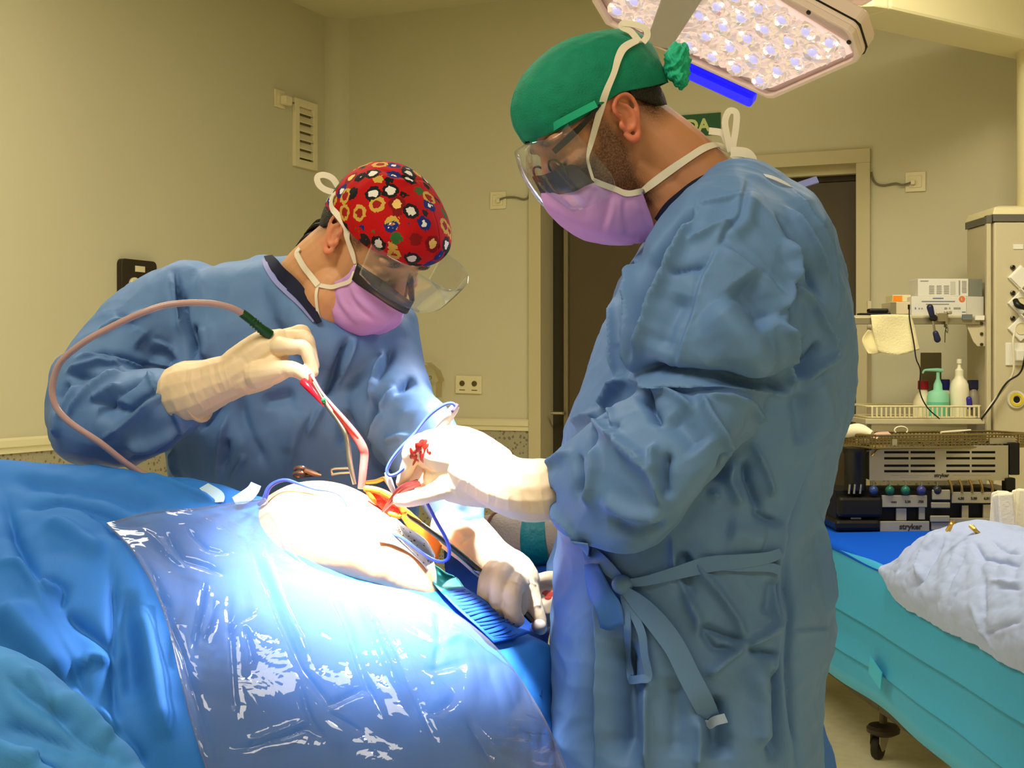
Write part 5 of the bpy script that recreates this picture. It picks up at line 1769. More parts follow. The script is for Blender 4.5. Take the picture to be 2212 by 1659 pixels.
# collar, navy scrub top and hidden trousers
cr = [P(1500, 416, 1.83), P(1530, 397, 1.80), P(1570, 381, 1.80), P(1605, 372, 1.84), P(1640, 372, 1.93), P(1630, 380, 2.02), P(1560, 405, 2.05), P(1500, 430, 2.0)]
sc = MB()
sc.loft(torso_rows([(420, 1490, 1705, 1.93, .12), (480, 1450, 1730, 1.93, .15), (700, 1410, 1750, 1.93, .165), (900, 1400, 1740, 1.93, .16)]), 30, 3)
top2 = sc.build('scrub_top', M_SCRUB, p2_)
ties(BV2, [(1432, 482), (1452, 452), (1478, 430), (1505, 410), (1535, 394), (1570, 381), (1608, 371), (1640, 372)], 0.026, 0.004, 'neckline', M_SCRUB, top2)
tr_ = MB()
for y in (1.885, 1.985):
    tr_.tube([V(P(1480, 0, 1.93).x, y, 0.85), V(P(1480, 0, 1.93).x, y, 0.45), V(P(1480, 0, 1.93).x + 0.01, y, 0.06)], [0.075, 0.065, 0.055], 16, 3)
    tr_.ell((P(1440, 0, 1.93).x, y, 0.045), (0.13, 0.045, 0.045))
tr_.build('scrub_trousers', M_SCRUB, p2_)
MB().ribbon([P(1636, 376, 1.80), P(1668, 385, 1.79), P(1700, 400, 1.79), P(1718, 412, 1.80)], V(-0.3, -0.6, 0.7), [0.003, 0.006, 0.006, 0.003], 0.003, 4).build('neck_binding', mat('binding_white', (206, 208, 216), 0.7), gown2)
MB().ribbon([P(1708, 407, 1.86), P(1735, 398, 1.86), P(1766, 388, 1.86)], V(0.1, -0.9, 0.4), 0.010, 0.003, 3).build('neck_tab', M_GOWN_TRIM, gown2)
# belt, knot, loop and tail
bt_ = ties(BG2, B([(600, 715), (700, 703), (850, 665), (1000, 632), (1150, 612), (1290, 588), (1372, 568)]), 0, 0.007, 'belt', M_GOWN, gown2, wl=[0.010, 0.013, 0.018, 0.020, 0.018, 0.016, 0.012])
ties(BG2, B([(1000, 640), (1150, 640), (1300, 640), (1365, 655)]), 0.012, 0.006, 'belt', M_GOWN, gown2)
kp, kn = cast(BG2, *B([(585, 722)])[0], 0.010)
MB().ell((0, 0, 0), (0.014, 0.010, 0.013), Matrix.Translation(kp)).build('belt_knot', M_GOWN, gown2)
ties(BG2, B([(585, 720), (540, 670), (480, 620), (410, 560), (360, 500)]), 0, 0.008, 'belt', M_GOWN, gown2, wl=[0.012, 0.016, 0.022, 0.024, 0.022])
ties(BG2, B([(590, 745), (605, 850), (620, 950), (630, 1060), (632, 1180), (650, 1212), (690, 1215), (715, 1185), (705, 1080), (680, 980), (640, 880), (598, 775)]), 0.011, 0.010, 'belt_loop', M_GOWN, gown2, k=5)
ties(BG2, B([(600, 750), (680, 830), (760, 930), (830, 1050), (900, 1180), (960, 1290), (1030, 1395)]), 0, 0.013, 'belt_tail', M_GOWN, gown2, wl=[0.012, 0.024, 0.028, 0.028, 0.028, 0.028, 0.026])
ties(BG2, B([(1030, 1392), (1060, 1425), (1085, 1400), (1118, 1385)]), 0.012, 0.017, 'tail_tip', mat('tape_pale_blue', (176, 196, 232), 0.5), gown2)
MB().sheet(bigrid([[P(1735, 1500, 1.94), P(1752, 1505, 1.945), P(1766, 1512, 1.95)], [P(1740, 1590, 1.93), P(1764, 1588, 1.94), P(1784, 1586, 1.955)], [P(1742, 1680, 1.93), P(1776, 1676, 1.94), P(1808, 1668, 1.96)], [P(1742, 2000, 1.93), P(1790, 1996, 1.94), P(1836, 1990, 1.97)]], 4, 4)).build('rear_flap', cloth('gown_deep_blue', (60, 110, 196), 0.6), gown2, solid=0.002)
# side flap with its stitched edge
fl = [[cast(BG2, *B([q])[0], o)[0] for q in r] for r, o in (([(408, 632), (440, 625), (475, 630)], 0.010), ([(425, 760), (480, 750), (540, 740)], 0.016), ([(440, 850), (510, 850), (590, 830)], 0.018), ([(470, 940), (530, 945), (600, 925)], 0.012))]
MB().sheet(bigrid(fl, 4, 4)).build('side_flap', cloth('gown_deep_blue', (60, 110, 196), 0.6), gown2, solid=0.0016)

# cap
capm = mat('cap_green', (14, 122, 94), 0.75, spec=0.25, bump=(420, 0.5, 3, 0.002), var=(55, 0.10))
edge2 = [(0, 0.104, 0.052), (25, 0.102, 0.046), (55, 0.100, 0.036), (80, 0.100, 0.036), (100, 0.102, 0.034), (130, 0.106, 0.012), (160, 0.108, -0.004), (180, 0.108, -0.006)]
cm = cap_shell(H2, edge2, 0.135, 0, 0.075, 'cap', capm, p2_, bouffant=(0, 0.016, 0.030, 0.30))
K2 = crop(1080, 40, 3.19)
sculpt(cm, [
    ('r', 3, 5, K2([(250, 430), (330, 330), (470, 230), (620, 140), (760, 95)])),
    ('v', 3, 5, K2([(360, 320), (500, 220), (640, 150), (820, 100)])),
    ('r', 3, 4, K2([(1020, 180), (1120, 280), (1190, 390), (1220, 450)])),
    ('v', 3, 4, K2([(960, 360), (1080, 400), (1200, 440)])),
    ('r', 3, 4, K2([(900, 470), (1050, 450), (1190, 440)])),
    ('r', 4, 6, K2([(1180, 210), (1230, 260), (1250, 350), (1230, 420)])),
    ('v', 3, 5, K2([(1130, 230), (1190, 320), (1215, 420)])),
    ('v', 2, 4, K2([(260, 480), (290, 560), (240, 640)])),
    ('s', 3, 5, K2([(215, 830), (330, 720), (470, 640), (640, 580), (760, 530)])),
], crump=[(0.022, 1.2, 21)], facing=False)
cap2 = link('surgical_cap', cm, capm, p2_, solid=0.0014, sub=1, ang=0)
fr_ = MB()
fr_.ell((0, 0, 0), (0.020, 0.024, 0.030), Matrix.Translation(P(1462, 138, 1.895)), 24, 16)
fr_.ell((0, 0, 0), (0.012, 0.02, 0.014), Matrix.Translation(P(1474, 112, 1.90)), 20, 12)
fr_.ell((0, 0, 0), (0.012, 0.02, 0.014), Matrix.Translation(P(1470, 172, 1.89)), 20, 12)
fm = remesh(fr_, 0.003, 2, 1)
sculpt(fm, [], crump=[(0.013, 5.0, 51), (0.007, 1.5, 52)])
link('gathered_frill', fm, mat('cap_green_light', (30, 172, 134), 0.7, bump=(200, 0.3, 2)), cap2, ang=0)
BC2 = bvh_of(me2, cm)
ties(BC2, K2([(225, 845), (420, 715), (660, 592)]), 0.010, 0.004, 'elastic_hem', mat('cap_hem_green', (24, 168, 130), 0.7), cap2, H=H2)
# hair between cap and nape
def hair_patch(H, parent, low, a0=108, rmax=0.103, top=0.035):
    hm = []
    N, K = 40, 12
    for i in range(N + 1):
        a = a0 + (360 - 2 * a0) * i / N
        am = a if a <= 180 else 360 - a
        zl = np.interp(am, [q[0] for q in low], [q[1] for q in low]) + 0.0022 * math.sin(i * 2.9) + 0.0012 * math.sin(i * 7.1)
        row = []
        for j in range(K + 1):
            t = j / K
            z = top + (zl - top) * t
            prof_ = np.interp(z, [-0.075, -0.045, -0.01, 0.04], [0.074, 0.088, 0.099, rmax])
            lift = 0.0035 * math.sqrt(max(0, 1 - t)) * min(1, (am - a0) / 12.0 + 0.1) - 0.0025 * (t > 0.97)
            r_ = prof_ - 0.002 + lift
            row.append(H.at(-0.006 + r_ * math.cos(math.radians(a)), r_ * 0.785 * math.sin(math.radians(a)), z))
        hm.append(row)
    return MB().sheet(hm).build('hair', M_HAIR, parent, solid=0.003, sub=1)


hair_patch(H2, p2_, [(105, 0.020), (120, 0.000), (140, -0.022), (160, -0.040), (180, -0.046)])

# mask with pleats, built on the head's own slices and mirrored
def mask_mesh(H, rows, ku=5, kv=5, far=1.0):
    """rows from top edge to bottom edge; each row near side -> front centre as (photo x, y, lateral)"""
    full = []
    for r in rows:
        q = [H.lpx(*p) for p in r]
        near = [V(a.x, a.y, a.z) for a in q]
        fr2 = [V(a.x, -a.y * far, a.z) for a in reversed(q[:-1])]
        full.append([H.M @ a for a in near + fr2])
    G = bigrid(full, ku, kv)
    mbx = MB().sheet(G)
    me = bpy.data.meshes.new('tmp')
    me.from_pydata(mbx.v, [], mbx.f)
    me.update()
    return me


mrows2 = [
    [(1281, 388, .066), (1262, 392, .058), (1234, 396, .040), (1194, 400, .020), (1166, 398, .0)],
    [(1306, 396, .068), (1283, 425, .064), (1256, 448, .048), (1210, 452, .024), (1180, 446, .0)],
    [(1330, 405, .067), (1308, 445, .064), (1286, 480, .050), (1256, 492, .026), (1232, 488, .0)],
    [(1356, 411, .067), (1342, 460, .064), (1322, 500, .050), (1300, 514, .026), (1290, 514, .0)],
    [(1384, 413, .066), (1384, 455, .062), (1372, 500, .048), (1350, 522, .026), (1332, 526, .0)],
    [(1396, 440, .060), (1412, 488, .050), (1404, 512, .036), (1386, 524, .018), (1372, 525, .0)],
]
mm = mask_mesh(H2, mrows2, 8, 8)
sculpt(mm, [
    ('v', 5, 5, K2([(760, 1240), (730, 1350), (700, 1450), (690, 1500)])),
    ('r', 4, 5, K2([(790, 1240), (770, 1350), (740, 1460)])),
    ('v', 5, 5, K2([(850, 1250), (850, 1380), (880, 1490)])),
    ('r', 4, 5, K2([(820, 1240), (830, 1380), (850, 1500)])),
    ('v', 3, 4, K2([(560, 1380), (600, 1300), (650, 1200)])),
    ('s', 3, 4, K2([(940, 1220), (980, 1360), (1020, 1500)])),
], crump=[(0.02, 0.7, 31)], facing=False)
mask2 = link('face_mask', mm, M_MASK, p2_, solid=0.0016, ang=0)
BM2 = bvh_of(me2, cm, mm)
ties(BM2, K2([(640, 1112), (720, 1150), (800, 1180), (870, 1208), (960, 1192), (985, 1190)]), 0.008, 0.002, 'side_binding', M_TIE, mask2, H=H2, lat=.066)
ties(BM2, K2([(645, 1112), (605, 1010), (600, 960), (620, 880), (655, 740), (690, 620), (730, 500), (780, 380), (810, 280), (850, 210), (930, 165), (960, 160)]), 0, 0.003, 'upper_tie', M_TIE, mask2, H=H2, lat=.075, wl=[.004, .004, .004, .007, .009, .010, .009, .008, .010, .011, .010, .008])
ties(BM2, K2([(975, 1195), (1060, 1130), (1180, 1040), (1300, 960), (1400, 900), (1480, 880), (1540, 890), (1590, 915)]), 0, 0.003, 'lower_tie', M_TIE, mask2, H=H2, lat=.06, wl=[.008, .011, .011, .010, .010, .009, .008, .007])
D = 1.86
kz = lambda pts, d=D: [(*q, d) for q in K2(pts)]
ties(BM2, kz([(960, 160), (900, 90), (840, 60), (850, 35), (920, 40), (1000, 70), (1015, 120), (985, 165)], 1.87), 0.009, 0, 'bow_loop', M_TIE, mask2)
ties(BM2, kz([(1590, 920), (1570, 830), (1550, 720), (1570, 650), (1600, 635), (1630, 660), (1625, 760), (1610, 850), (1600, 920)], 1.87), 0.009, 0, 'bow_loop', M_TIE, mask2)
ties(BM2, kz([(1590, 920), (1650, 920), (1700, 930), (1735, 970), (1730, 1015), (1690, 990), (1640, 950), (1600, 925)], 1.86), 0.014, 0, 'bow_loop', M_TIE, mask2)
ties(BM2, kz([(1595, 915), (1560, 840), (1530, 790), (1440, 775)], 1.875), 0.010, 0, 'tie_end', M_TIE, mask2)
# glasses: dark temple arm and rim
gl_ = MB()
tp = [H2.px(*q) for q in ((1296, 226, .079), (1270, 258, .078), (1235, 292, .076), (1196, 328, .070))]
gl_.ribbon(tp, H2.l * H2.near, [0.004, 0.006, 0.009, 0.008], 0.003, 4)
gl_.build('glasses_arm', M_BLACK, p2_)
rim = [(0.098, s * (0.034 + 0.026 * math.cos(a)), -0.004 + 0.018 * math.sin(a)) for s in (1,) for a in np.linspace(0, 2 * math.pi, 20)]
for s in (1, -1):
    MB().tube([H2.at(x, s * y, z) for x, y, z in rim], 0.0016, 8).build('glasses_rim', M_BLACK, p2_)
# antiglare band under the shield and the clear shield itself
def strip_on_head(H, rows, name, m, parent, solid=0.0, ku=6, kv=4, far=1.0):
    me = mask_mesh(H, rows, ku, kv, far)
    return link(name, me, m, parent, solid=solid, ang=0)


strip_on_head(H2, [[(1246, 358, .074), (1230, 356, .064), (1204, 366, .044), (1172, 378, .020), (1152, 380, .0)], [(1284, 394, .072), (1264, 402, .063), (1240, 414, .046), (1202, 420, .023), (1170, 418, .0)]], 'antiglare_band', M_BAND, mask2, 0.001)
strip_on_head(H2, [[(1226, 268, .082), (1205, 290, .082), (1175, 302, .066), (1146, 308, .034), (1136, 310, .0)], [(1272, 318, .084), (1240, 330, .084), (1200, 350, .070), (1158, 356, .036), (1142, 358, .0)], [(1318, 372, .084), (1286, 392, .084), (1240, 408, .070), (1190, 412, .036), (1168, 410, .0)], [(1330, 402, .078), (1312, 424, .076), (1272, 446, .064), (1236, 458, .036), (1222, 458, .0)]], 'clear_shield', M_VISOR, mask2, 0.0006)

# gloved near hand with the cautery pencil
X7 = lambda pts: cs(760, 840, 2.962, pts)
hg = hand([
    X7([(1330, 645, 1.80, 34), (1250, 645, 1.80, 42), (1130, 650, 1.80, 43), (1010, 620, 1.82, 41), (900, 560, 1.85, 40), (780, 500, 1.87, 40)]),   # cuff, wrist
    X7([(900, 500, 1.86, 34), (740, 430, 1.88, 40), (600, 400, 1.89, 38), (520, 390, 1.90, 30)]),                                              # back of hand
    X7([(900, 620, 1.86, 32), (760, 590, 1.88, 36), (640, 570, 1.89, 34), (560, 560, 1.90, 24)]),                                              # heel of hand
    X7([(540, 350, 1.89, 20), (430, 345, 1.885, 15), (375, 400, 1.885, 13.5), (372, 470, 1.89, 12)]),                                           # index, first bones
    X7([(372, 460, 1.89, 12.5), (345, 530, 1.895, 11.5), (318, 600, 1.90, 9.5)]),
    X7([(600, 420, 1.915, 20), (480, 430, 1.915, 15), (420, 500, 1.915, 13), (385, 570, 1.915, 11.5), (350, 620, 1.915, 9.5)]),                   # middle
    X7([(640, 500, 1.94, 18), (530, 540, 1.945, 14), (470, 590, 1.945, 12), (440, 640, 1.94, 10)]),                                              # ring
    X7([(680, 560, 1.96, 16), (590, 620, 1.965, 12), (540, 660, 1.96, 9.5)]),                                                                    # little
    X7([(700, 610, 1.875, 24), (590, 640, 1.87, 17), (470, 680, 1.87, 14), (380, 705, 1.88, 13), (305, 712, 1.885, 11)]),                         # thumb
])
C7 = crop(760, 840, 2.962)
sculpt(hg, [(k, a * 0.6, w, p) for k, a, w, p in [('r', 2.2, 4, C7([(1190, 440), (1200, 560), (1215, 700), (1240, 840)])), ('r', 2.0, 4, C7([(950, 480), (900, 560), (880, 660), (880, 760)])), ('v', 2, 4, C7([(1000, 480), (930, 600), (910, 760)])),
            ('r', 1.8, 4, C7([(1060, 470), (1010, 600), (1000, 780)])), ('r', 1.8, 5, C7([(1110, 470), (1080, 620), (1090, 800)])), ('v', 1.8, 5, C7([(1140, 460), (1130, 640), (1150, 820)])),
            ('r', 1.6, 4, C7([(780, 540), (740, 620), (740, 700)])), ('r', 1.6, 4, C7([(700, 580), (660, 640), (680, 700)])), ('r', 1.4, 4, C7([(620, 600), (600, 650), (600, 690)])), ('v', 2.5, 4, C7([(560, 560), (500, 600), (430, 640)])), ('r', 1.6, 4, C7([(830, 520), (800, 620), (810, 720)]))]], crump=[(0.02, 0.5, 41)])
gl2 = link('glove', hg, M_GLOVE, p2_, ang=0)
# blood stain on the knuckles
blood = mat('blood', (150, 30, 22), 0.35, var=(160, 0.5))
BH2 = bvh_of(hg)
rs = random.Random(9)
sm_ = MB()
for i in range(26):
    x, y = 370 + rs.random() * 130, 330 + rs.random() * 130
    if (x - 430) ** 2 + (y - 395) ** 2 > 75 ** 2:
        continue
    h, n = cast(BH2, *C7([(x, y)])[0], 0.0002)
    if h:
        sm_.ell((0, 0, 0), (0.003 + 0.005 * rs.random(), 0.002 + 0.003 * rs.random(), 0.0006), axis_frame(h, n, (rs.uniform(-1, 1), 0, rs.uniform(-1, 1))), 10, 6)
sm_.build('blood_stain', blood, gl2)
# far hand resting behind the other surgeon's hand
h3 = hand([
    [(1235, 1275, 2.06, 36), (1215, 1290, 2.06, 38), (1195, 1300, 2.06, 36)],
    [(1205, 1270, 2.05, 17), (1175, 1265, 2.05, 13), (1150, 1262, 2.05, 11), (1138, 1275, 2.05, 9)],
    [(1205, 1292, 2.045, 17), (1172, 1292, 2.045, 13), (1150, 1296, 2.045, 11), (1140, 1306, 2.045, 9)],
    [(1205, 1315, 2.045, 16), (1178, 1318, 2.045, 12), (1160, 1324, 2.045, 10), (1154, 1334, 2.045, 8.5)],
    [(1205, 1335, 2.05, 14), (1188, 1342, 2.05, 11), (1175, 1350, 2.05, 9)],
    [(1215, 1258, 2.04, 16), (1190, 1248, 2.035, 12), (1168, 1250, 2.03, 10)],
])
gl3 = link('glove', h3, M_GLOVE, p2_, ang=0)
gl3['label'] = 'far glove with a red stain'
BH3 = bvh_of(h3)
sm_ = MB()
for x, y, r in ((1187, 1283, .009), (1178, 1280, .006), (1184, 1291, .006)):
    h, n = cast(BH3, x, y, 0.0002)
    if h:
        sm_.ell((0, 0, 0), (r, r * 0.6, 0.0006), axis_frame(h, n), 10, 6)
sm_.build('blood_stain', mat('blood_pink', (196, 70, 60), 0.4), gl3)
# ================================================================== the surgeon on the left, behind the patient
H1 = Head(P(803, 526, 2.22), math.radians(40), math.radians(48), 1)
p1_ = thing('person', 'surgeon in red patterned cap and blue gown leaning over the wound from behind', 'person', V(P(640, 900, 2.36).x, 2.36, 0))
b = MB()
head_shapes(b, H1)
b.tube([H1.at(-0.022, 0, 0.015), P(700, 575, 2.25), P(655, 640, 2.29), P(640, 700, 2.33)], [0.056, 0.056, 0.066, 0.09], 24, 5, round_ends=True)
b.tube([H1.at(0.0, 0, -0.055), P(712, 640, 2.22), P(680, 710, 2.27)], [0.044, 0.046, 0.06], 20, 4, round_ends=True)
b.loft(torso_rows([(600, 560, 730, 2.34, .05), (650, 460, 820, 2.36, .08), (740, 400, 860, 2.37, .11), (900, 400, 850, 2.37, .11)]), 32, 3)
me1 = remesh(b, 0.0025, 3)
paint_zones(me1, H1, 0.0)
link('body', me1, skin('skin_olive', (206, 152, 110), (30, 20, 14), (222, 126, 98)), p1_, ang=0)
BV1 = bvh_of(me1)
g = MB()
g.loft(torso_rows([(556, 548, 655, 2.36, .05), (574, 480, 700, 2.36, .09), (600, 415, 760, 2.36, .115), (640, 368, 830, 2.36, .13), (690, 345, 880, 2.36, .14), (750, 335, 902, 2.36, .145), (820, 335, 912, 2.36, .145), (900, 345, 914, 2.36, .145), (1000, 360, 910, 2.36, .145), (1120, 375, 905, 2.36, .15), (1400, 385, 905, 2.36, .15), (1900, 390, 900, 2.36, .16)]), 72, 3, 2.4)
g.tube([P(*q) for q in ((405, 650, 2.34), (330, 700, 2.31), (265, 770, 2.27), (215, 840, 2.23), (195, 895, 2.21))], [0.075, 0.083, 0.083, 0.082, 0.076], 30, 5, round_ends=True)
g.tube([P(*q) for q in ((185, 880, 2.22), (205, 910, 2.19), (260, 905, 2.16), (320, 890, 2.14), (375, 872, 2.115), (412, 858, 2.10), (432, 850, 2.095))], [0.055, 0.078, 0.080, 0.072, 0.058, 0.043, 0.034], 30, 5, round_ends=True)
g.tube([P(*q) for q in ((300, 640, 2.38), (200, 790, 2.30), (160, 820, 2.26), (165, 920, 2.24), (200, 970, 2.22))], [0.03, 0.045, 0.045, 0.045, 0.04], 20, 5, round_ends=True)
g.tube([P(*q) for q in ((815, 720, 2.33), (828, 800, 2.29), (852, 890, 2.24), (908, 955, 2.19), (945, 1020, 2.13), (985, 1090, 2.07), (1000, 1135, 2.035))], [0.075, 0.074, 0.074, 0.070, 0.058, 0.046, 0.038], 28, 5, round_ends=True)
g.tube([P(*q) for q in ((560, 580, 2.36), (585, 598, 2.29), (620, 640, 2.24), (655, 690, 2.215), (700, 735, 2.215), (770, 755, 2.24), (840, 730, 2.29))], [0.03, 0.032, 0.036, 0.040, 0.045, 0.045, 0.045], 20, 5, round_ends=True)
gm1 = remesh(g, 0.0062, 5, 1)
C = crop(60, 520, 2.861)
G6 = crop(360, 640, 3.607)
sculpt(gm1, [(k, a * 1.8, w * (0.75 if k in 'rvs' else 1.0), p) for k, a, w, p in [
    ('v', 22, 8, C([(915, 190), (935, 300), (950, 420), (975, 560), (1000, 700), (1010, 775)])),
    ('r', 8, 10, C([(890, 200), (905, 330), (925, 450), (950, 580)])),
    ('v', 16, 8, C([(1020, 520), (1030, 620), (1042, 760)])),
    ('g', 8, 16, C([(1080, 520), (1110, 640), (1090, 740)])),
    ('r', 9, 11, C([(420, 590), (520, 520), (640, 470), (760, 440)])),
    ('v', 9, 10, C([(560, 440), (660, 520), (780, 600), (880, 640)])),
    ('r', 9, 9, C([(620, 500), (720, 560), (840, 640), (920, 720)])),
    ('d', 12, 20, C([(700, 600), (780, 680), (860, 740)])),
    ('r', 8, 9, C([(780, 760), (880, 780), (980, 780)])),
    ('v', 12, 10, C([(350, 695), (480, 690), (600, 720), (740, 775), (860, 790)])),
    ('r', 11, 10, C([(300, 730), (420, 700), (520, 710), (640, 760), (760, 800)])),
    ('r', 10, 9, C([(240, 815), (330, 780), (430, 745), (530, 760), (600, 795)])),
    ('v', 10, 9, C([(250, 830), (400, 825), (520, 810), (600, 800)])),
    ('r', 9, 10, C([(600, 790), (500, 850), (400, 920), (300, 1010), (240, 1090)])),
    ('r', 9, 9, C([(385, 985), (440, 960), (500, 920), (565, 885)])),
    ('v', 9, 10, C([(400, 1000), (480, 980), (560, 920), (700, 850)])),
    ('d', 14, 22, C([(440, 1010), (520, 1040), (560, 980)])),
    ('r', 9, 9, C([(175, 1230), (200, 1100), (260, 980), (330, 880)])),
    ('v', 8, 10, C([(160, 1060), (190, 960), (250, 870)])),
    ('r', 9, 10, C([(460, 1230), (580, 1140), (740, 1020), (920, 900)])),
    ('v', 9, 12, C([(560, 1090), (700, 970), (860, 890)])),
    ('r', 7, 8, C([(730, 780), (770, 870), (800, 950)])),
    ('g', 8, 14, C([(600, 1290), (760, 1260), (930, 1180)])),
    ('r', 10, 9, C([(870, 930), (900, 1040), (960, 1200), (1000, 1130), (1080, 1060)])),
    ('v', 10, 12, C([(840, 960), (880, 1080), (930, 1180)])),
    ('v', 9, 9, C([(790, 890), (880, 900), (930, 880)])),
    ('v', 14, 14, C([(650, 1360), (800, 1310), (930, 1240), (1020, 1140)])),
    # chest folds
    ('d', 7, 12, C([(1310, 970), (1320, 1080), (1370, 1220), (1440, 1350), (1480, 1400)])),
    ('r', 8, 9, C([(1230, 1080), (1200, 1180), (1180, 1300), (1170, 1460)])),
    ('v', 10, 11, C([(1215, 1220), (1225, 1300), (1200, 1390)])),
    ('r', 6, 8, C([(1340, 1330), (1290, 1410), (1260, 1480)])),
    ('v', 9, 12, C([(1060, 1180), (1130, 1100), (1190, 1000)])),
    ('r', 7, 9, C([(890, 1290), (900, 1390), (940, 1480)])),
    ('v', 18, 10, G6([(1430, 310), (1380, 430), (1320, 560), (1270, 700), (1230, 800)])),
    ('r', 9, 11, G6([(1480, 320), (1430, 450), (1370, 580), (1300, 730)])),
    ('r', 7, 9, G6([(1100, 1090), (1190, 900), (1230, 840)])),
    ('v', 9, 9, G6([(1760, 400), (1700, 560), (1640, 640), (1600, 660)])),
    ('r', 10, 10, G6([(1690, 430), (1640, 560), (1610, 670), (1590, 830)])),
    ('v', 12, 12, G6([(1640, 760), (1590, 900), (1560, 1080), (1550, 1200)])),
    ('r', 8, 10, G6([(1680, 900), (1610, 1020), (1580, 1130)])),
    ('r', 9, 10, G6([(1800, 700), (1720, 780), (1650, 900)])),
    ('v', 10, 10, G6([(1940, 640), (1840, 700), (1760, 760)])),
    ('r', 7, 9, G6([(1690, 1120), (1790, 1100), (1880, 1090)])),
    ('d', 8, 16, G6([(1430, 900), (1400, 1060), (1390, 1200)])),
    ('g', 7, 18, G6([(1040, 900), (1000, 1060), (960, 1240)])),
    ('s', 6, 10, G6([(1130, 900), (1050, 1060), (990, 1240), (940, 1420)])),
    ('d', 8, 14, G6([(740, 830), (860, 800), (1000, 760)])),
]], crump=[(0.11, 5.0, 13), (0.045, 2.0, 14)], mute=[(P(425, 852, 2.095), 0.045)])
gown1 = link('gown', gm1, M_GOWN, p1_, ang=0)
BG1 = bvh_of(gm1)
sc = MB()
sc.loft(torso_rows([(610, 500, 700, 2.36, .08), (660, 440, 800, 2.36, .095), (900, 420, 840, 2.37, .10)]), 30, 3)
top1 = sc.build('scrub_top', M_SCRUB, p1_)
# navy neckline: a band standing just proud of the gown opening
BB1 = bvh_of(me1, gm1)
ties(BB1, [(580, 560), (612, 592), (650, 642), (688, 700)], 0, 0.006, 'neckline', M_SCRUB, top1, wl=[.014, .024, .022, .010], k=8)
ties(BG1, C([(1462, 122), (1480, 175), (1535, 255), (1610, 330), (1690, 410), (1770, 500)]), 0.008, 0.003, 'neck_binding', M_GOWN_TRIM, gown1)
tr_ = MB()
for x in (540, 740):
    tr_.tube([P(x, 1250, 2.36), V(P(x, 0, 2.36).x, 2.36, 0.45), V(P(x, 0, 2.36).x, 2.38, 0.06)], [0.10, 0.075, 0.06], 16, 3)
    tr_.ell((P(x, 0, 2.36).x, 2.30, 0.045), (0.05, 0.13, 0.045))
tr_.build('scrub_trousers', M_SCRUB, p1_)

# red cotton cap with a scattered print of small blots, stars and dots
mcap = bpy.data.materials.new('cap_red_print')
mcap.use_nodes = True
nt = mcap.node_tree
bs_ = nt.nodes['Principled BSDF']
bs_.inputs['Roughness'].default_value = 0.8
bs_.inputs['Specular IOR Level'].default_value = 0.2
tc = nt.nodes.new('ShaderNodeTexCoord')
vo = nt.nodes.new('ShaderNodeTexVoronoi')
vo.inputs['Scale'].default_value = 37
vo.inputs['Randomness'].default_value = 0.55
ns_ = nt.nodes.new('ShaderNodeTexNoise')
ns_.inputs['Scale'].default_value = 150
nt.links.new(tc.outputs['Object'], ns_.inputs['Vector'])
va = nt.nodes.new('ShaderNodeVectorMath'); va.operation = 'MULTIPLY_ADD'
va.inputs[1].default_value = (0.010, 0.010, 0.010)
nt.links.new(ns_.outputs['Color'], va.inputs[0]); nt.links.new(tc.outputs['Object'], va.inputs[2])
nt.links.new(va.outputs[0], vo.inputs['Vector'])
sepc = nt.nodes.new('ShaderNodeSeparateColor')
nt.links.new(vo.outputs['Color'], sepc.inputs[0])


def ramp(stops, inp):
    r = nt.nodes.new('ShaderNodeValToRGB')
    r.color_ramp.interpolation = 'CONSTANT'
    while len(r.color_ramp.elements) < len(stops):
        r.color_ramp.elements.new(0.5)
    for e, (p, c) in zip(r.color_ramp.elements, stops):
        e.position = p
        e.color = (*lin(c), 1)
    nt.links.new(inp, r.inputs[0])
    return r


outer_c = ramp([(0.0, (20, 18, 24)), (0.22, (24, 40, 110)), (0.42, (196, 160, 70)), (0.60, (28, 26, 30)), (0.78, (44, 96, 44)), (0.92, (120, 10, 12))], sepc.outputs[0])
inner_c = ramp([(0.0, (225, 220, 214)), (0.25, (235, 230, 220)), (0.42, (150, 24, 18)), (0.60, (222, 214, 206)), (0.78, (86, 150, 60)), (0.92, (230, 190, 110))], sepc.outputs[0])
prev = None
for col_in, th in ((outer_c, 0.50), (inner_c, 0.28)):
    lt = nt.nodes.new('ShaderNodeMath'); lt.operation = 'LESS_THAN'; lt.inputs[1].default_value = th
    nt.links.new(vo.outputs['Distance'], lt.inputs[0])
    mx = nt.nodes.new('ShaderNodeMix'); mx.data_type = 'RGBA'
    nt.links.new(lt.outputs[0], mx.inputs[0])
    if prev is None:
        mx.inputs[6].default_value = (*lin((176, 8, 10)), 1)
    else:
        nt.links.new(prev, mx.inputs[6])
    nt.links.new(col_in.outputs[0], mx.inputs[7])
    prev = mx.outputs[2]
nt.links.new(prev, bs_.inputs['Base Color'])
edge1 = [(0, 0.110, 0.054), (30, 0.107, 0.048), (60, 0.101, 0.034), (85, 0.100, 0.030), (100, 0.101, 0.030), (125, 0.102, 0.010), (150, 0.104, -0.006), (180, 0.105, -0.010)]
cm1 = cap_shell(H1, edge1, 0.140, 0, 0.26, 'cap', mcap, p1_)
K1 = crop(550, 330, 3.858)
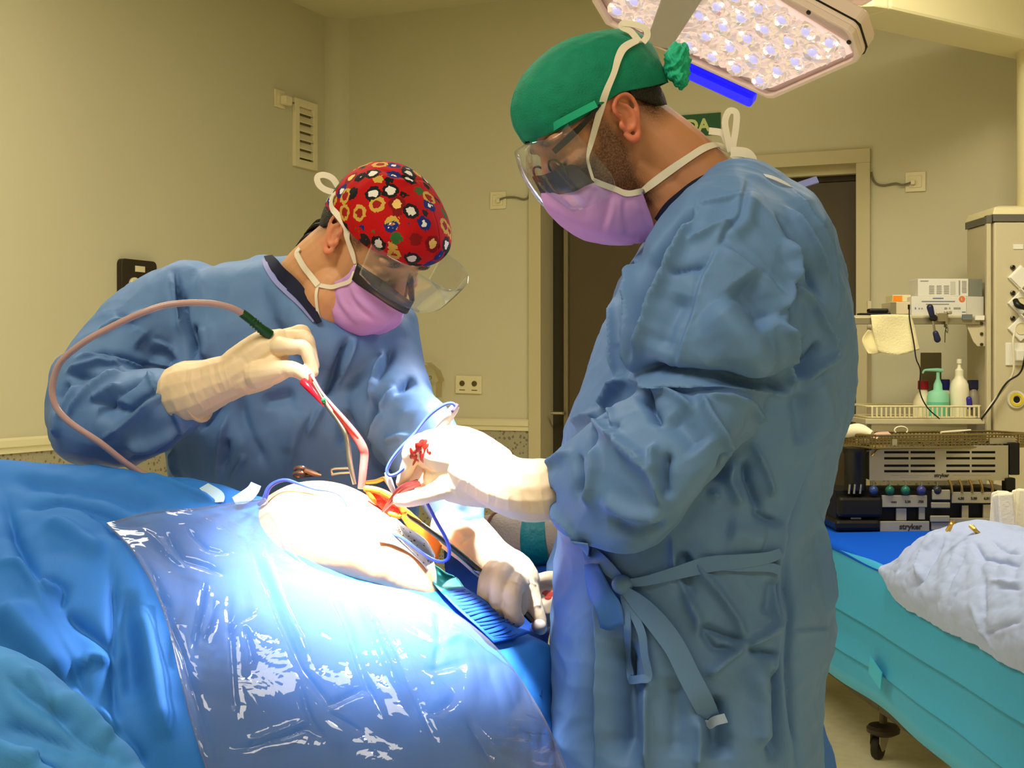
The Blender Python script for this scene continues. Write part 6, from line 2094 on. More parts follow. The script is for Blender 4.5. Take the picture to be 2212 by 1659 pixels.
sculpt(cm1, [
    ('v', 4, 4, K1([(880, 130), (1010, 180), (1120, 230), (1230, 240), (1400, 260), (1520, 350), (1660, 430)])),
    ('r', 3, 5, K1([(900, 110), (1050, 150), (1220, 200), (1400, 230), (1560, 330)])),
    ('v', 4, 6, K1([(1560, 330), (1620, 420), (1600, 520), (1630, 620)])),
    ('r', 4, 6, K1([(1660, 440), (1690, 540), (1640, 640), (1600, 720)])),
    ('s', 2.5, 4, K1([(745, 380), (770, 480), (800, 590), (830, 660)])),
], crump=[(0.03, 1.3, 22)], facing=False)
cap1 = link('surgical_cap', cm1, mcap, p1_, solid=0.0016, sub=1, ang=0)
hair_patch(H1, p1_, [(100, 0.012), (120, -0.02), (140, -0.045), (160, -0.058), (180, -0.062)], a0=104)
tu = MB()
rs = random.Random(12)
for i in range(46):
    a = math.radians(rs.uniform(135, 185) if H1.near < 0 else rs.uniform(175, 225))
    a = math.radians(rs.uniform(175, 228))
    z0 = rs.uniform(-0.072, -0.030)
    r0 = 0.088
    p0 = H1.at(-0.006 + r0 * math.cos(a), r0 * 0.79 * math.sin(a), z0)
    p1h = H1.at(-0.006 + (r0 + 0.010) * math.cos(a), (r0 + 0.010) * 0.79 * math.sin(a), z0 - 0.012)
    p2h = H1.at(-0.006 + (r0 + 0.016) * math.cos(a), (r0 + 0.014) * 0.79 * math.sin(a), z0 - 0.030 - 0.008 * rs.random())
    tu.tube([p0, p1h, p2h], [0.004, 0.003, 0.0006], 6, 3)
tu.build('hair_tuft', M_HAIR, p1_)

kk1 = K1
mrows1 = [
    [(765, 572, .071), (782, 600, .066), (808, 620, .051), (842, 643, .025), (880, 666, .0)],
    [(752, 592, .071), (772, 622, .068), (800, 645, .050), (834, 664, .026), (866, 680, .0)],
    [(732, 605, .067), (752, 640, .066), (790, 675, .052), (828, 690, .028), (858, 694, .0)],
    [(708, 614, .067), (724, 660, .066), (768, 698, .052), (810, 708, .028), (838, 708, .0)],
    [(688, 620, .066), (690, 660, .064), (720, 702, .050), (772, 722, .028), (802, 722, .0)],
    [(684, 640, .062), (684, 672, .056), (702, 704, .040), (740, 724, .020), (770, 727, .0)],
]
mm1 = mask_mesh(H1, mrows1, 8, 8, 0.5)
sculpt(mm1, [
    ('v', 5, 5, K1([(810, 1110), (850, 1200), (930, 1280), (1040, 1360)])),
    ('r', 4, 5, K1([(800, 1140), (830, 1240), (900, 1330), (1000, 1400)])),
    ('v', 4, 5, K1([(600, 1160), (640, 1280), (700, 1390), (790, 1490)])),
    ('r', 4, 5, K1([(640, 1150), (700, 1280), (770, 1380), (860, 1470)])),
    ('v', 3, 5, K1([(700, 1140), (730, 1250), (800, 1350)])),
    ('v', 4, 4, K1([(860, 1530), (850, 1470), (900, 1520)])),
    ('s', 3, 4, K1([(1180, 1320), (1100, 1400), (1000, 1460)])),
], crump=[(0.02, 0.7, 32)], facing=False)
mask1 = link('face_mask', mm1, M_MASK, p1_, solid=0.0016, ang=0)
BM1 = bvh_of(me1, cm1, mm1)
ties(BM1, K1([(850, 930), (835, 1000), (800, 1070), (720, 1100), (640, 1120), (560, 1110), (530, 1100)]), 0.007, 0.002, 'side_binding', M_TIE, mask1, H=H1, lat=.067)
ties(BM1, K1([(530, 1110), (518, 1200), (530, 1330), (545, 1390)]), 0.005, 0.002, 'side_binding', M_TIE, mask1, H=H1, lat=.06)
ties(BM1, K1([(850, 920), (830, 840), (790, 720), (750, 620), (700, 530), (665, 470), (655, 420), (670, 370), (690, 345)]), 0, 0.004, 'upper_tie', M_TIE, mask1, H=H1, lat=.075, wl=[.005, .009, .010, .010, .010, .010, .010, .009, .008])
ties(BM1, K1([(535, 1110), (480, 1030), (420, 950), (380, 880), (365, 840), (390, 805)]), 0.010, 0.004, 'lower_tie', M_TIE, mask1, H=H1, lat=.05)
ties(BM1, [(*q, 2.19) for q in K1([(700, 290), (650, 215), (580, 185), (525, 200), (530, 255), (575, 300), (640, 325), (690, 335)])], 0.010, 0, 'bow_loop', M_TIE, mask1)
strip_on_head(H1, [[(772, 568, .074), (794, 584, .068), (822, 602, .052), (862, 632, .024), (892, 652, .0)], [(760, 604, .074), (780, 620, .069), (810, 640, .054), (846, 664, .027), (876, 678, .0)]], 'antiglare_band', M_BAND, mask1, 0.001, far=0.45)
strip_on_head(H1, [[(803, 526, .080), (850, 556, .076), (900, 588, .060), (948, 616, .030), (972, 626, .0)], [(790, 556, .082), (830, 586, .078), (876, 614, .062), (920, 640, .032), (945, 648, .0)], [(776, 592, .080), (806, 622, .076), (846, 648, .062), (888, 668, .032), (912, 676, .0)]], 'clear_shield', M_VISOR, mask1, 0.0006)
ties(BM1, [(*q, 2.13) for q in K1([(955, 785), (1000, 765), (1030, 740), (1058, 775)])], 0.006, 0, 'shield_glint', M_WHITE, mask1)  # white ribbon imitates the glint at the shield's near upper corner

# gloved right hand pinching the suction handle
X6 = lambda pts: cs(360, 640, 3.607, pts)
hg1 = hand([
    X6([(160, 745, 2.095, 49), (230, 725, 2.09, 47), (320, 695, 2.085, 42), (420, 655, 2.08, 38), (520, 620, 2.075, 36), (620, 560, 2.07, 36)]),
    X6([(560, 560, 2.075, 33), (700, 480, 2.07, 36), (800, 410, 2.065, 33), (880, 370, 2.06, 24)]),
    X6([(600, 640, 2.065, 27), (740, 590, 2.06, 28), (840, 530, 2.055, 24)]),
    X6([(880, 390, 2.04, 17), (980, 395, 2.025, 14), (1070, 400, 2.02, 12.5), (1110, 480, 2.02, 11.5), (1145, 590, 2.02, 9.5)]),
    X6([(890, 350, 2.065, 18), (990, 320, 2.055, 14), (1085, 325, 2.045, 12.5), (1120, 420, 2.045, 11), (1150, 540, 2.04, 9.5)]),
    X6([(900, 330, 2.085, 17), (990, 295, 2.08, 13.5), (1062, 275, 2.075, 12.5), (1095, 360, 2.07, 11)]),
    X6([(880, 340, 2.105, 15), (960, 320, 2.105, 12), (1020, 330, 2.10, 11), (1040, 420, 2.09, 9.5)]),
    X6([(720, 610, 2.045, 24), (850, 590, 2.03, 18), (940, 565, 2.02, 15), (1020, 580, 2.015, 13), (1105, 640, 2.012, 11)]),
])
sculpt(hg1, [(k, a * 0.6, w, G6(p)) for k, a, w, p in (
    ('r', 1.8, 4, [(200, 560), (190, 680), (230, 800), (290, 890)]), ('v', 1.8, 4, [(160, 560), (140, 680), (200, 830)]), ('r', 1.8, 4, [(330, 545), (345, 640), (390, 760)]), ('v', 2, 4, [(360, 530), (380, 650), (430, 780)]),
    ('r', 1.8, 4, [(400, 510), (410, 600), (470, 750)]), ('r', 1.5, 4, [(450, 500), (460, 600), (510, 740)]), ('v', 3, 4, [(920, 470), (960, 500), (1000, 500)]), ('r', 1.5, 4, [(880, 590), (890, 620), (910, 630)]), ('r', 1.5, 4, [(940, 580), (950, 610), (980, 620)]), ('v', 1.5, 5, [(260, 560), (270, 700), (330, 860)]))], crump=[(0.02, 0.45, 42)])
link('glove', hg1, M_GLOVE, p1_, ang=0)
MB().tube([P(427, 848, 2.094), P(423, 849, 2.095)], [0.0475, 0.0475], 28).build('cuff_roll', M_GLOVE, bpy.data.objects['glove.002'] if 'glove.002' in bpy.data.objects else p1_)
# gloved left hand gripping the retractor handle
hg2 = hand([
    X7([(650, 890, 2.035, 36), (720, 930, 2.03, 38), (800, 1000, 2.02, 36), (880, 1080, 2.01, 34), (960, 1140, 2.0, 34)]),
    X7([(940, 1120, 2.0, 31), (1030, 1170, 1.995, 32), (1090, 1230, 1.99, 28), (1110, 1280, 1.985, 22)]),
    X7([(1090, 1200, 1.985, 19), (1140, 1290, 1.98, 16), (1170, 1390, 1.975, 14), (1195, 1470, 1.975, 13), (1205, 1530, 1.975, 12)]),
    X7([(930, 1150, 1.975, 18), (882, 1190, 1.945, 16.5), (862, 1270, 1.935, 15.5), (860, 1345, 1.94, 14.5), (872, 1385, 1.955, 12)]),
    X7([(990, 1170, 1.965, 18), (952, 1212, 1.93, 17), (936, 1300, 1.92, 16), (942, 1385, 1.925, 15), (962, 1430, 1.945, 12)]),
    X7([(1060, 1230, 1.955, 18), (1030, 1285, 1.92, 17), (1022, 1375, 1.915, 16), (1032, 1445, 1.92, 15), (1062, 1478, 1.94, 12)]),
    X7([(1090, 1260, 1.975, 14), (1080, 1330, 1.965, 12), (1085, 1420, 1.965, 10)]),
])
sculpt(hg2, [(k, a, w, C7(p)) for k, a, w, p in (('v', 1.5, 4, [(900, 1100), (930, 1060), (960, 1040)]), ('r', 1.5, 4, [(1110, 1250), (1150, 1240), (1180, 1260)]), ('r', 1.5, 4, [(1150, 1400), (1180, 1380), (1210, 1390)]), ('v', 2, 4, [(690, 1000), (760, 950), (820, 900)]))], crump=[(0.02, 0.5, 43)])
link('glove', hg2, M_GLOVE, p1_, ang=0)
# ------------------------------------------------------------------ patient, drapes, pouch
M_DRAPE = cloth('drape_blue', (40, 112, 196), 0.7, 700, 0.12, 10, 0.25, 0.25)
M_DRAPE2 = cloth('drape_light', (60, 130, 200), 0.7, 700, 0.12, 10, 0.25, 0.25)
M_DRAPE3 = cloth('drape_shaded', (16, 62, 140), 0.75, 700, 0.10, 12, 0.2, 0.2)  # darker copy of the drape blue, shade put into the colour
xs = [-260, -120, 0, 150, 300, 450, 560, 650, 760, 880, 1000, 1090, 1165, 1225]
fcol = [1] * 11 + [0.8, 0.42, 0.05]
ytop = [996, 999, 1003, 1010, 1026, 1052, 1080, 1082, 1120, 1195, 1285, 1345, 1390, 1425]
Yt = [2.00, 2.00, 2.00, 2.01, 2.02, 2.02, 2.02, 2.01, 2.0, 1.97, 1.94, 1.92, 1.92, 1.95]
rows = []
rows.append([P(x, y + 60, Y + 0.13) for x, y, Y in zip(xs, ytop, Yt)])
rows.append([P(x, y + 8, Y + 0.05) for x, y, Y in zip(xs, ytop, Yt)])
rows.append([P(x, y, Y) for x, y, Y in zip(xs, ytop, Yt)])
for dy, dY in ((60, -0.07), (160, -0.16), (300, -0.26), (480, -0.34), (720, -0.40)):
    rows.append([P(x + 0.10 * dy * f_, y + dy, Y + dY * f_) for x, y, Y, f_ in zip(xs, ytop, Yt, fcol)])
last = rows[-1]
rows.append([V(p.x, p.y - 0.05, 0.40) for p in last])
rows.append([V(p.x, p.y - 0.06, 0.03) for p in last])
mbd = MB().sheet(bigrid(rows, 26, 26))
dm = bpy.data.meshes.new('tmp')
dm.from_pydata(mbd.v, [], mbd.f)
dm.update()
K8 = crop(0, 960, 1.784)
sculpt(dm, [(k, a * 2.0, w * 0.85, K8(p)) for k, a, w, p in (
    ('r', 7, 9, [(440, 480), (436, 640), (430, 800), (436, 1000), (445, 1090)]),
    ('d', 10, 22, [(520, 600), (560, 760), (600, 950), (640, 1150)]),
    ('g', 9, 22, [(490, 560), (500, 760), (520, 1000)]),
    ('r', 10, 13, [(20, 210), (60, 360), (120, 480), (180, 620), (250, 800), (330, 980)]),
    ('v', 12, 14, [(0, 465), (80, 480), (150, 560), (220, 720), (290, 880)]),
    ('d', 18, 30, [(0, 640), (60, 700), (160, 800), (260, 930)]),
    ('r', 7, 8, [(150, 520), (200, 530), (250, 560), (230, 640)]),
    ('v', 7, 7, [(160, 530), (190, 570), (240, 560)]),
    ('r', 8, 11, [(250, 640), (320, 700), (390, 760), (430, 800)]),
    ('v', 8, 11, [(300, 880), (350, 830), (430, 840)]),
    ('r', 7, 11, [(100, 250), (240, 230), (380, 260), (560, 320)]),
    ('d', 8, 20, [(180, 300), (300, 360), (400, 440)]),
    ('r', 7, 9, [(330, 260), (420, 300), (480, 380)]),
    ('g', 8, 26, [(40, 150), (200, 160), (420, 190), (640, 250)]),
    ('v', 6, 9, [(560, 120), (700, 180), (840, 240)]),
    ('r', 8, 12, [(440, 1090), (520, 1180), (560, 1247)]),
    ('v', 8, 10, [(380, 1020), (470, 1130), (540, 1240)]),
)], crump=[(0.13, 6.0, 61), (0.05, 2.4, 62)], facing=False)
dr = link('surgical_drape', dm, M_DRAPE, None, solid=0.002, ang=0)
tag(dr, 'large blue surgical drape mounded over the patient in the foreground', 'drape')
BD = bvh_of(dm)

# lighter drape in the lower left corner, folded towards the viewer
ex = [(-260, 1330), (-120, 1368), (0, 1402), (60, 1428), (130, 1478), (200, 1540), (260, 1605), (330, 1690)]
rows = [[P(x, y + 60, 1.56 - 0.012 * i) for i, (x, y) in enumerate(ex)], [P(x, y + 6, 1.46 - 0.012 * i) for i, (x, y) in enumerate(ex)], [P(x, y, 1.42 - 0.012 * i) for i, (x, y) in enumerate(ex)],
        [P(x - 8, y + 40, 1.385 - 0.012 * i) for i, (x, y) in enumerate(ex)], [P(x - 15, y + 180, 1.34 - 0.012 * i) for i, (x, y) in enumerate(ex)], [P(x - 10, y + 420, 1.30 - 0.012 * i) for i, (x, y) in enumerate(ex)]]
rows.append([V(p.x, p.y - 0.03, 0.03) for p in rows[-1]])
mbd = MB().sheet(bigrid(rows, 20, 16))
d2 = bpy.data.meshes.new('tmp')
d2.from_pydata(mbd.v, [], mbd.f)
d2.update()
sculpt(d2, [(k, a * 1.3, w, K8(p)) for k, a, w, p in (
    ('r', 7, 9, [(20, 900), (110, 980), (200, 1030), (300, 1080)]), ('v', 7, 9, [(100, 870), (170, 960), (200, 1030)]), ('r', 6, 8, [(200, 1030), (330, 1160), (460, 1220)]),
    ('r', 7, 10, [(0, 1090), (150, 1130), (330, 1200)]), ('d', 8, 14, [(230, 960), (330, 1060), (430, 1150)]), ('v', 6, 9, [(0, 1180), (120, 1200), (260, 1247)]))], crump=[(0.08, 4.5, 63), (0.03, 1.5, 64)], facing=False)
tag(link('surgical_drape', d2, M_DRAPE2, None, solid=0.002, ang=0), 'lighter blue drape folded over the bottom left corner', 'drape')

# drape behind the gripping hand, coloured deep blue in place of shade
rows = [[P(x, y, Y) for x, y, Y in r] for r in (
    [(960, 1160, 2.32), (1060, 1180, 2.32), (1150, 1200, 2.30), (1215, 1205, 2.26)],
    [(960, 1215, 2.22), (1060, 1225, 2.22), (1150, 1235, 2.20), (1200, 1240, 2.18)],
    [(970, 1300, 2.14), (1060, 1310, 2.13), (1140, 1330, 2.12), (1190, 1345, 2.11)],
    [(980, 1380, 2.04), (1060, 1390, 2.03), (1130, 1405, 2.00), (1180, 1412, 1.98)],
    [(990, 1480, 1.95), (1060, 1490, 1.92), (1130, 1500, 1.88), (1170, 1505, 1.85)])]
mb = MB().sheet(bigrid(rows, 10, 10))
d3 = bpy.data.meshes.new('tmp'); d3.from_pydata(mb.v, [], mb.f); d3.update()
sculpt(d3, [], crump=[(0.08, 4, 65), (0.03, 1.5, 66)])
tag(link('surgical_drape', d3, M_DRAPE3, None, solid=0.002, ang=0), 'blue drape under the hand gripping the retractor, its shade painted in deep blue', 'drape')

# the patient: bent knee and shin under the light, other foot bandaged behind
pat = thing('person', 'draped patient showing only a lit knee with an open wound and a bandaged foot', 'person', P(780, 1180, 1.98))
b = MB()
b.loft([(*P(x, y, Y), *(V(-0.25, 0, 0.97) * h), *(V(0, 1, 0) * dd)) for x, y, Y, h, dd in ((530, 1200, 2.04, .055, .06), (590, 1182, 2.03, .074, .09), (660, 1172, 2.01, .090, .12), (730, 1172, 1.99, .094, .13), (795, 1182, 1.98, .088, .13), (850, 1205, 1.97, .078, .115), (900, 1232, 1.96, .062, .085), (935, 1252, 1.955, .044, .06), (950, 1262, 1.95, .025, .04))], 40, 5)
pm = remesh(b, 0.005, 4, 1)
sculpt(pm, [('d', 9, 14, [(800, 1072), (830, 1086), (856, 1102)])], crump=[(0.05, 1.2, 71)])
M_SKIN3 = mat('patient_skin', (226, 170, 120), 0.5, bump=(120, 0.1, 3), sss=0.1)
pb = link('body', pm, M_SKIN3, pat, ang=0)
BP = bvh_of(pm)
# iodine-stained flank of the shin as its own film
fl = [[cast(BP, x, y, 0.0015)[0] or P(x, y, 1.97) for x, y in r] for r in ([(872, 1092), (895, 1112), (925, 1140), (955, 1178)], [(868, 1106), (888, 1128), (918, 1160), (950, 1196)], [(866, 1118), (884, 1144), (912, 1178), (944, 1212)])]
MB().sheet(bigrid(fl, 6, 6)).build('iodine_stain', mat('iodine_orange', (214, 122, 40), 0.45), pb, solid=0.001)
M_RED = mat('wound_red', (196, 28, 18), 0.25, spec=0.6, bump=(160, 0.7, 4, 0.004), var=(90, 0.35))
M_FAT = mat('wound_orange', (236, 132, 44), 0.3, spec=0.5, bump=(140, 0.5, 3, 0.004))
wp = [(792, 1056), (815, 1060), (842, 1072), (866, 1092), (872, 1104), (862, 1115), (840, 1114), (822, 1098), (806, 1078)]
cw = (834, 1089)
wr = []
for k, (f_, o) in enumerate(((1.0, 0.0045), (0.82, 0.003), (0.5, 0.0015), (0.08, 0.001))):
    wr.append([cast(BP, cw[0] + (x - cw[0]) * f_, cw[1] + (y - cw[1]) * f_, o)[0] or P(x, y, 1.95) for x, y in wp])
wr = [spl(r + [r[0]], 4)[:-1] for r in wr]
wm = MB().rings(np.array(wr), cap=True).build('wound', M_RED, pat)
rimp = [cast(BP, x, y, 0.004)[0] or P(x, y, 1.95) for x, y in wp]
MB().tube(rimp[:5], 0.0052, 10, 5, round_ends=True).build('wound_edge', M_FAT, wm)
MB().tube(rimp[5:] + [rimp[0]], 0.004, 10, 5, round_ends=True).build('wound_edge', M_FAT, wm)
fb_ = MB()
for x, y, r in ((812, 1070, .006), (824, 1078, .007), (838, 1084, .006)):
    fb_.ell((0, 0, 0), (r, r, r * 0.7), Matrix.Translation(cast(BP, x, y, 0.002)[0] or P(x, y, 1.96)), 12, 8)
fb_.build('fat_tissue', M_FAT, wm)
# bandaged foot behind
fo = MB().tube([P(1020, 1172, 2.26), P(1075, 1165, 2.25), P(1130, 1163, 2.24), P(1185, 1160, 2.23), P(1230, 1155, 2.22)], [0.040, 0.043, 0.044, 0.044, 0.042], 26, 6)
bm_ = fo.build('bandage', mat('bandage_grey', (164, 152, 136), 0.9, bump=(240, 0.6, 2, 0.003)), pat)
for x, c in ((1070, 0), (1136, 0), (1190, 0)):
    MB().tube([P(x, 1165, 2.245), P(x + 3, 1165, 2.244)], 0.0452, 28).build('bandage_edge', mat('bandage_edge', (118, 78, 58), 0.9), bm_)
MB().tube([P(1142, 1163, 2.238), P(1162, 1163, 2.233), P(1186, 1161, 2.23)], [0.0455, 0.0465, 0.0455], 28, 4).build('teal_wrap', mat('wrap_teal', (0, 112, 118), 0.5, bump=(60, 0.8, 3, 0.006)), bm_)

# white gauze over the shin with specks
gz = [[cast(BP, x, y, 0.004)[0] or cast(BD, x, y, 0.012)[0] or P(x, y, 1.9) for x, y in r] for r in ([(806, 1128), (842, 1126), (880, 1140), (918, 1166), (938, 1196)], [(812, 1150), (845, 1152), (880, 1166), (912, 1190), (932, 1216)], [(818, 1174), (846, 1180), (876, 1194), (902, 1214), (920, 1234)])]
mgz = MB().sheet(bigrid(gz, 8, 8))
tag(mgz.build('gauze_sheet', mat('gauze_lit', (236, 232, 222), 0.9, bump=(200, 0.5, 2, 0.003)), solid=0.002), 'white gauze sheet with dark specks below the open wound', 'gauze')
gsh = bpy.data.objects['gauze_sheet']
BGZ = BVHTree.FromPolygons([Vector(v) for v in mgz.v], mgz.f)
spk = MB()
rs = random.Random(4)
for i in range(40):
    x, y = rs.uniform(840, 940), rs.uniform(1140, 1230)
    h, n = cast(BGZ, x, y, 0.0015)
    if h:
        spk.ell((0, 0, 0), (rs.uniform(.0006, .0016), rs.uniform(.0006, .0016), 0.0006), axis_frame(h, n), 7, 5)
spk.build('dark_speck', mat('speck_dark', (96, 60, 44), 0.6), gsh, kind='stuff')

# adhesive strip: teal end, blue printed length
BDP = bvh_of(dm, pm)


def on(bv, pts, off):
    out = []
    for x, y in pts:
        h, n = cast(bv, x, y, off)
        out.append(h if h is not None else P(x, y, 1.9))
    return out


stp = thing('adhesive_strip', 'teal and blue adhesive drape strip slanting down beside the gripping hand', 'strip', P(1020, 1330, 1.86))
ta = [on(BD, r, 0.010) for r in ([(893, 1226), (930, 1232), (965, 1240)], [(918, 1258), (948, 1258), (978, 1260)], [(947, 1292), (970, 1286), (995, 1281)])]
MB().sheet(bigrid(ta, 5, 5)).build('teal_end', mat('strip_teal', (70, 176, 178), 0.5), stp, solid=0.0015)
tb_ = [on(BD, r, 0.010) for r in ([(947, 1292), (970, 1286), (995, 1281)], [(985, 1330), (1015, 1320), (1045, 1314)], [(1025, 1366), (1060, 1356), (1096, 1348)], [(1060, 1400), (1102, 1389), (1142, 1378)])]
MB().sheet(bigrid(tb_, 5, 6)).build('blue_length', mat('strip_blue', (22, 88, 190), 0.6, bump=(300, 0.4, 2)), stp, solid=0.0015)
for i in range(15):
    f_ = (i + 0.8) / 16
    x0, y0 = 947 + (1060 - 947) * f_, 1292 + (1400 - 1292) * f_
    x1, y1 = 995 + (1142 - 995) * f_, 1281 + (1378 - 1281) * f_
    a = on(BD, [(x0 + (x1 - x0) * t, y0 + (y1 - y0) * t) for t in (0.08, 0.5, 0.9)], 0.0112)
    MB().ribbon(a, V(0.1, -0.7, 0.7), 0.0022, 0.0006, 3).build('print_line', mat('strip_print', (12, 60, 150), 0.6), stp)
# tabs standing at the drape edge
tabs = thing('adhesive_tabs', 'pair of pale blue peel tabs standing at the back edge of the drape', 'tab', P(500, 1070, 2.0))
for a in ([(440, 1050), (452, 1058), (470, 1072), (474, 1085)], [(553, 1046), (545, 1060), (528, 1074), (505, 1082)]):
    MB().ribbon([P(x, y, 2.00 - 0.01 * i) for i, (x, y) in enumerate(a)], V(0.3, -0.8, 0.5), [0.016, 0.018, 0.02, 0.012], 0.0012, 4).build('tab', mat('tab_pale', (176, 206, 232), 0.5), tabs)

# clear fluid pouch: crumpled film lying over the drape
pr = [[(245, 1143), (330, 1128), (430, 1117), (510, 1106), (590, 1092)], [(290, 1215), (390, 1217), (490, 1212), (590, 1205), (680, 1215)], [(350, 1330), (480, 1340), (620, 1342), (770, 1335), (895, 1305)], [(385, 1470), (540, 1480), (700, 1470), (860, 1450), (1040, 1400)], [(425, 1590), (600, 1600), (780, 1590), (960, 1570), (1140, 1535)], [(470, 1720), (650, 1720), (840, 1720), (1030, 1710), (1235, 1690)], [(500, 1840), (690, 1840), (880, 1840), (1070, 1835), (1290, 1820)]]
B2 = bvh_of(dm, pm)
g_ = []
for r in pr:
    row = []
    for x, y in r:
        h, n = cast(B2, x, y, 0.016)
        if h is None:
            h = P(x, y, 1.56)
        row.append(h)
    g_.append(row)
mp_ = MB().sheet(bigrid(g_, 44, 30))
pmesh = bpy.data.meshes.new('tmp'); pmesh.from_pydata(mp_.v, [], mp_.f); pmesh.update()
sculpt(pmesh, [(k, a, w, K8(p)) for k, a, w, p in (
    ('r', 9, 5, [(960, 380), (1030, 540), (1090, 700), (1160, 860), (1250, 980), (1270, 1060)]), ('v', 7, 6, [(1000, 380), (1070, 560), (1130, 700), (1200, 840)]),
    ('r', 8, 5, [(790, 520), (770, 640), (750, 750), (740, 810)]), ('r', 8, 5, [(830, 600), (800, 700), (770, 770)]), ('v', 7, 6, [(810, 540), (800, 640), (760, 760)]),
    ('r', 9, 5, [(900, 1180), (1000, 1150), (1100, 1120), (1180, 1090), (1250, 1130)]), ('v', 8, 6, [(940, 1160), (1080, 1110), (1170, 1070)]),
    ('r', 9, 5, [(1160, 930), (1180, 1020), (1210, 1090), (1250, 1140)]), ('r', 9, 5, [(1250, 1010), (1320, 980), (1430, 930)]), ('r', 7, 5, [(1260, 1030), (1330, 1070), (1400, 1110)]),
    ('r', 8, 6, [(640, 340), (700, 440), (800, 470), (860, 500)]), ('r', 7, 5, [(720, 320), (800, 400), (880, 420)]), ('v', 6, 6, [(560, 330), (640, 420), (720, 480)]),
    ('r', 7, 5, [(870, 740), (920, 680), (1000, 630)]), ('r', 7, 5, [(940, 690), (960, 780), (975, 860)]), ('r', 6, 5, [(900, 500), (880, 640), (890, 800), (900, 960), (920, 1090)]),
    ('r', 9, 6, [(1690, 620), (1700, 760), (1680, 860)]), ('r', 9, 6, [(1640, 870), (1740, 850), (1860, 850)]), ('r', 8, 5, [(1700, 900), (1770, 960), (1720, 1010), (1650, 1040)]), ('v', 8, 6, [(1680, 780), (1760, 740), (1830, 780)]),
    ('r', 8, 6, [(1260, 520), (1340, 700), (1400, 900), (1480, 1060)]), ('r', 8, 6, [(1450, 640), (1540, 800), (1600, 960), (1680, 1150)]), ('v', 8, 7, [(1360, 560), (1450, 760), (1540, 960)]),
    ('r', 8, 6, [(1800, 1040), (1850, 1130), (1900, 1220)]), ('r', 7, 5, [(600, 560), (650, 620), (640, 660)]), ('r', 7, 6, [(540, 420), (600, 520), (640, 660), (700, 800), (760, 1000), (820, 1220)]),
)], crump=[(0.08, 2.6, 81), (0.03, 1.1, 82)], facing=False)
pc_ = coords(pmesh).copy()                             # keep the film clear of the cloth beneath it
for i in range(len(pc_)):
    v = Vector(pc_[i])
    d_ = (v - EYE).normalized()
    h = B2.ray_cast(EYE, d_)
    if h[0] is not None and (h[0] - EYE).length < (v - EYE).length + 0.006:
        pc_[i] = h[0] - d_ * 0.006
pmesh.vertices.foreach_set('co', pc_.ravel())
M_POUCH = film('pouch_film', (226, 230, 236), 0.12, 0.035, (190, 192, 200), bump=(18, 0.25), edge=0.03)
po_ = link('fluid_pouch', pmesh, M_POUCH, None, ang=0)
tag(po_, 'clear crumpled plastic fluid pouch lying down the front of the blue drape', 'pouch')
hem = spl(g_[0], 8)
MB().tube([tuple(p) for p in hem], 0.0018, 6).build('pouch_hem', M_POUCH, po_)
MB().tube([tuple(p) for p in spl([r[0] for r in g_], 8)], 0.0016, 6).build('pouch_side_hem', M_POUCH, po_)
MB().tube([tuple(p) for p in spl([r[-1] for r in g_], 8)], 0.0016, 6).build('pouch_side_hem', M_POUCH, po_)

# ------------------------------------------------------------------ instruments in use
def pxt(pts, d):
    return [P(*q) if len(q) == 3 else P(*q, d) for q in pts]


# suction: clear hose, green connector, curved tube with blood in it
M_HOSE = mat('hose_pink_clear', (196, 160, 158), 0.25, spec=0.6, alpha=0.78)
su = thing('suction_tool', 'suction line: pinkish clear hose, green connector and red curved tip in the left surgeon\'s hand', 'suction', P(560, 740, 2.03))
hose = MB()
hose.tube(pxt([(527, 679, 2.02), (500, 665, 2.01), (462, 656, 2.0), (425, 654, 1.995), (392, 655, 1.99), (355, 660, 1.985), (322, 670, 1.98), (278, 688, 1.98), (235, 709, 1.98), (196, 730, 1.98), (165, 751, 1.985), (140, 772, 1.99), (123, 796, 1.995), (113, 835, 2.0), (115, 862, 2.0), (127, 888, 2.0), (158, 918, 2.0), (217, 957, 2.01), (270, 999, 2.03), (312, 1027, 2.05), (340, 1050, 2.06)], 2), 0.0050, 12, 4)
hose.build('suction_hose', M_HOSE, su)
core = MB().tube(pxt([(527, 679, 2.02), (500, 665, 2.01), (462, 656, 2.0), (425, 654, 1.995), (392, 655, 1.99), (355, 660, 1.985), (322, 670, 1.98), (278, 688, 1.98), (235, 709, 1.98), (196, 730, 1.98), (165, 751, 1.985), (140, 772, 1.99), (123, 796, 1.995), (113, 835, 2.0), (115, 862, 2.0), (127, 888, 2.0), (158, 918, 2.0), (217, 957, 2.01), (270, 999, 2.03)], 2), 0.0026, 8, 3)
core.build('fluid_core', mat('fluid_core', (150, 84, 76), 0.3), su)
M_GREEN = mat('connector_green', (12, 66, 28), 0.35)
cpts = pxt([(522, 676, 2.02), (538, 688, 2.025), (556, 703, 2.032), (572, 716, 2.04), (584, 724, 2.045)], 2)
kq = MB().tube(cpts, [0.0068, 0.0070, 0.0064, 0.0080, 0.0080], 14, 4).build('green_connector', M_GREEN, su)
for i in range(5):
    q = P(546 + 5.4 * i, 695 + 4.6 * i, 2.028 + 0.003 * i)
    MB().tube([q, q + V(0.0016, 0, -0.0012)], 0.0079, 14).build('grip_rib', M_GREEN, kq)
M_TIP = mat('suction_red', (226, 84, 76), 0.2, spec=0.6)
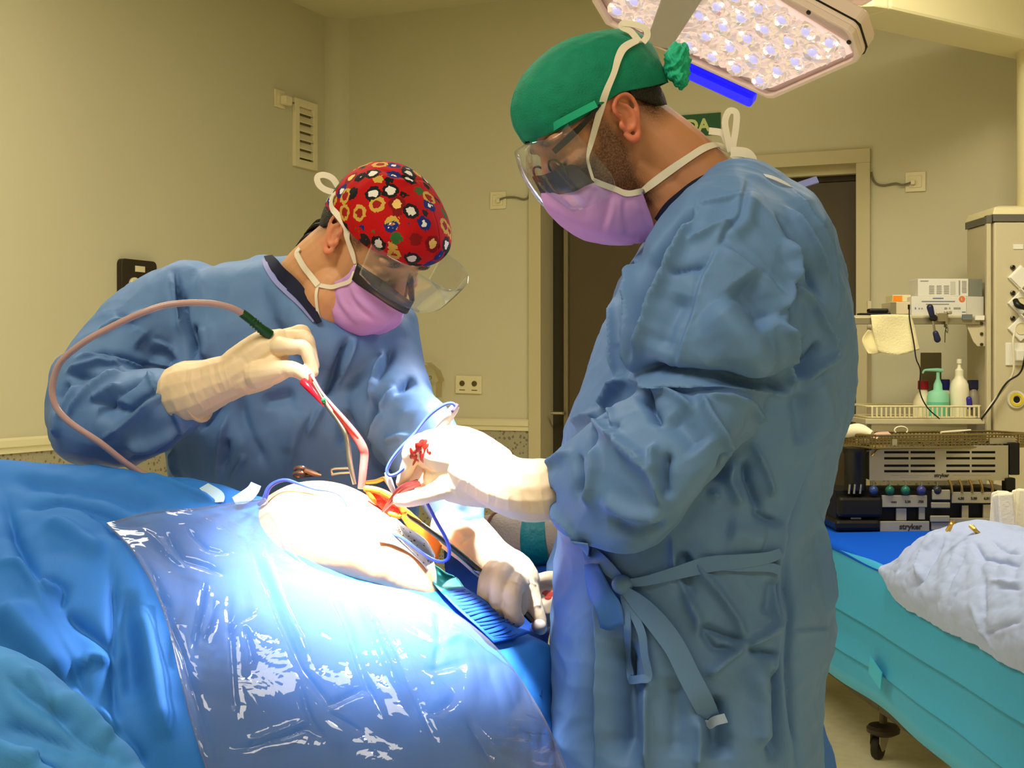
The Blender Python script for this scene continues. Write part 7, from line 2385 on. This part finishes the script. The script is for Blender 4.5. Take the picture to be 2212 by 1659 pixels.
MB().tube(pxt([(668, 812, 2.01), (690, 848, 2.0), (712, 874, 1.99), (745, 912, 1.98), (770, 944, 1.975), (784, 968, 1.97), (787, 985, 1.97), (784, 1020, 1.96), (780, 1056, 1.955)], 2), [0.0062, 0.0052, 0.0048, 0.0058, 0.0066, 0.0066, 0.0062, 0.0058, 0.0052], 14, 5).build('suction_tip', M_TIP, su)
MB().tube(pxt([(672, 810, 1.999), (694, 846, 1.989), (716, 872, 1.979), (748, 908, 1.969), (772, 938, 1.966)], 2), [0.0014, 0.0016, 0.0018, 0.0016, 0.001], 8, 5).build('clear_wall', mat('tip_clear', (244, 226, 220), 0.15, spec=0.8), su)
MB().tube(pxt([(655, 824, 2.0), (668, 838, 1.99), (688, 862, 1.985), (699, 878, 1.98)], 2), [0.0062, 0.0056, 0.003, 0.0006], 10, 4).build('blood_wedge', mat('wedge_red', (190, 24, 40), 0.25), su)
# grey dissector beside it
ds = thing('dissector', 'grey angled steel dissector held beside the red suction tip', 'instrument', P(745, 934, 1.98))
MB().tube(pxt([(676, 826, 1.995), (704, 873, 1.985), (728, 906, 1.98), (745, 934, 1.975), (751, 960, 1.975), (756, 1000, 1.97), (766, 1046, 1.965)], 2), [0.0030, 0.0034, 0.0034, 0.0042, 0.0042, 0.0040, 0.0028], 10, 4).build('shaft', M_STEEL, ds)
MB().ell((0, 0, 0), (0.0034, 0.0034, 0.0042), Matrix.Translation(P(699, 865, 1.981))).build('green_dot', mat('dot_green', (20, 120, 70), 0.4), ds)
# cautery pencil and its cord
ca = thing('cautery_pencil', 'white cautery pencil with a blue cord standing up from the right surgeon\'s fist', 'instrument', P(950, 925, 1.9))
Mq, Lq = between(P(925, 962, 1.895), P(986, 876, 1.90))
MB().lathe([(0.0075, 0), (0.0075, Lq * 0.6), (0.0068, Lq * 0.9), (0.0048, Lq), (0.001, Lq)], Mq, 18).build('pencil_body', mat('pencil_white', (228, 220, 224), 0.35), ca)
Mq2, _ = between(P(976, 890, 1.892), P(988, 873, 1.894))
MB().box((-0.002, -0.002, 0), (0.002, 0.002, 0.014), Mq2).build('cord_slot', mat('slot_purple', (120, 96, 140), 0.5), ca, smooth=False)
M_CORD = mat('cord_blue', (64, 84, 200), 0.35)
MB().tube(pxt([(984, 877), (975, 871), (955, 877), (925, 900), (895, 938), (868, 965), (848, 990), (838, 1008), (836, 1020), (842, 1027), (856, 1024), (872, 1012), (884, 1002)], 1.885), 0.0024, 8, 5).build('cord', M_CORD, ca)
# bipolar lead: white plug and steel tip in the wound
bl = thing('bipolar_probe', 'slim white probe with a steel tip standing in the wound beside the fist', 'instrument', P(845, 1045, 1.89))
MB().tube(pxt([(834, 1020), (840, 1036), (846, 1052), (851, 1064)], 1.895), [0.0026, 0.0044, 0.0044, 0.003], 10, 3).build('probe_body', mat('pencil_white', (228, 220, 224)), bl)
MB().tube(pxt([(851, 1064, 1.895), (853, 1072, 1.90), (850, 1088, 1.92)], 2), [0.002, 0.0016, 0.001], 8, 3).build('probe_tip', M_STEEL, bl)
tag(MB().tube(pxt([(918, 1078, 1.885), (928, 1098, 1.885), (945, 1130, 1.885), (962, 1160, 1.885), (970, 1184, 1.885), (968, 1206, 1.89), (952, 1213, 1.89), (930, 1206, 1.89), (900, 1186, 1.89), (868, 1162, 1.89), (835, 1150, 1.895), (806, 1147, 1.905)], 2), 0.0026, 8, 5).build('electrode_lead', M_CORD), 'royal blue cord looping from the fist down over the gauze', 'cord')
tag(MB().tube(pxt([(560, 1088, 1.98), (571, 1078, 1.97), (580, 1055, 1.97), (596, 1042, 1.97), (618, 1037, 1.96), (645, 1045, 1.94), (680, 1057, 1.92), (715, 1062, 1.91), (738, 1074, 1.905), (752, 1098, 1.90)], 2), [0.0042, 0.0040, 0.0034, 0.0030, 0.0026, 0.0020, 0.0016, 0.0014, 0.0014, 0.0012], 8, 5).build('electrode_lead', M_CORD), 'blue cord arching over the drape edge left of the bright knee', 'cord')
# tissue forceps in the fist
fo_ = thing('tissue_forceps', 'dark reddish forceps reaching from the fist into the wound', 'instrument', P(865, 1065, 1.9))
for o in (0, 1):
    MB().tube(pxt([(908 - 4 * o, 1044 - 4 * o, 1.888), (872 - 4 * o, 1058 - 4 * o, 1.886), (850 - 3 * o, 1080 - 3 * o, 1.892), (826, 1106, 1.905)], 2), [0.004, 0.0044, 0.0034, 0.0014], 8, 4).build('prong', mat('forceps_dark', (92, 34, 32), 0.3, metal=0.5), fo_)
# retractor held by the left hand of the other surgeon
re_ = thing('retractor', 'dark steel hand retractor running from the knee down to the gripping glove', 'instrument', P(1000, 1205, 1.93))
MB().tube(pxt([(880, 1112, 1.905), (886, 1118, 1.90), (910, 1132, 1.90), (945, 1158, 1.905), (985, 1190, 1.92), (1030, 1228, 1.94), (1062, 1258, 1.955), (1110, 1300, 1.962), (1150, 1342, 1.966)], 2), [0.002, 0.0028, 0.0034, 0.004, 0.0046, 0.005, 0.005, 0.005, 0.004], 10, 4).build('shaft', M_DSTEEL, re_)
MB().tube(pxt([(1022, 1226, 1.938), (1036, 1236, 1.942), (1056, 1240, 1.95)], 2), [0.003, 0.0044, 0.002], 8, 3).build('handle_spur', M_STEEL, re_)
MB().ell((0, 0, 0), (0.011, 0.011, 0.010), Matrix.Translation(P(1164, 1352, 1.965))).build('handle_end', mat('handle_beige', (196, 178, 166), 0.5), re_)
# ring-handled clamp and wire retractors lying behind the knee
cl2 = thing('towel_clamp', 'dark ring-handled clamp lying behind the bright knee', 'instrument', P(665, 1018, 2.1))
for cx_, cy_ in ((648, 1014), (646, 1025)):
    pts = [P(cx_ + 11 * math.cos(a), cy_ + 5 * math.sin(a), 2.12 + 0.012 * math.sin(a)) for a in np.linspace(0, 2 * math.pi, 18)]
    MB().tube(pts, 0.0028, 8).build('finger_ring', mat('clamp_steel_highlight', (206, 160, 140), 0.3, metal=0.8), cl2)  # pinkish highlight on dark steel put into the base colour
MB().tube(pxt([(658, 1015), (676, 1022), (694, 1027)], 2.115), [0.004, 0.0045, 0.002], 8, 3).build('shank', mat('clamp_steel_highlight', (206, 160, 140)), cl2)
MB().tube(pxt([(657, 1026), (676, 1024), (690, 1020)], 2.12), [0.0035, 0.004, 0.002], 8, 3).build('shank', M_DSTEEL, cl2)
wr_ = thing('wire_retractor', 'bent steel wire retractor frame behind the suction tip', 'instrument', P(735, 1018, 2.08))
MB().tube(pxt([(718, 1024), (716, 1014), (735, 1012), (758, 1012), (760, 1020), (735, 1022), (716, 1026)], 2.09), 0.0022, 8, 2).build('wire_frame', M_STEEL, wr_)
w2 = thing('wire_retractor', 'golden bent retractor blade at the right edge of the wound', 'instrument', P(825, 1042, 2.02))
MB().tube(pxt([(792, 1042, 2.04), (812, 1040, 2.03), (830, 1034, 2.02), (838, 1044, 2.0), (850, 1062, 1.96), (856, 1082, 1.94)], 2), [0.003, 0.0034, 0.0034, 0.003, 0.003, 0.002], 8, 3).build('blade', M_GOLD, w2)
# green-tipped clear sleeve behind the wrist
sl = thing('clear_sleeve', 'small clear green-tipped sleeve sticking out behind the cautery wrist', 'sleeve', P(982, 935, 1.98))
MB().tube(pxt([(968, 946), (978, 938), (990, 930)], 1.98), [0.006, 0.0085, 0.006], 12, 3, round_ends=True).build('sleeve_shell', mat('sleeve_pale', (176, 204, 186), 0.2, alpha=0.8), sl)
MB().tube(pxt([(972, 943), (982, 937)], 1.972), [0.004, 0.004], 8).build('green_tip', mat('dot_green', (20, 120, 70)), sl)
